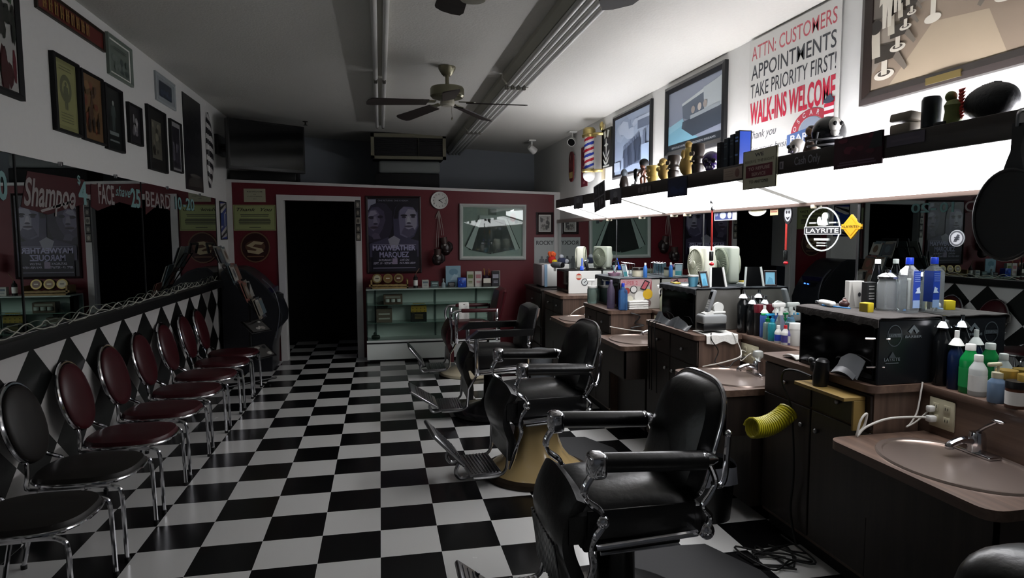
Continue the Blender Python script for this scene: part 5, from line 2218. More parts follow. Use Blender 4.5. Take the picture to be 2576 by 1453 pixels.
# dark drawer chest by the partition with a white unit on it
t = wthing('drawer_chest', 'dark brown drawer chest at the far end by the red wall', 'chest', (2.05, 4.75, 0))
mb = MB()
mb.box((1.9, 4.3, 0), (2.32, 5.15, .93), CABD)
mb.rbox((1.88, 4.28, .93), (2.32, 5.17, .955), CABD, .005)
part('chest_body', mb, t)
for k in range(4):
    d = MB()
    d.rbox((1.888, 4.33, .08 + k * .21), (1.9, 5.12, .27 + k * .21), CABD, .004)
    do = part('drawer_front', d, t)
    d = MB()
    d.ell((1.878, 4.72, .175 + k * .21), (.012, .02, .01), CHROMED)
    part('knob', d, do)
t = wthing('towel_warmer', 'white towel warmer with grey door and blue edge on the drawer chest', 'towel warmer', (2.1, 4.75, .955))
mb = MB()
mb.rbox((1.99, 4.5, .965), (2.3, 4.95, 1.24), WPL, .012)
mb.box((1.99, 4.52, .955), (2.28, 4.93, .966), BLACKM)
part('housing', mb, t)
mb = MB()
mb.rbox((1.95, 4.5, .975), (1.985, 4.95, 1.235), mat('warmer_grey', '#8c8688', .4), .01)
part('door', mb, t)
mb = MB()
mb.box((1.984, 4.497, .965), (2.02, 4.503, 1.238), mat('edge_blue', '#7c9ab2', .4))
part('edge_strip', mb, t)
# ------------------------------------------------------------------ cases on the cabinets
def case(x0, y0, y1, z1, label, near, top, lid=True):
    t = wthing('counter_case', label, 'case', ((x0 + BX) / 2, (y0 + y1) / 2, LZ), 'cases standing on the station cabinets')
    mb = MB()
    z0 = LZ
    XB = XM - .008
    mb.box((x0, y0, z0), (XB, y1, z0 + .015), BLACK)
    mb.box((x0, y0, z1 - .012), (XB, y1, z1), BLACK)
    mb.box((XB - .01, y0, z0), (XB, y1, z1), BLACK)
    mb.box((x0, y1 - .012, z0), (XB, y1, z1), BLACK)
    part('case_shell', mb, t)
    mb = MB()
    mb.rbox((x0 - .004, y0 - .004, z0), (XB, y0 + .01, z1 - .004), near, .004, 1)
    part('near_side_panel', mb, t)
    mb = MB()
    mb.rbox((x0 - .006, y0 + .02, z0 + .018), (x0 + .002, y1 - .014, z1 - .014), GLASSB, .003, 1)
    d = part('front_door', mb, t)
    if lid:
        rg = random.Random(int(y0 * 100))
        mb = MB()
        ph = rg.random() * 6

        def fn(u, v):
            y = y0 - .012 + (y1 - y0 + .024) * v
            s = u * 1.22
            wv = .003 * math.sin(v * 31 + ph) + .002 * math.sin(v * 73)
            if s < 1:
                return (XB - (XB - x0 + .012) * s, y, z1 + .006 + .0015 * math.sin(u * 17 + v * 9))
            return (x0 - .013 - .002 * math.sin(v * 40), y, z1 + .004 - (s - 1) * .14 - (s - 1) * 4 * abs(wv) - wv * (s > 1.15))
        mb.grid(fn, 24, 40, top, .004)
        part('top_cover', mb, t)
    return t, d


t, d = case(2.1, -.82, -.29, 1.237, 'big black case with LAYRITE decals on the nearest cabinet', mat('case_dark_panel', '#15171a', .25), GTOWEL)
pl = Pl((2.215, -.8245, 1.095), (1, 0, 0), (0, 0, 1))
mb = MB()
A = Art(mb, pl, .23, .28, lift=.001)
g = c_('#5d6468')
A.ring(.32, .76, .16, .17, c_('#3a4044'), .9)
A.r(.18, .73, .46, .8, c_('#2a2e32'))
A.t('LAYRITE', .32, .765, .045, g, .26, .02)
A.t('LAYRITE', .28, .4, .05, g, .34, .02)
A.lines(.14, .42, [.34], .012, g, 0)
A.p([(.6, .82), (.72, .92), (.84, .82), (.78, .78), (.72, .86), (.66, .78)], g)
A.t('BARBER', .72, .74, .04, g, .36, .02)
A.p([(.2, .42), (.28, .52), (.36, .42)], c_('#3a4044'))
part('decals', mb, t, 'grey LAYRITE and barber decals')
for q in ([(2.06, -.79, 1.155), (2.15, -.826, 1.155)], [(2.07, -.79, 1.03), (2.13, -.826, 1.035)]):
    mb = MB()
    mb.tube(q, .004, CHROME, 6)
    part('door_hinge', mb, d)
mb = MB()
mb.grid(lambda u, v: (2.06 + .04 * v - .02 * u, -.6 - .17 * u, LZ + .014 + .08 * v + .02 * math.sin(u * 3)), 8, 4, c_('#5c5f62'), .004)
mb.grid(lambda u, v: (2.05 + .05 * v - .02 * u, -.59 - .17 * u, LZ + .012 + .05 * v + .02 * math.sin(u * 3)), 8, 4, c_('#3d4044'), .004)
solo('magazine', mb, 'curled grey magazine leaning at the near front of the LAYRITE case', 'magazine')

t, d = case(2.09, .8, 1.34, 1.232, 'black case with grey cover on the cabinet with the phone', mat('case_grey_panel', '#55534f', .4), mat('dark_cover', '#33363a', .9, noise=.15, nscale=50))
mb = MB()
mb.grid(lambda u, v: (2.055 - .035 * v + .008 * math.sin(u * 25), 1.32 - .54 * u, LZ + .002 + .075 * (1 - v) * (.7 + .3 * math.sin(u * 11 + 1))), 30, 8, mat('plastic_bag', '#4a4d50', .35, noise=.3, nscale=40), .002)
solo('plastic_bag', mb, 'crumpled grey plastic bag along the foot of the phone cabinet case', 'bag')

t, d = case(2.05, 2.1, 2.72, 1.215, 'black case whose near side is covered with stickers', mat('case_pale_panel', '#a8a49c', .45), mat('dark_cover', '#33363a', .9))
pl = Pl((2.19, 2.0955, 1.085), (1, 0, 0), (0, 0, 1))
mb = MB()
A = Art(mb, pl, .28, .26, lift=.001)
A.r(0, .76, 1, 1, c_('#b08a8c'))
A.t('SUPER 2', .3, .88, .13, c_('#a05a62'), .5, .02)
rg = random.Random(3)
for cx, cy, r, cl in ((.2, .62, .1, '#8c3a34'), (.42, .66, .12, '#2a2a2c'), (.42, .66, .095, '#c6c4c0'), (.62, .42, .17, '#d0cec8'), (.3, .35, .1, '#c8c4b0'), (.14, .3, .09, '#b8b4a8'), (.45, .22, .1, '#d2d0c8'), (.2, .12, .09, '#9c948c'), (.88, .5, .16, '#c8a22c'), (.9, .2, .1, '#6c5c58')):
    A.e(cx, cy, r, r * 1.08, c_(cl), 18)
A.p([(.62, .68), (.78, .98), (.95, .9), (.8, .62)], c_('#201c1e'))
A.p([(.66, .7), (.79, .93), (.9, .88), (.78, .66)], c_('#a8545c'))
A.p([(.95, .7), (1, .98), (1, .98), (1, .6)], c_('#8c2a34'))
A.r(.6, .08, .78, .18, c_('#26262a'))
part('stickers', mb, t, 'colourful stickers and pink strip')

t, d = case(2.04, 3.64, 4.13, 1.205, 'far black case with plain white near side and two round stickers', WPL, BLACKM, False)
pl = Pl((2.185, 3.6355, 1.08), (1, 0, 0), (0, 0, 1))
mb = MB()
A = Art(mb, pl, .28, .25, lift=.001)
A.e(.38, .74, .12, .14, c_('#b04838'), 20)
A.r(.26, .68, .5, .8, c_('#c9b8a8'))
A.e(.62, .5, .14, .16, c_('#4a4e50'), 20)
A.e(.62, .5, .11, .125, c_('#c6cac8'), 20)
A.p([(.58, .48), (.66, .56), (.67, .53), (.6, .45)], c_('#3a3c40'))
part('stickers', mb, t, 'red and grey round stickers')


# ------------------------------------------------------------------ bottles and tools
def bottle(label, x, y, z, r, h, body, cap=WPL, capr=None, caph=.03, neck=.35, sh=.72, top=None, lab=None, group=None, name='bottle', cat='bottle', sq=False, capshape=0):
    t = thing(name, label, cat, (x, y, z), 0, group)
    capr = capr or r * .45
    hb = h - caph
    mb = MB()
    mb.lathe([(0, 0), (r * .92, 0), (r, .006), (r, hb * sh), (r * .92, hb * (sh + .06)), (capr * 1.05, hb * .96), (capr * .95, hb), (0, hb)], body, seg=20 if not sq else 4, T=Matrix.Rotation(PI / 4, 4, 'Z') if sq else None)
    part('bottle_body', mb, t)
    mb = MB()
    if capshape == 0:
        mb.lathe([(0, hb), (capr, hb), (capr, h - .003), (capr * .9, h), (0, h)], cap, seg=16)
        part('cap', mb, t)
    elif capshape == 1:      # pump
        mb.lathe([(0, hb), (capr, hb), (capr, hb + caph * .35), (.005, hb + caph * .4), (.005, hb + caph * .8), (0, hb + caph * .8)], cap, seg=14)
        mb.rbox((-.045, -.008, hb + caph * .75), (.012, .008, hb + caph), cap, .004)
        part('pump', mb, t)
    elif capshape == 2:      # trigger
        mb.lathe([(0, hb), (capr, hb), (capr * .9, hb + caph * .3), (0, hb + caph * .3)], cap, seg=14)
        mb.rbox((-.055, -.011, hb + caph * .62), (.03, .011, hb + caph), cap, .008)
        mb.rbox((-.008, -.01, hb + caph * .25), (.02, .01, hb + caph * .7), cap, .005)
        mb.tube([(-.025, 0, hb + caph * .65), (-.035, 0, hb + caph * .35), (-.03, 0, hb)], .006, cap, 6)
        part('trigger_sprayer', mb, t)
    else:                    # spray dome
        mb.lathe([(0, hb), (r * .96, hb * sh + .002 if False else hb), (r * .5, hb + caph * .4), (.009, hb + caph * .5), (.009, h), (0, h)], cap, seg=18)
        part('spray_top', mb, t)
    if lab:
        mb = MB()
        mb.lathe([(r * 1.015, hb * .15), (r * 1.015, hb * .6)], lab, seg=20)
        part('bottle_label', mb, t)
    return t


CLEARB = mat('clear_bottle', '#f2f6f8', .03, trans=.9, ior=1.12)
BLUEB = mat('blue_bottle', '#5f93d8', .04, trans=.85, ior=1.15)
PURB = mat('violet_bottle', '#a79ab8', .04, trans=.8, ior=1.15)
TEALB = mat('teal_bottle', '#2f9aa8', .1, trans=.4)
GREENB = mat('green_bottle', '#0f7a3a', .25)
DBLUE = mat('dark_blue_bottle', '#12203f', .25)
BLUECAP = mat('blue_cap', '#1636b0', .3)
LABW = mat('label_white', '#c6c6c2', .6)
LABB = mat('label_blue', '#243c9c', .5)
LABP = mat('label_purple', '#3d3776', .5)
ZT = 1.245


def yy(x, px, py=760):
    return P(0, x, px, py).y


# on the near case
x = 2.355
t = bottle('clear square water bottle with blue cap and blue label on the LAYRITE case', x, yy(x, 2285, 740), ZT, .042, .25, CLEARB, BLUECAP, .016, .03, sh=.8, sq=True)
mb = MB()
mb.box((-.004, -.0315, .05), (.0315, -.0312, .19), mat('label_water', '#24409c', .4))
mb.box((.0312, -.0315, .05), (.0315, .02, .19), mat('label_water', '#24409c', .4))
mb.box((-.004, -.0318, .025), (.0316, -.0314, .06), mat('label_pale_blue', '#8ea6cc', .4))
A = Art(mb, Pl((0, -.0316, .12), (1, 0, 0), (0, 0, 1)), .063, .14, lift=.0005)
A.lines(.5, .95, [.92, .86, .8, .74, .68], .015, c_('#7c90c8'))
A.p([(.55, .3), (.7, .38), (.65, .44), (.9, .5), (1, .3)], c_('#b8c8e0'))
part('bottle_label', mb, t, 'blue label')
x = 2.33
t = thing('apothecary_jar', 'clear glass jar with chrome lid left of the clear water bottle', 'jar', (x, yy(x, 2232), ZT))
mb = MB()
mb.lathe([(0, 0), (.042, 0), (.046, .01), (.046, .13), (.04, .14), (.04, .15), (.036, .15), (.036, .138), (.041, .128), (.041, .012), (0, .01)], CLEARB, seg=24)
part('glass_jar', mb, t)
mb = MB()
mb.lathe([(0, .15), (.046, .15), (.047, .16), (.03, .172), (.012, .178), (.012, .19), (0, .192)], CHROME, seg=24)
part('chrome_lid', mb, t)
bottle('black glass bottle with white cap behind the chrome lidded jar', 2.37, yy(2.37, 2207, 700), ZT, .034, .235, mat('black_bottle', '#08090a', .1), WPL, .013, .022, sh=.55)
x = 2.2
t = thing('yellow_cube', 'small yellow cube beside the glass jar on the near case', 'cube', (x, yy(x, 2180, 765), ZT), math.radians(20))
mb = MB()
mb.rbox((-.022, -.022, 0), (.022, .022, .044), mat('cube_yellow', '#b9a41c', .45), .003)
part('cube_body', mb, t)
mb = MB()
mb.box((-.0228, -.018, .004), (-.0222, .018, .04), mat('cube_olive', '#6e6222', .5))
part('cube_side', mb, t)


def tent(label, px, x, wd, h, hexc, rz, art):
    t = thing('small_box', label, 'box', (x, yy(x, px), ZT), math.radians(rz))
    mb = MB()
    mb.rbox((-wd / 2, -.018, 0), (wd / 2, .018, h), mat('card_' + hexc[1:], hexc, .5), .002, 1)
    part('carton', mb, t)
    mb = MB()
    art(Art(mb, Pl((0, -.018, h / 2), (1, 0, 0), (0, 0, 1)), wd, h, lift=.001))
    part('printed_label', mb, t)


tent('black printed carton with white lettering lines behind the yellow cube', 2184, 2.29, .05, .13, '#141414', 0, lambda A: A.lines(.2, .8, [.85, .75, .6, .5, .4, .2], .04, c_('#8c8c88')))
tent('white card box with grey peak beside the black printed carton', 2148, 2.28, .075, .13, '#b9b7b2', -10, lambda A: (A.p([(.05, .05), (.2, .95), (.45, .05)], c_('#8a8884')), A.e(.7, .5, .1, .08, c_('#2c2c30'), 12)))
x = 2.19
t = thing('hair_clipper', 'white hair clipper lying on the far end of the near case', 'clipper', (x, yy(x, 2078), ZT), math.radians(80))
mb = MB()
mb.rbox((-.07, -.018, .004), (.05, .018, .03), WPL, .012, 3)
part('clipper_body', mb, t)
mb = MB()
mb.rbox((.05, -.02, .008), (.072, .02, .022), CHROMED, .003)
part('blade', mb, t)
x = 2.17
a, b = P(0, x, 2068, 772).y, P(0, x, 2125, 765).y
mb = MB()
mb.cyl((x, a, ZT + .005), (x + .03, b, ZT + .005), .0045, mat('pen_blue', '#2a6aa0', .35), seg=8)
t = solo('pen', mb, 'blue pen lying on the near case in front of the clipper', 'pen')
t = thing('trinket', 'brown lumpy trinket beside the white card box', 'ornament', (2.24, yy(2.24, 2126), ZT))
mb = MB()
mb.ell((0, 0, .018), (.03, .025, .02), mat('trinket_brown', '#3c2220', .4, noise=.4, nscale=80))
mb.ell((.01, .01, .036), (.014, .014, .014), mat('trinket_brown', '#3c2220', .4))
part('body', mb, t)
mb = MB()
mb.ell((-.012, -.01, .034), (.01, .01, .008), c_('#8a6a64'))
part('knob', mb, t)

# near ledge row
LX = 2.372
row = [(2366, .034, .3, mat('black_can', '#0d0f11', .2), CHROME, 3, 'tall black spray can with silver dome beside the LAYRITE case', None, .05),
       (2402, .03, .245, DBLUE, WPL, 3, 'dark blue bottle with white nozzle beside the tall black can', None, .06),
       (2438, .037, .2, GREENB, WPL, 0, 'big green bottle with white cap on the near ledge', mat('label_green', '#1c8a48', .5), .025),
       (2466, .032, .165, mat('clear_white', '#aeb2b0', .3), LABW, 0, 'pale clear bottle with white cap in front of the green bottle', LABW, .025)]
for i, (px, r, h, m, cm, cs, lab, lm, ch) in enumerate(row):
    bottle(lab, LX - .012 * (i == 3), yy(LX, px, 950), LZ, r, h, m, cm, r * .5, ch, lab=lm, capshape=cs, sh=.75)
bottle('clear blue pump bottle with cream pump, second from the right edge', LX - .03, yy(LX - .03, 2508, 980), LZ, .032, .155, mat('pale_blue_bottle', '#7c96b4', .15, trans=.5), CREAM, .02, .06, capshape=1, sh=.8)


def jar(label, x, y, z, r, h, body, lid, lab=None, group=None):
    t = thing('pomade_jar', label, 'jar', (x, y, z), 0, group)
    mb = MB()
    mb.lathe([(0, 0), (r * .95, 0), (r, .004), (r, h * .74), (0, h * .74)], body, seg=24)
    part('jar', mb, t)
    mb = MB()
    mb.lathe([(0, h * .74), (r * 1.03, h * .74), (r * 1.03, h - .003), (r, h), (0, h)], lid, seg=24)
    part('lid', mb, t)
    if lab:
        mb = MB()
        mb.lathe([(r * 1.01, h * .12), (r * 1.01, h * .62)], lab, seg=24)
        part('bottle_label', mb, t)


jar('brown jar with black lid at the right edge of the ledge', LX - .03, yy(LX - .03, 2558, 970), LZ, .035, .1, mat('jar_brown2', '#4a2a1c', .3), BLACK, LABW)
jar('pale jar with gold lid behind the pump bottle', LX + .008, yy(LX, 2528, 950), LZ, .036, .125, mat('jar_pale', '#a49c90', .4), mat('lid_gold', '#a08440', .35, .6))
jar('second gold lidded jar behind the brown jar', LX + .008, yy(LX, 2586, 950), LZ, .036, .125, mat('jar_pale', '#a49c90', .4), mat('lid_gold', '#a08440', .35, .6))

# middle ledge row
bottle('tall black bottle with silver dome right of the photo frame', 2.365, yy(2.365, 1870, 800), LZ, .042, .28, mat('black_can', '#0d0f11', .2), CHROME, .02, .05, capshape=3, sh=.78)
bottle('second tall black bottle with silver dome behind the first', 2.375, yy(2.375, 1893, 800), LZ, .036, .25, mat('black_can', '#0d0f11', .2), CHROMED, .02, .05, capshape=3, sh=.78)
jar('dark red lidded black jar among the middle ledge bottles', 2.385, yy(2.385, 1908, 820), LZ, .03, .2, BLACK, mat('lid_red', '#5c1420', .3))
bottle('blue aerosol can with white cone nozzle on the middle ledge', 2.38, yy(2.38, 1922, 830), LZ, .026, .2, mat('can_blue', '#3f5fa8', .3), WPL, .012, .045, capshape=3, sh=.85)
bottle('clear bottle with green pump on the middle ledge', 2.36, yy(2.36, 1930, 840), LZ, .026, .16, mat('clear_green', '#9cb8ac', .1, trans=.6), mat('pump_green', '#128a4c', .35), .013, .05, capshape=1, sh=.85)
bottle('teal bottle with bright blue pump on the middle ledge', 2.355, yy(2.355, 1942, 845), LZ, .026, .165, TEALB, mat('pump_blue', '#1c8cc0', .35), .013, .05, capshape=1, sh=.85)
bottle('clear spray bottle with big white trigger on the middle ledge', 2.385, yy(2.385, 1962, 835), LZ, .028, .235, CLEARB, WPL, .014, .075, capshape=2, sh=.7)
bottle('small blue labelled bottle with white cap left of the red capped one', 2.345, yy(2.345, 1957, 860), LZ, .021, .105, LABW, WPL, .01, .02, lab=LABB)
bottle('small purple labelled bottle with red cap on the middle ledge', 2.345, yy(2.345, 1975, 862), LZ, .023, .115, LABW, mat('cap_red', '#a8202a', .4), .01, .02, lab=LABP)
bottle('striped purple and white bottle right of the red capped one', 2.365, yy(2.365, 1988, 865), LZ, .02, .11, mat('striped', '#5c5690', .5), WPL, .01, .02, lab=LABW)
jar('white lidded pale jar at the right end of the middle ledge', 2.385, yy(2.385, 2000, 850), LZ, .032, .13, LABW, WPL)
# between third and second cabinets
bottle('white topped spray bottle beside the blue bottles', 2.37, 1.94, LZ, .028, .22, mat('pale_olive', '#b0b49c', .2, trans=.4), WPL, .014, .08, capshape=2, sh=.7)
bottle('tiny clear bottle with light blue cap beside the white sprayer', 2.36, 1.8, LZ, .022, .125, CLEARB, mat('cap_sky', '#2f8cc4', .35), .012, .02)
bottle('violet tinted bottle standing left of the blue bottle', 2.0, 2.2, LZ, .035, .25, PURB, mat('cap_violet', '#6c6478', .3), .013, .02, sh=.66)
t = bottle('clear blue water bottle with blue cap on the sticker cabinet', 2.06, 2.068, LZ, .043, .23, BLUEB, BLUECAP, .014, .03, sh=.78, sq=True)
bottle('second clear blue bottle with blue cap on the ledge beyond the towels', 2.37, yy(2.37, 1637, 740), LZ, .04, .22, BLUEB, BLUECAP, .014, .03, sh=.78, sq=True)
t = thing('towel_stack', 'stack of folded white towels in front of the stickers', 'towels', (2.2, 2.07, LZ))
for k in range(4):
    mb = MB()
    mb.rbox((-.09, -.022 + .002 * (k % 2), .001 + k * .019), (.09, .022, .019 + k * .019), TOWEL, .008, 3)
    part('folded_towel', mb, t)
t = thing('soap_jar', 'big glass jar with white pump on the left end of the sticker cabinet', 'jar', (1.985, 2.66, LZ))
mb = MB()
mb.lathe([(0, 0), (.045, 0), (.05, .01), (.05, .13), (.044, .145), (0, .145)], mat('jar_green_glass', '#8ca8a2', .05, trans=.7, ior=1.2), seg=24)
part('glass_jar', mb, t)
mb = MB()
mb.lathe([(0, .145), (.046, .145), (.046, .162), (.01, .165), (.008, .21), (0, .21)], WPL, seg=20)
mb.rbox((-.06, -.012, .205), (.02, .012, .225), WPL, .006)
part('pump', mb, t)


def fan(label, x, y, z, rz, s=1.0):
    t = thing('box_fan', label, 'fan', (x, y, z), rz, 'small box fans at the stations')
    FW_ = mat('fan_white', '#c9cabc', .4)
    FG = mat('fan_grille', '#a9ab98', .45)
    mb = MB()
    w_ = .155 * s
    mb.rbox((-.04, -w_, .012), (.04, w_, .012 + 2 * w_), FW_, .02, 3)
    part('fan_housing', mb, t)
    for k, sx in enumerate((1, -1)):
        mb = MB()
        c = (0, 0, .012 + w_)
        T = Matrix.Translation((sx * .041, 0, .012 + w_)) @ Matrix.Rotation(PI / 2 * sx, 4, 'Y')
        mb.lathe([(.135 * s, 0), (.14 * s, .012), (.13 * s, .016), (.126 * s, .004)], FG, seg=36, T=T)
        for q in range(36):
            a = 2 * PI * q / 36
            mb.tube([T @ Vector((.035 * s * math.cos(a), .035 * s * math.sin(a), .022)), T @ Vector((.09 * s * math.cos(a + .15), .09 * s * math.sin(a + .15), .02)), T @ Vector((.13 * s * math.cos(a + .3), .13 * s * math.sin(a + .3), .008))], .002, FG, 4)
        part('grille', mb, t)
        mb = MB()
        mb.lathe([(0, .03), (.03 * s, .028), (.036 * s, .018), (0, .018)], FG, seg=24, T=T)
        part('hub_cap', mb, t)
    mb = MB()
    for sy in (-1, 1):
        mb.rbox((-.05, sy * w_ * .6 - .015, 0), (.05, sy * w_ * .6 + .015, .016), FW_, .005)
    part('foot', mb, t)
    return t


fan('white box fan standing on the phone cabinet case', 2.325, 1.185, 1.236, PI, .86)
fan('small white box fan seen edge on at the far station', 2.29, 4.0, 1.206, math.radians(156), .8)

# things on the second case
ZC = 1.24
t = thing('paper_cup', 'light blue cup with white rim in front of the box fan', 'cup', (2.13, .93, ZC))
mb = MB()
mb.lathe([(0, 0), (.028, 0), (.036, .07), (.033, .07), (.027, .006)], mat('cup_blue', '#6fb4d0', .5), seg=24)
part('cup', mb, t)
mb = MB()
mb.lathe([(.036, .07), (.039, .072), (.039, .082), (.036, .082)], WPL, seg=24)
part('rim', mb, t)
t = thing('desk_picture', 'dark desk photo frame with light blue picture next to the cup', 'photo frame', (2.17, .86, ZC), math.radians(25))
fp = Pl((0, 0, .055), (1, 0, 0), (0, .25, .97))
part('frame', frame_mb(fp, .085, .11, .012, .012, mat('frame_bronze', '#2a1f20', .35)), t)
mb = MB()
A = Art(mb, fp, .065, .09, c_('#6aa6c0'), lift=.004)
A.p([(.1, 0), (.3, .5), (.6, .6), (.9, 0)], c_('#4c8aa8'))
part('print', mb, t)
mb = MB()
mb.box((-.03, .0, 0), (.03, .05, .006), BLACK)
part('easel_back', mb, t)
t = thing('easel_mirror', 'standing folding mirror with white edges behind the photo frame', 'mirror', (2.285, .87, ZC), math.radians(10))
mb = MB()
mb.prism([(-.065, .0, 0), (.065, 0, 0), (.05, .02, .135), (-.05, .02, .135)], BLACKG, (0, .006, 0))
part('mirror_glass', mb, t)
mb = MB()
for s in (-1, 1):
    mb.tube([(s * .066, -.002, 0), (s * .051, .018, .135)], .008, WPL, 8)
part('white_edge', mb, t)
t = thing('paper_sheets', 'loose white papers on the phone cabinet case', 'papers', (2.16, 1.03, ZC))
for k in range(3):
    mb = MB()
    T = Matrix.Rotation(.2 - .25 * k, 4, 'Z')
    mb.box((-.06 + .01 * k, -.12 + .07 * k, .0015 * k), (.05, .01 + .07 * k, .0015 * k + .001), PAPER, T)
    part('sheet', mb, t)
mb = MB()
mb.rbox((2.12, 1.2, ZC), (2.17, 1.27, ZC + .012), mat('yellow_pack', '#a8922c', .5), .003)
solo('small_packet', mb, 'small yellow grey packet left of the white papers', 'packet')
# phone on its base beside the case
t = thing('phone_base', 'grey telephone answering base on a white towel beside the case', 'phone base', (2.15, .705, LZ + .02))
mb = MB()
mb.rbox((-.085, -.055, .045), (.085, .055, .105), GPL, .014, 3)
part('upper_housing', mb, t)
mb = MB()
mb.rbox((-.08, -.05, .0), (.08, .05, .046), BLACK, .006)
part('lower_housing', mb, t)
mb = MB()
mb.prism([(-.06, -.03, .105), (.0, -.03, .105), (-.005, -.03, .13), (-.06, -.03, .112)], WPL, (0, .06, 0))
part('cradle', mb, t)
h = thing('cordless_phone', 'silver cordless phone standing in the grey base', 'phone', (2.12, .705, LZ + .14), 0)
T = Matrix.Rotation(.32, 4, 'Y')
mb = MB()
mb.rbox((-.012, -.024, 0), (.012, .024, .15), mat('phone_grey', '#7a7c7e', .3), .008, 3, T)
part('handset', mb, h)
mb = MB()
mb.rbox((-.0135, -.017, .085), (-.0115, .017, .135), BLACKG, .001, 1, T)
part('screen', mb, h)
mb = MB()
for r in range(4):
    for c in range(3):
        mb.box((-.0132, -.016 + c * .0115, .02 + r * .015), (-.012, -.008 + c * .0115, .03 + r * .015), c_('#b0b0ac'), T)
part('keypad', mb, h)
t = thing('tape_dispenser', 'white tape dispenser behind the cordless phone', 'tape dispenser', (2.2, .71, LZ + .126))
mb = MB()
mb.lathe([(.012, -.01), (.035, -.01), (.035, .01), (.012, .01)], WPL, (0, 0, .04), 24, axis='Y')
part('tape_roll', mb, t)
mb = MB()
mb.rbox((-.05, -.014, .0), (.05, .014, .016), WPL, .006)
part('body', mb, t)
t = thing('hand_towel', 'white towel under the phone base hanging over the cabinet edge', 'towel', (2.16, .66, LZ))
mb = MB()
mb.grid(lambda u, v: (-.1 + .22 * v, .13 - .2 * min(u, .72) / .72 * .97 + (-.002 if u > .72 else 0) - .012 * max(0, u - .72), .006 + .003 * math.sin(v * 14 + u * 6) - max(0, u - .72) * .2 * (1 + .15 * math.sin(v * 9))), 20, 20, TOWEL, .006)
part('towel', mb, t)
mb = MB()
mb.grid(lambda u, v: (2.1 + .13 * v, -.15 - .12 * u + .01 * math.sin(v * 5), LZ + .008 + .018 * math.sin(u * 3.1) * (.6 + .4 * math.sin(v * 7 + 1)) ** 2), 14, 14, TOWEL, .006)
solo('hand_towel', mb, 'crumpled white towel at the far end of the nearest cabinet', 'towel')

# third case: jar, frame, combs
jar('cream labelled jar with black lid on the sticker covered case', 2.27, 2.25, 1.222, .05, .085, mat('jar_cream', '#b8b09c', .4), mat('lid_dark', '#1c1410', .3), mat('label_cream', '#c4bea8', .5))
bottle('slim blue and green bottle beside the cream labelled jar', 2.3, 2.16, 1.222, .018, .13, mat('slim_blue', '#3a6cb0', .3), WPL, .009, .02)
t = thing('desk_picture', 'small silver framed picture with teal scene on the sticker covered case', 'photo frame', (2.16, 2.3, 1.222), math.radians(35))
part('frame', frame_mb(fp, .075, .12, .008, .01, CHROMED), t)
mb = MB()
A = Art(mb, fp, .06, .105, c_('#6c7c84'), lift=.004)
A.r(0, 0, 1, .4, c_('#2f6a70'))
part('print', mb, t)
mb = MB()
mb.box((-.02, .0, 0), (.02, .05, .006), BLACK)
part('easel_back', mb, t)
t = thing('comb_tray', 'pink tray full of combs on the sticker covered case', 'tray', (2.12, 2.45, 1.222))
mb = MB()
mb.lathe([(0, 0), (.05, 0), (.06, .03), (.055, .03), (.047, .006)], mat('tray_pink', '#b08aa0', .4), seg=24)
part('tray', mb, t)
for k, cl in enumerate(('#2a2a2e', '#7ab8b0', '#c8c8cc', '#6c3a5a', '#1c1c20')):
    mb = MB()
    a = k * 1.2
    mb.rbox((-.006, -.003, 0), (.006, .003, .1), c_(cl), .002, 1, Matrix.Translation((.02 * math.cos(a), .02 * math.sin(a), .01)) @ Matrix.Rotation(.5, 4, Vector((math.sin(a), -math.cos(a), 0))))
    part('comb', mb, t)
t = thing('wire_rack', 'chrome wire rack holding tools at the back of the sticker case', 'rack', (2.29, 2.5, 1.222))
mb = MB()
for k in range(5):
    mb.tube([(0, -.12 + .06 * k, 0), (0, -.12 + .06 * k, .11), (-.04, -.12 + .06 * k, .12)], .003, CHROME, 6)
mb.tube([(0, -.13, .11), (0, .13, .11)], .003, CHROME, 6)
mb.tube([(0, -.13, .004), (0, .13, .004)], .004, CHROME, 6)
part('wire_frame', mb, t)
# far case
t = thing('hair_dryer', 'grey and black hair dryer lying at the far station', 'hair dryer', (2.06, 4.2, 1.2), math.radians(-60))
mb = MB()
mb.lathe([(.02, -.09), (.035, -.06), (.038, .03), (.032, .08), (.026, .085)], mat('dryer_grey', '#5c5e62', .35), (0, 0, .045), 20, axis='X')
part('barrel', mb, t)
mb = MB()
mb.lathe([(.024, .0), (.03, .0), (.03, .012), (.024, .012)], BLACK, (.084, 0, .045), 20, axis='X')
part('nozzle', mb, t)
mb = MB()
mb.rbox((-.05, -.012, -.03), (-.02, .012, .03), WPL, .008)
part('handle', mb, t)
t = thing('brush', 'bright blue hair pick brush on the far white faced case', 'brush', (2.2, 3.68, 1.206), math.radians(70))
mb = MB()
mb.rbox((-.006, -.02, 0), (.006, .02, .05), mat('brush_blue', '#1448b8', .35), .004, 2, Matrix.Rotation(.3, 4, 'Y'))
mb.tube([(.015, 0, .05), (.05, 0, .13)], .007, mat('brush_blue', '#1448b8', .35), 8)
part('brush_body', mb, t)
mb = MB()
for k in range(5):
    mb.cyl((-.002 - .01, -.016 + .008 * k, .01), (-.02, -.016 + .008 * k, .006), .002, mat('brush_blue', '#1448b8', .35), seg=5)
part('teeth', mb, t)
t = thing('hair_clipper', 'black hair clipper standing on the far white faced case', 'clipper', (2.27, 3.68, 1.206))
mb = MB()
mb.rbox((-.015, -.02, 0), (.015, .02, .1), BLACK, .01, 2, Matrix.Rotation(-.3, 4, 'Y'))
part('clipper_body', mb, t)
mb = MB()
mb.rbox((-.016, -.02, .1), (.012, .02, .115), CHROMED, .003, 1, Matrix.Rotation(-.3, 4, 'Y'))
part('blade', mb, t)
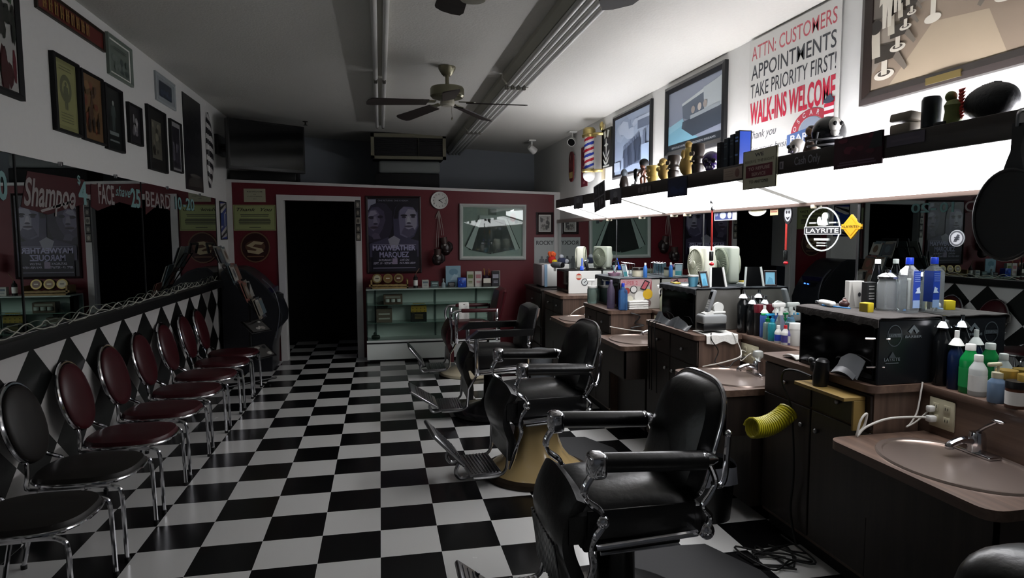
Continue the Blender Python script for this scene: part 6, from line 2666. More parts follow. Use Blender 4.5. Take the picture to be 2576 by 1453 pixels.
t = thing('plush_toy', 'red orange and yellow plush toy on the white towel warmer', 'toy', (2.12, 4.66, 1.242))
mb = MB()
mb.ell((0, 0, .05), (.05, .05, .055), mat('plush_red', '#a82018', .9, noise=.2, nscale=60))
part('body', mb, t)
mb = MB()
for k in range(7):
    a = k * .9
    mb.ell((.03 * math.cos(a), .03 * math.sin(a), .11 + .012 * (k % 2)), (.024, .024, .03), mat('plush_orange', '#d0582c', .9))
part('tuft', mb, t)
mb = MB()
mb.ell((.02, -.05, .025), (.035, .03, .026), mat('plush_yellow', '#d0b41c', .9))
part('foot', mb, t)
t = thing('plush_toy', 'navy and white cap shaped plush on the towel warmer', 'toy', (2.24, 4.62, 1.242))
mb = MB()
mb.ell((0, 0, .035), (.06, .05, .04), mat('plush_navy', '#262c44', .9))
part('body', mb, t)
mb = MB()
mb.ell((-.01, 0, .085), (.03, .03, .028), mat('plush_white', '#a8acb4', .9))
mb.ell((.05, -.03, .03), (.028, .028, .028), mat('plush_white', '#a8acb4', .9))
part('head', mb, t)


# ------------------------------------------------------------------ outlets, cables, shelf with clipper, coil, bins
def outlet(y, z, w_, h_, label):
    t = wthing('wall_outlet', label, 'outlet', (BX, y, z), 'outlet plates on the backsplash')
    mb = MB()
    mb.rbox((BX - .008, y - w_ / 2, z), (BX, y + w_ / 2, z + h_), CREAM, .004)
    part('cover_plate', mb, t)
    n = 2 if w_ > .1 else 1
    for k in range(n):
        for j in range(2):
            yc = y + (k - (n - 1) / 2) * w_ * .45
            zc_ = z + h_ * (.3 + .4 * j)
            mb = MB()
            mb.rbox((BX - .011, yc - .016, zc_ - .017), (BX - .007, yc + .016, zc_ + .017), CREAM, .003)
            for s in (-1, 1):
                mb.box((BX - .0115, yc + s * .006 - .0015, zc_ - .004), (BX - .0109, yc + s * .006 + .0015, zc_ + .008), BLACK)
            part('socket', mb, t)


outlet(-.93, .785, .125, .125, 'cream double outlet above the nearest sink')
outlet(.53, .775, .2, .125, 'wide cream outlet plate above the second sink')
outlet(1.95, .8, .12, .11, 'cream outlet plate above the third sink')


def cable(label, pts, r, m, name='cord', n=8):
    mb = MB()
    mb.tube(bez(pts, n), r, m, 7)
    return solo(name, mb, label, 'cord')


cable('thick white cord looping from outlet to the nearest sink counter edge', [(BX - .02, -.9, .82), (BX - .07, -.88, .825), (BX - .2, -.86, .82), (BX - .3, -.855, .79), (BX - .34, -.855, .757), (BX - .35, -.86, .76), (BX - .33, -.855, .82), (BX - .3, -.852, .845), (BX - .31, -.85, .79), (BX - .345, -.85, .756)], .005, CABLEW)
mb = MB()
mb.rbox((BX - .045, -.915, .808), (BX - .01, -.885, .835), WPL, .006)
mb.rbox((BX - .04, -.905, .85), (BX - .01, -.88, .875), WPL, .006)
solo('plug', mb, 'white plugs in the outlet above the nearest sink', 'plug')
cable('thin white cord hanging from the ledge to the outlet', [(BX - .02, -.84, .965), (BX - .03, -.845, .93), (BX - .05, -.85, .84), (BX - .08, -.85, .79), (BX - .1, -.85, .775), (BX - .06, -.86, .8), (BX - .02, -.89, .862)], .0035, CABLEW)
cable('white cord tangled above the second sink faucet', [(BX - .02, .55, .85), (BX - .08, .5, .87), (BX - .12, .45, .84), (BX - .2, .5, .8), (BX - .28, .56, .77), (BX - .3, .58, .76)], .004, CABLEW)
cable('thin white cord hanging from the phone towel to the outlet', [(2.24, .6, .97), (2.26, .58, .93), (2.28, .55, .85), (2.26, .52, .8), (2.3, .5, .84), (BX - .01, .5, .85)], .003, CABLEW)
cable('black cord drooping from the phone base to the second sink', [(2.1, .61, .972), (2.09, .585, .93), (2.13, .57, .86), (2.1, .55, .79), (2.16, .5, .765), (2.22, .52, .8), (BX - .02, .52, .83)], .0035, CABLEB)
for k, (a, b) in enumerate(((1.3, .0), (1.24, .02), (1.19, -.02))):
    cable(['left', 'middle', 'right'][k] + ' of three black cords running over the front of the phone cabinet', [(2.08, a, LZ + .006), (2.03, a + .01, LZ + .01), (1.985, a + .02, LZ + .006), (1.975, a + .02, LZ - .04), (1.985, a + .02 + b, LZ - .25), (1.98, a + b, .45)], .004, CABLEB)
cable('white cord looping over the third sink', [(BX - .03, 1.9, .85), (BX - .1, 1.85, .8), (BX - .2, 1.95, .79), (BX - .3, 2.02, .8), (BX - .4, 2.03, .82)], .004, CABLEW)
cable('black tangled cords on the side of the sticker cabinet', [(2.12, 2.04, .93), (2.2, 2.03, .9), (2.16, 2.035, .84), (2.24, 2.03, .82), (2.12, 2.03, .8), (2.22, 2.03, .77), (2.28, 2.0, .76)], .006, CABLEB)
cable('white cord looping above the farthest sink', [(2.2, 3.38, .85), (2.12, 3.3, .86), (2.0, 3.25, .82), (1.95, 3.3, .76)], .005, CABLEW)

SHW = mat('shelf_pine', '#8c7440', .5, noise=.12, nscale=20)
t = wthing('bracket_shelf', 'small yellowish wood shelf screwed to the front of the nearest cabinet', 'shelf', (2.03, -.64, .78))
mb = MB()
mb.rbox((1.97, -.785, .882), (2.078, -.44, .899), SHW, .002, 1)
part('shelf_board', mb, t)
mb = MB()
mb.rbox((2.02, -.785, .75), (2.078, -.772, .882), SHW, .002, 1)
part('shelf_leg', mb, t)
mb = MB()
mb.lathe([(0, 0), (.032, 0), (.036, .04), (.03, .12), (.02, .13), (0, .13)], BLACK, seg=18, T=Matrix.Translation((2.02, -.56, .899)) @ Matrix.Rotation(.12, 4, 'X'))
mb.ell((2.02, -.5, 1.005), (.018, .02, .018), BLACK)
mb.rbox((2.005, -.54, .955), (2.035, -.5, 1.005), BLACK, .008)
solo('hair_clipper', mb, 'black hair clipper standing on the small bracket shelf', 'clipper')
cable('black cord bending from the bracket shelf down the nearest cabinet', [(2.02, -.5, .93), (2.0, -.4, .94), (1.99, -.33, .92), (2.0, -.3, .86), (2.03, -.33, .75), (2.05, -.33, .6), (2.04, -.36, .4), (2.05, -.33, .2), (2.04, -.4, .05)], .006, CABLEB)
mb = MB()
pts = []
pa, pc_ = P(0, 2.0, 1985, 1032), P(0, 1.76, 1890, 1075)
pb = (pa + pc_) / 2 - Vector((0, 0, .055))
for i in range(17 * 12 + 1):
    s = i / (17 * 12)
    c = pa * (1 - s) ** 2 + pb * 2 * s * (1 - s) + pc_ * s ** 2
    d = ((pb - pa) * (1 - s) + (pc_ - pb) * s).normalized()
    u1 = d.cross(Vector((0, 0, 1))).normalized()
    u2 = d.cross(u1)
    a = 2 * PI * i / 12
    pts.append(c + (u1 * math.cos(a) + u2 * math.sin(a)) * .046)
mb.tube(pts, .0062, mat('coil_yellow', '#a8a01c', .4), 6)
solo('coil_cord', mb, 'yellow coiled air hose hanging at the side of the nearest cabinet', 'hose')

t = thing('waste_bin', 'black waste bin with white liner beside the nearest barber chair', 'bin', (1.84, .12, 0))
mb = MB()
mb.lathe([(0, 0), (.12, 0), (.145, .3), (.14, .3), (.115, .01)], BLACK, seg=28)
part('bin', mb, t)
mb = MB()
mb.grid(lambda u, v: ((.147 + .006 * math.sin(8 * PI * 2 * u) * v + .004 * v) * math.cos(2 * PI * u), (.147 + .006 * math.sin(8 * PI * 2 * u) * v) * math.sin(2 * PI * u), .315 - .1 * v + .01 * math.sin(2 * PI * u * 3)), 64, 6, mat('bag_white', '#8c8e96', .4, alpha=.85), .001)
part('liner_bag', mb, t)
t = thing('waste_bin', 'small grey waste bin at the far stations behind the square backed chair', 'bin', (1.62, 3.2, 0))
mb = MB()
mb.lathe([(0, 0), (.1, 0), (.12, .42), (.115, .42), (.095, .01)], mat('bin_grey', '#6c7074', .5), seg=24)
part('bin', mb, t)
mb = MB()
mb.lathe([(.114, .418), (.124, .418), (.124, .432), (.114, .432)], mat('bin_grey', '#6c7074', .5), seg=24)
part('rim', mb, t)
fc = P(2, 0, 1965, 1412)
for k in range(3):
    rg = random.Random(20 + k)
    pts = [(fc.x + rg.uniform(-.16, .14), fc.y + rg.uniform(-.12, .16), .006 + .005 * k) for q in range(7)]
    cable(['first', 'second', 'third'][k] + ' black cord of the tangle on the floor by the nearest cabinet', [(2.06, fc.y + .1 * k, .03)] + pts, .005, CABLEB)
MATM = mat('floor_mat_dark', '#191a1c', .7, noise=.1, nscale=50)
for lab, x0, x1, y0, y1, nm in (('grey anti fatigue mat under the nearest barber chair', .95, 1.72, -1.5, -.22, 0), ('grey anti fatigue mat behind the second barber chair', 1.05, 1.66, .35, 1.62, 1)):
    mb = MB()
    q = [(x0, y0), (x1 + .05, y0), (x1 + .05, y1 - .3), (x1 - .08, y1), (x0 + .35, y1 + .03), (x0, y1 - .1)]
    mb.prism([(a, b, .002) for a, b in q], MATM, (0, 0, .01))
    solo('floor_mat', mb, lab, 'mat')
# ------------------------------------------------------------------ barber chairs (local: +x is where the sitter looks)
def sup(u, v, rx, ry, p=.5):
    sg = lambda x: math.copysign(abs(x) ** p, x)
    return rx * sg(math.cos(u)), ry * sg(math.sin(u))


def cushion(mb, x0, x1, y, z0, z1, m, dome=.03, r=.05, n=10):
    """upholstered block with a domed top and rolled front"""
    def top(u, v):
        x = x0 + (x1 - x0) * u
        yy_ = -y + 2 * y * v
        e = (1 - abs(2 * v - 1) ** 4) * (1 - abs(2 * u - 1) ** 5)
        return (x, yy_, z1 - r * (1 - e ** .6) + dome * e)
    pts = [[Vector(top(i / 14, j / 14)) for j in range(15)] for i in range(15)]
    v, f = [], []
    for row in pts:
        v += row
    for i in range(14):
        for j in range(14):
            f.append((i * 15 + j, (i + 1) * 15 + j, (i + 1) * 15 + j + 1, i * 15 + j + 1))
    o = len(v)
    rim = [i * 15 for i in range(15)] + [14 * 15 + j for j in range(1, 15)] + [i * 15 + 14 for i in range(13, -1, -1)] + [j for j in range(13, 0, -1)]
    for q in rim:
        v.append(Vector((v[q].x * .99 + (x0 + x1) / 2 * .01, v[q].y * .985, z0)))
    k = len(rim)
    for i in range(k):
        j = (i + 1) % k
        f.append((rim[i], rim[j], o + j, o + i))
    f.append(tuple(o + i for i in range(k)))
    mb.add(v, f, m)


def chair_back(mb, w, z0, z1, xb, xt, th, m, rt=.5, puff=.03):
    """padded back: rounded-top panel leaning from xb (bottom) to xt (top)"""
    N = 40
    out = []
    h = z1 - z0
    for k in range(N):
        a = 2 * PI * k / N
        x, z = sup(a, 0, w / 2, h / 2, rt if math.sin(a) > 0 else .3)
        out.append((x, z))
    v, f = [], []
    rings = [(0, 1.0), (.35, 1.0), (1.0, .9), (1.0 + puff / th * .7, .6), (1.0 + puff / th, .0)]
    lean = lambda z: xb + (xt - xb) * ((z + h / 2) / h)
    for d, s in rings:
        for (x, z) in out:
            zz = z * s
            v.append((lean(zz) + th * d, x * s, (z0 + z1) / 2 + zz))
    n = len(out)
    for r in range(len(rings) - 1):
        for k in range(n):
            k2 = (k + 1) % n
            f.append((r * n + k, r * n + k2, (r + 1) * n + k2, (r + 1) * n + k))
    f.append(tuple(range(n)))
    mb.add(v, f, m)
    return out, lean, (z0 + z1) / 2


def barber_chair(label, loc, rz, style, base_m, rim_m, leather, turn=0):
    t = thing('barber_chair', label, 'barber chair', loc, rz, 'barber chairs facing the waiting row')
    mb = MB()
    mb.lathe([(0, .0), (.35, 0), (.36, .012), (.355, .035), (.33, .045), (0, .045)], rim_m, seg=40)
    part('base_rim', mb, t)
    mb = MB()
    prof = [(.325, .04), (.3, .06), (.235, .1), (.185, .16), (.155, .24), (.14, .33), (.135, .385), (.1, .39), (0, .39)]
    if style == 'A2':
        n = 48
        v, f = [], []
        for i in range(n):
            a = 2 * PI * i / n
            for (r, z) in prof:
                q = r * (1 + .035 * math.cos(8 * a) * (r > .11) * min(1, z * 9 - .3))
                v.append((q * math.cos(a), q * math.sin(a), z))
        L_ = len(prof)
        for i in range(n):
            j = (i + 1) % n
            for k in range(L_ - 1):
                f.append((i * L_ + k, j * L_ + k, j * L_ + k + 1, i * L_ + k + 1))
        mb.add(v, f, base_m)
    else:
        mb.lathe([(.3, .04), (.2, .07), (.11, .11), (.085, .15), (.08, .385), (0, .39)], base_m, seg=36)
    part('pedestal', mb, t)
    mb = MB()
    mb.rbox((-.2, -.2, .385), (.2, .2, .425), BLACK, .01)
    mb.box((-.24, -.22, .42), (.22, .22, .45), BLACK)
    part('seat_frame', mb, t)
    mb = MB()
    cushion(mb, -.27, .27, .235, .44, .6, leather, .025, .05)
    part('seat_cushion', mb, t)
    # rolled knee front and leg panel
    mb = MB()
    mb.grid(lambda u, v: (.24 + .075 * math.sin(PI * min(1, u * 1.35)) * (1 - .35 * abs(2 * v - 1) ** 3) + .02 * u, -.235 + .47 * v, .615 - .43 * u + .035 * (1 - abs(2 * v - 1) ** 3) * (1 - u)), 18, 12, leather, .05)
    part('leg_panel', mb, t)
    sm = CHROME
    if style == 'A1':
        mb = MB()
        for k in range(13):
            yk = -.18 + .03 * k
            mb.tube(bez([(.315, yk, .42), (.3, yk, .32), (.285, yk, .2)], 4), .006, CHROMED, 6)
        part('calf_plate', mb, t)
    # sides
    for s in (-1, 1):
        y = s * .285
        mb = MB()
        if style in ('A1', 'A2'):
            fr = bez([(.19, y, .735), (.225, y, .68), (.215, y, .63), (.165, y, .585), (.15, y, .54), (.185, y, .49), (.2, y, .44), (.19, y, .38), (.215, y, .3), (.23, y * .85, .2), (.25, y * .8, .13)], 5)
            mb.tube(fr, .017, sm, 10, radii=[.02 if i < 8 else .016 + .004 * math.sin(i * .6) for i in range(len(fr))], flat=.75)
            mb.ell((.155, y * 1.02, .545), (.026, .016, .026), sm)
        else:
            mb.rbox((.165, y - .014, .4), (.205, y + .014, .74), sm, .008)
            mb.tube([(.185, y, .41), (.25, y * .85, .28), (.26, y * .8, .13)], .015, sm, 8, flat=.7)
        part('front_post', mb, t)
        mb = MB()
        if style in ('A1', 'A2'):
            rr = bez([(-.255, y, .76), (-.285, y, .7), (-.295, y, .655), (-.27, y, .61), (-.245, y, .57), (-.275, y, .53), (-.265, y, .49), (-.235, y, .455)], 5)
            mb.tube(rr, .015, sm, 10, flat=.8)
            mb.ell((-.265, y, .47), (.03, .022, .034), sm)
            mb.tube(bez([(-.285, y, .66), (-.315, y, .645), (-.335, y, .68), (-.34, y, .76), (-.345, y, .84)], 5), .012, sm, 8)
            mb.ell((-.345, y, .845), (.014, .014, .016), sm)
        else:
            mb.rbox((-.29, y - .012, .42), (-.255, y + .012, .78), sm, .008)
            mb.ell((-.27, y * 1.03, .66), (.022, .016, .022), sm)
        part('rear_post', mb, t)
        mb = MB()
        mb.tube([(.17, s * .255, .432), (-.24, s * .255, .452)], .014, sm, 10)
        mb.tube([(.15, s * .25, .405), (-.16, s * .25, .415)], .008, sm, 8)
        part('side_rail', mb, t)
        mb = MB()
        mb.rbox((-.24, s * .238 - .006, .455), (.2, s * .238 + .006, .57), leather, .005)
        part('side_panel', mb, t)
        # arm
        if style in ('A1', 'A2'):
            mb = MB()
            ap = [(.155, y, .77), (.05, y, .765), (-.1, y, .757), (-.25, y, .75)]
            mb.tube(bez(ap, 4), .037, leather, 14, flat=1.0)
            part('arm_pad', mb, t)
            mb = MB()
            mb.rbox((.145, y - .04, .715), (.215, y + .04, .812), sm, .022, 4)
            part('arm_cap', mb, t)
            mb = MB()
            mb.tube([(-.235, y, .752), (-.275, y, .752), (-.3, y, .748)], .03, sm, 12, radii=[.037, .026, .012])
            part('arm_end', mb, t)
        elif style == 'B':
            mb = MB()
            mb.prism([(.27, y - .035, .72), (.17, y - .035, .79), (-.3, y - .035, .79), (-.3, y - .035, .74), (.1, y - .035, .73)], leather, (0, .07, 0))
            part('arm_pad', mb, t)
            mb = MB()
            mb.prism([(.28, y - .036, .715), (.175, y - .036, .794), (-.02, y - .036, .794), (-.02, y - .036, .789), (.17, y - .036, .788), (.265, y - .036, .712)], sm, (0, .072, 0))
            part('arm_trim', mb, t)
        else:
            mb = MB()
            mb.rbox((-.27, y - .03, .745), (.13, y + .03, .785), leather, .014, 3)
            part('arm_pad', mb, t)
            mb = MB()
            mb.tube(bez([(.12, y, .765), (.2, y, .762), (.24, y, .73), (.25, y, .66), (.235, y, .55), (.24, y, .4)], 5), .014, sm, 10)
            part('arm_tube', mb, t)
    # back
    mb = MB()
    if style in ('A1', 'A2'):
        out, lean, zc_ = chair_back(mb, .47, .57, 1.01, -.27, -.4, .075, leather, .62, .035)
    elif style == 'B':
        out, lean, zc_ = chair_back(mb, .46, .57, .98, -.3, -.38, .08, leather, .28, .02)
    else:
        out, lean, zc_ = chair_back(mb, .43, .55, .99, -.3, -.4, .07, leather, .3, .02)
    part('backrest', mb, t)
    mb = MB()
    sel = [(x, z) for x, z in out]
    ring = [(lean(z) - .004 + .02, x * 1.012, zc_ + z * 1.012) for x, z in sel]
    if style in ('A1', 'A2'):
        mb.tube(ring, .016, sm, 8, closed=True, flat=.6)
        part('back_trim', mb, t)
    else:
        for s in (-1, 1):
            mb = MB()
            k = .96 * (.23 if style == 'B' else .215)
            mb.tube([(lean(-.2) + .01, s * k, zc_ - .19), (lean(.2) + .01, s * k, zc_ + .19)], .018, leather if style == 'C' else sm, 8)
            part('back_trim', mb, t)
    # footrest
    for s in (-1, 1):
        mb = MB()
        mb.tube(bez([(.25, s * .2, .34), (.255, s * .2, .2), (.27, s * .2, .115), (.33, s * .2, .085), (.48, s * .2, .085)], 5), .016, CHROMED, 8, flat=.6)
        part('footrest_arm', mb, t)
    mb = MB()
    mb.rbox((.29, -.19, .085), (.5, .19, .105), CHROMED, .006)
    for k in range(9):
        mb.box((.3 + k * .022, -.18, .105), (.308 + k * .022, .18, .111), CHROMED)
    part('step_plate', mb, t)
    for s in (-1, 1):
        mb = MB()
        mb.tube(bez([(.48, s * .15, .085), (.55, s * .15, .075), (.58, s * .15, .12), (.56, s * .15, .17)], 5), .013, CHROMED, 8)
        part('footplate_hinge', mb, t)
    mb = MB()
    fa, fl, fx, fz = {'A1': (38, .1, .575, .15), 'A2': (47, .145, .625, .265), 'B': (33, .14, .63, .19), 'C': (52, .14, .62, .25)}[style]
    T = Matrix.Translation((fx, 0, fz)) @ Matrix.Rotation(-math.radians(fa), 4, 'Y')
    mb.rbox((-fl, -.185, -.012), (fl, .185, .012), CHROMED, .01, 3, T)
    for k in range(7):
        mb.box((-.1 + k * .028, -.15, .012), (-.09 + k * .028, .15, .017), CHROMED, T)
    part('foot_plate', mb, t)
    return t


BEIGE = mat('enamel_beige', '#a08a60', .25, noise=.1, nscale=6, coat=.4)
CREAMB = mat('enamel_cream', '#b3aa92', .3)
BLKEN = mat('enamel_black', '#0e0e10', .25)
barber_chair('nearest black leather barber chair with curly chrome arms and rounded back', (.97, -.70, 0), PI, 'A1', BLKEN, BLKEN, LEATHER)
barber_chair('black leather barber chair on a beige pedestal, second from the camera', (1.03, .98, 0), PI + .09, 'A2', BEIGE, mat('rim_dark', '#3a3128', .3, .6), LEATHER)
barber_chair('black barber chair with square back and angular chrome edged arms, third', (1.0, 2.52, 0), PI, 'B', BLKEN, BLKEN, LEATHER)
barber_chair('maroon barber chair on a cream base, farthest from the camera', (1.02, 4.22, 0), PI, 'C', CREAMB, CREAMB, MAROON)
# towel on the far chair's arm
mb = MB()
mb.grid(lambda u, v: (.93 + .12 * v, 4.22 + .285 + (.036 + .004 * math.sin(v * 9)) * (-1 if u < .5 else 1) * min(1, abs(u - .5) * 8), .795 - max(0, abs(u - .5) - .06) * (.62 if u < .5 else .2)), 24, 8, TOWEL, .004)
solo('hand_towel', mb, 'pale towel draped over the far arm of the maroon barber chair', 'towel')

# chair just inside the bottom right corner
q = ray(2525, 1392)
tt = 1.35
c = CAM + q * tt
t = thing('salon_stool', 'dark padded stool back cut off by the bottom right corner', 'stool', (c.x + .06, c.y - .02, 0))
zt_ = c.z
mb = MB()
mb.ell((0, 0, zt_ - .13), (.14, .12, .135), LEATHER, None, 24, 14, .75)
part('stool_back', mb, t)
mb = MB()
mb.lathe([(0, .45), (.17, .45), (.18, .48), (.17, .53), (0, .54)], LEATHER, seg=28)
part('stool_seat', mb, t)
mb = MB()
mb.cyl((0, 0, .06), (0, 0, .46), .03, CHROMED)
mb.tube([(0, 0, .48), (.0, 0, zt_ - .2)], .016, CHROMED)
part('stool_column', mb, t)
for k in range(5):
    a = 2 * PI * k / 5
    mb = MB()
    mb.tube([(0, 0, .08), (.24 * math.cos(a), .24 * math.sin(a), .03)], .016, BLACK, 8)
    mb.ell((.24 * math.cos(a), .24 * math.sin(a), .022), (.022, .022, .022), BLACK)
    part('leg', mb, t)


# ------------------------------------------------------------------ waiting chairs
def waiting_chair(label, loc, rz, vinyl, gtag='waiting chairs along the left wall'):
    t = thing('waiting_chair', label, 'chair', loc, rz, gtag)
    mb = MB()
    N = 40
    for zs in (0,):
        v, f = [], []
        rings = [(.93, .385), (1.0, .395), (1.0, .415), (.96, .432), (.7, .444), (.35, .446), (.0, .446)]
        for s, z in rings:
            for k in range(N):
                x, y = sup(2 * PI * k / N, 0, .235, .215, .72)
                v.append((x * s, y * s, z))
        for r in range(len(rings) - 1):
            for k in range(N):
                k2 = (k + 1) % N
                f.append((r * N + k, r * N + k2, (r + 1) * N + k2, (r + 1) * N + k))
        f.append(tuple(range(N))[::-1])
        mb.add(v, f, vinyl)
    part('seat', mb, t)
    mb = MB()
    mb.tube([(*[c * 1.015 for c in sup(2 * PI * k / N, 0, .235, .215, .72)], .403) for k in range(N)], .008, CHROME, 8, closed=True)
    part('seat_rim', mb, t)
    mb = MB()
    T = Matrix.Translation((-.285, 0, .665)) @ Matrix.Rotation(-math.radians(14), 4, 'Y')
    mb.ell((0, 0, 0), (.032, .165, .2), vinyl, T, 28, 14, .9)
    part('backrest', mb, t)
    mb = MB()
    hoop = [T @ Vector((-.012, .178 * math.sin(a), .213 * math.cos(a))) for a in [math.radians(-150 + 300 * k / 30) for k in range(31)]]
    full = [(.05, -.205, .385), (-.15, -.205, .385), (-.205, -.2, .395), (-.215, -.17, .43)] + hoop + [(-.215, .17, .43), (-.205, .2, .395), (-.15, .205, .385), (.05, .205, .385)]
    mb.tube(bez(full, 2), .011, CHROME, 8)
    part('back_frame', mb, t)
    mb = MB()
    mb.ell((0, 0, 0), (.02, .17, .206), BLACK, T @ Matrix.Translation((-.02, 0, 0)), 24, 10)
    part('back_shell', mb, t)
    for s in (-1, 1):
        mb = MB()
        mb.tube(bez([(-.1, s * .2, .385), (.12, s * .205, .388), (.185, s * .21, .38), (.212, s * .213, .345), (.218, s * .214, .2), (.222, s * .215, .015)], 5), .011, CHROME, 8)
        mb.cyl((.222, s * .215, 0), (.222, s * .215, .02), .014, BLACK)
        part('leg', mb, t)
        mb = MB()
        mb.tube(bez([(.06, s * .17, .385), (-.13, s * .18, .37), (-.19, s * .19, .25), (-.24, s * .2, .015)], 5), .011, CHROME, 8)
        mb.cyl((-.24, s * .2, 0), (-.24, s * .2, .02), .014, BLACK)
        part('leg', mb, t)
    mb = MB()
    mb.tube([(.06, -.18, .375), (.06, .18, .375)], .009, CHROME, 8)
    part('cross_bar', mb, t)
    return t


DK1 = waiting_chair('dark vinyl waiting chair in the bottom left corner, nearest of the row', (-1.455, -.13, 0), 0, DKVINYL)
dup(DK1, (-1.455, .44, 0), 0, 'dark vinyl waiting chair, second in the row from the camera')
WC = waiting_chair('maroon waiting chair next to the two dark ones, third in the row', (-1.455, 1.01, 0), 0, MAROON)
for k, y in enumerate((1.58, 2.15, 2.72, 3.29, 3.78)):
    dup(WC, (-1.455, y, 0), random.uniform(-.04, .04), ['maroon waiting chair, fourth in the row from the camera', 'maroon waiting chair, fifth in the row from the camera', 'maroon waiting chair, sixth in the row from the camera', 'maroon waiting chair, last but one before the magazine rack', 'maroon waiting chair touching the magazine rack, last in the row'][k])
# ------------------------------------------------------------------ ceiling
def CE(px, py):
    d = ray(px, py)
    k = (ZR - ZL) / (XR - XL)
    s = (ZL + (CAM.x - XL) * k - CAM.z) / (d.z - k * d.x)
    return CAM + d * s


FIXW = mat('fixture_white', '#b4b2a6', .5, noise=.04, nscale=10)


def strip(x, wd, y0, y1, tubes, label, group, hh=.05):
    t = wthing('fluorescent_strip', label, 'light fixture', (x, (y0 + y1) / 2, zc(x) - hh - .03), group)
    z = zc(x)
    mb = MB()
    mb.prism([(x - wd / 2, y0, zc(x - wd / 2)), (x + wd / 2, y0, zc(x + wd / 2)), (x + wd / 2, y0, z - hh * .4), (x + wd * .36, y0, z - hh), (x - wd * .36, y0, z - hh), (x - wd / 2, y0, z - hh * .4)], FIXW, (0, y1 - y0, 0))
    part('housing', mb, t)
    for k in range(tubes):
        tx = x + wd * (.8 * (k + .5) / tubes - .4) if tubes > 2 else x + (k - .5) * wd * .62
        mb = MB()
        mb.cyl((tx, y0 + .04, z - hh - .02), (tx, y1 - .04, z - hh - .02), .019, DEADTUBE, seg=12)
        part('tube', mb, t)
        for yy_ in (y0 + .02, y1 - .04):
            mb = MB()
            mb.rbox((tx - .014, yy_, z - hh - .042), (tx + .014, yy_ + .02, z - hh + .004), mat('socket_grey', '#5c5a54', .5), .004, 1)
            part('tube_socket', mb, t)


for a, b, lab in ((.16, 2.58, 'middle'), (2.62, 5.1, 'far'), (-2.3, .12, 'near')):
    strip(.055, .115, a, b, 2, lab + ' section of the narrow unlit two tube strip light left of the fans', 'narrow strip light sections')
for a, b, lab in ((-.2, 2.26, 'second nearest'), (2.3, 4.76, 'third'), (4.8, 6.98, 'farthest'), (-2.7, -.24, 'nearest')):
    strip(1.18, .25, a, b, 4, lab + ' section of the wide unlit four tube fixture right of the fans', 'wide fixture sections', .07)


BLADE = wood_mat('fan_blade_wood', '#241d1b', '#352b28', .4, 1.0, 'X')
NICK = mat('fan_nickel', '#7e7b66', .35, .7)


def ceiling_fan(x, y, zb, label, off, bz=.035):
    """zb: underside of the switch housing"""
    t = wthing('ceiling_fan', label, 'ceiling fan', (x, y, zb), 'ceiling fans')
    top = zc(x)
    c = (x, y, 0)
    mb = MB()
    mb.lathe([(0, top), (.072, top), (.07, top - .02), (.045, top - .06), (.03, top - .075), (0, top - .075)], NICK, c, 28)
    part('canopy', mb, t)
    mb = MB()
    mb.cyl((x, y, top - .07), (x, y, zb + .16), .016, NICK)
    part('downrod', mb, t)
    mb = MB()
    mb.lathe([(0, zb + .17), (.06, zb + .17), (.13, zb + .155), (.138, zb + .14), (.138, zb + .085), (.125, zb + .07), (.07, zb + .06), (0, zb + .06)], NICK, (x, y, max(0, bz - .04)), 36)
    part('motor_housing', mb, t)
    mb = MB()
    mb.lathe([(0, zb + .062 + max(0, bz - .04)), (.055, zb + .062 + max(0, bz - .04)), (.06, zb + .02), (.045, zb + .004), (0, zb)], mat('switch_white', '#a9a698', .4), c, 28)
    part('switch_housing', mb, t)
    for k in range(5):
        T = Matrix.Translation((x, y, zb + bz)) @ Matrix.Rotation(math.radians(off + 72 * k), 4, 'Z') @ Matrix.Rotation(.07, 4, 'Y') @ Matrix.Rotation(math.radians(11), 4, 'X')
        mb = MB()
        pts = [(.17, -.05), (.62, -.068), (.655, -.055), (.665, -.02), (.66, .03), (.64, .06), (.62, .066), (.17, .05)]
        mb.prism([(a, b, -.004) for a, b in pts], BLADE, (0, 0, .008), T)
        bl = part('fan_blade', mb, t)
        mb = MB()
        mb.prism([(.1, -.018, .004), (.16, -.02, .004), (.23, -.038, .004), (.23, .038, .004), (.16, .02, .004), (.1, .018, .004)], NICK, (0, 0, .008), T)
        part('blade_bracket', mb, bl)
    if off > 80:
        return
    mb = MB()
    mb.tube([(x + .03, y - .03, zb + .02), (x + .034, y - .034, zb - .09)], .0015, NICK, 5)
    mb.ell((x + .034, y - .034, zb - .1), (.006, .006, .014), NICK)
    part('pull_chain', mb, t)


ceiling_fan(.59, 2.23, 2.645, 'ceiling fan with five dark blades in the middle of the room', -21)
qf = P(2, 2.67, 1150, 6)
ceiling_fan(qf.x - .02, qf.y - .66, 2.45, 'nearer ceiling fan, only a blade tip and its lower cup show at the top', 92, .22)
qs = P(2, 2.72, 1515, 26)  # speaker box stands in for a dark shape like a blade tip
t = wthing('speaker_standin', 'dark ceiling speaker beside the wide fixture, cut by the top photo edge', 'speaker', (qs.x + .02, qs.y - .1, 2.72))
mb = MB()
mb.prism([(qs.x, qs.y, 2.72), (qs.x - .06, qs.y - .12, 2.72), (qs.x - .02, qs.y - .3, 2.72), (qs.x + .14, qs.y - .32, 2.72), (qs.x + .12, qs.y - .1, 2.72), (qs.x + .05, qs.y - .02, 2.72)], mat('speaker_dark', '#1a1614', .6), (0, 0, .16))
part('speaker_box', mb, t)
mb = MB()
mb.cyl((qs.x + .04, qs.y - .16, 2.88), (qs.x + .04, qs.y - .16, zc(qs.x)), .03, NICK)
part('ceiling_mount', mb, t)

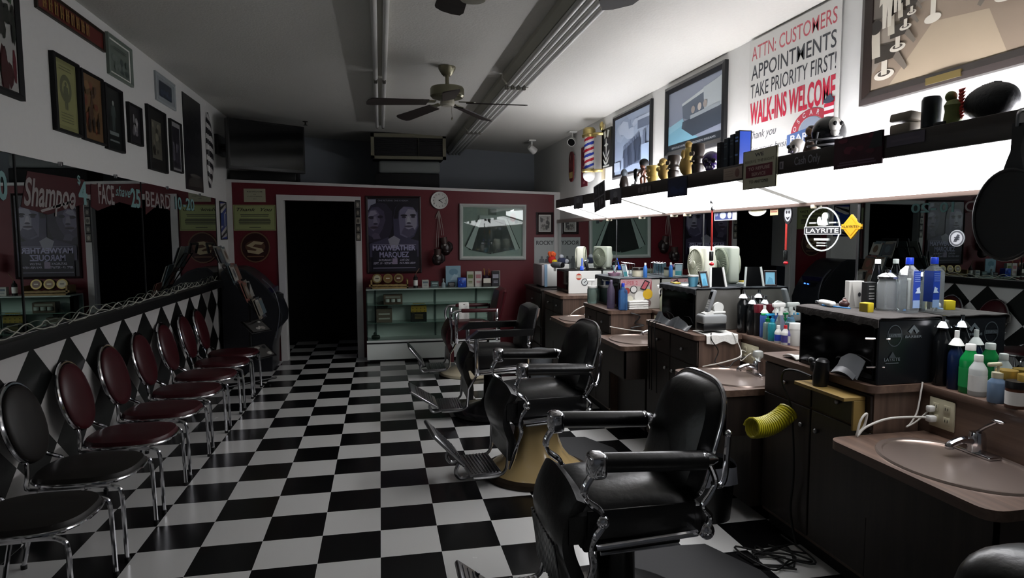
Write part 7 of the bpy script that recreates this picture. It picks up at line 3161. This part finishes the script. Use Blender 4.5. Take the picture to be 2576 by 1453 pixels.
# air unit in a frame under the ceiling at the back, paper roll below it
vp_ = CE(1025, 322)
YV = 5.9
tl, tr = P(1, YV, 930, 325), P(1, YV, 1122, 332)
bl_, br_ = P(1, YV, 935, 398), P(1, YV, 1122, 402)
x0, x1, z0, z1 = (tl.x + bl_.x) / 2, (tr.x + br_.x) / 2, (bl_.z + br_.z) / 2, min((tl.z + tr.z) / 2, zc(.4) - .005)
t = wthing('air_vent', 'framed dark air vent unit hanging under the ceiling above the doorway partition', 'vent', ((x0 + x1) / 2, YV + .3, z0))
FV = mat('vent_frame', '#6d6a58', .5)
mb = MB()
for a, b in (((x0, z0), (x1, z0 + .04)), ((x0, z1 - .05), (x1, z1)), ((x0, z0), (x0 + .045, z1)), ((x1 - .045, z0), (x1, z1))):
    mb.box((a[0], YV, a[1]), (b[0], YV + .03, b[1]), FV)
part('vent_frame', mb, t)
mb = MB()
mb.box((x0 + .02, YV + .03, z0 + .02), (x1 - .02, YV + .55, z1 - .01), BLACKM)
part('vent_body', mb, t)
mb = MB()
for k in range(9):
    z = z0 + .05 + (z1 - z0 - .1) * k / 9
    mb.box((x0 + .04, YV + .012, z), (x1 - .04, YV + .03, z + .006), BLACK)
part('louvre', mb, t)
mb = MB()
xm = x0 + (x1 - x0) * .63
mb.box((xm - .004, YV + .004, z0 + .04), (xm + .004, YV + .02, z1 - .05), mat('divider', '#3a382e', .5))
part('divider', mb, t)
mb = MB()
a, b = P(1, 6.2, 952, 420), P(1, 6.2, 1107, 420)
zt2, zb2 = P(1, 6.2, 1030, 405).z, P(1, 6.2, 1030, 436).z
mb.rbox((a.x, 6.15, zb2), (b.x, 6.32, zt2), mat('roll_grey', '#7c807f', .7), .04, 3)
t2 = solo('roller_blind', mb, 'pale grey roll stored under the dark air vent', 'roll')
mb = MB()
mb.rbox((a.x - .05, 6.1, 2.17), (b.x - .02, 6.6, zb2 - .012), BLACKM, .01)
solo('storage_box', mb, 'black box behind the partition carrying the pale grey roll', 'box')
mb = MB()
mb.box((XL, YP + .1, 2.15), (XR, YB, 2.17), SHADEW)
struct('ceiling_back_room', mb)


def spot(px, py, label, aim):
    c = CE(px, py)
    t = wthing('spotlight', label, 'spotlight', (c.x, c.y, c.z - .16), 'track spotlights by the barber pole')
    mb = MB()
    mb.rbox((c.x - .05, c.y - .05, c.z - .02), (c.x + .05, c.y + .05, c.z), WPL, .006)
    mb.cyl((c.x, c.y, c.z), (c.x, c.y, c.z - .09), .01, WPL)
    part('ceiling_mount', mb, t)
    T = Matrix.Translation((c.x, c.y, c.z - .12)) @ Vector(aim).to_track_quat('Z', 'Y').to_matrix().to_4x4()
    mb = MB()
    mb.lathe([(0, -.05), (.035, -.05), (.045, -.02), (.05, .06), (.046, .06), (.04, .0)], WPL, seg=20, T=T)
    part('lamp_head', mb, t)
    mb = MB()
    mb.lathe([(0, .05), (.045, .05), (.045, .052), (0, .052)], BLACKG, seg=20, T=T)
    part('lens', mb, t)


spot(1440, 330, 'white spotlight with dark lens at the top of the right wall', (-.5, -.8, -.4))
spot(1338, 352, 'white spotlight turned away, left of the first one', (.7, .3, -.5))
c = CE(768, 305)
t = wthing('sprinkler_head', 'small dark sprinkler head on the ceiling right of the television', 'sprinkler', (c.x, c.y, c.z - .06))
mb = MB()
mb.lathe([(0, 0), (.035, 0), (.03, -.01), (.01, -.012), (.01, -.04), (.025, -.045), (.025, -.05), (0, -.05)], mat('sprinkler', '#2c2a26', .4, .5), (c.x, c.y, c.z), 16)
part('sprinkler_body', mb, t)
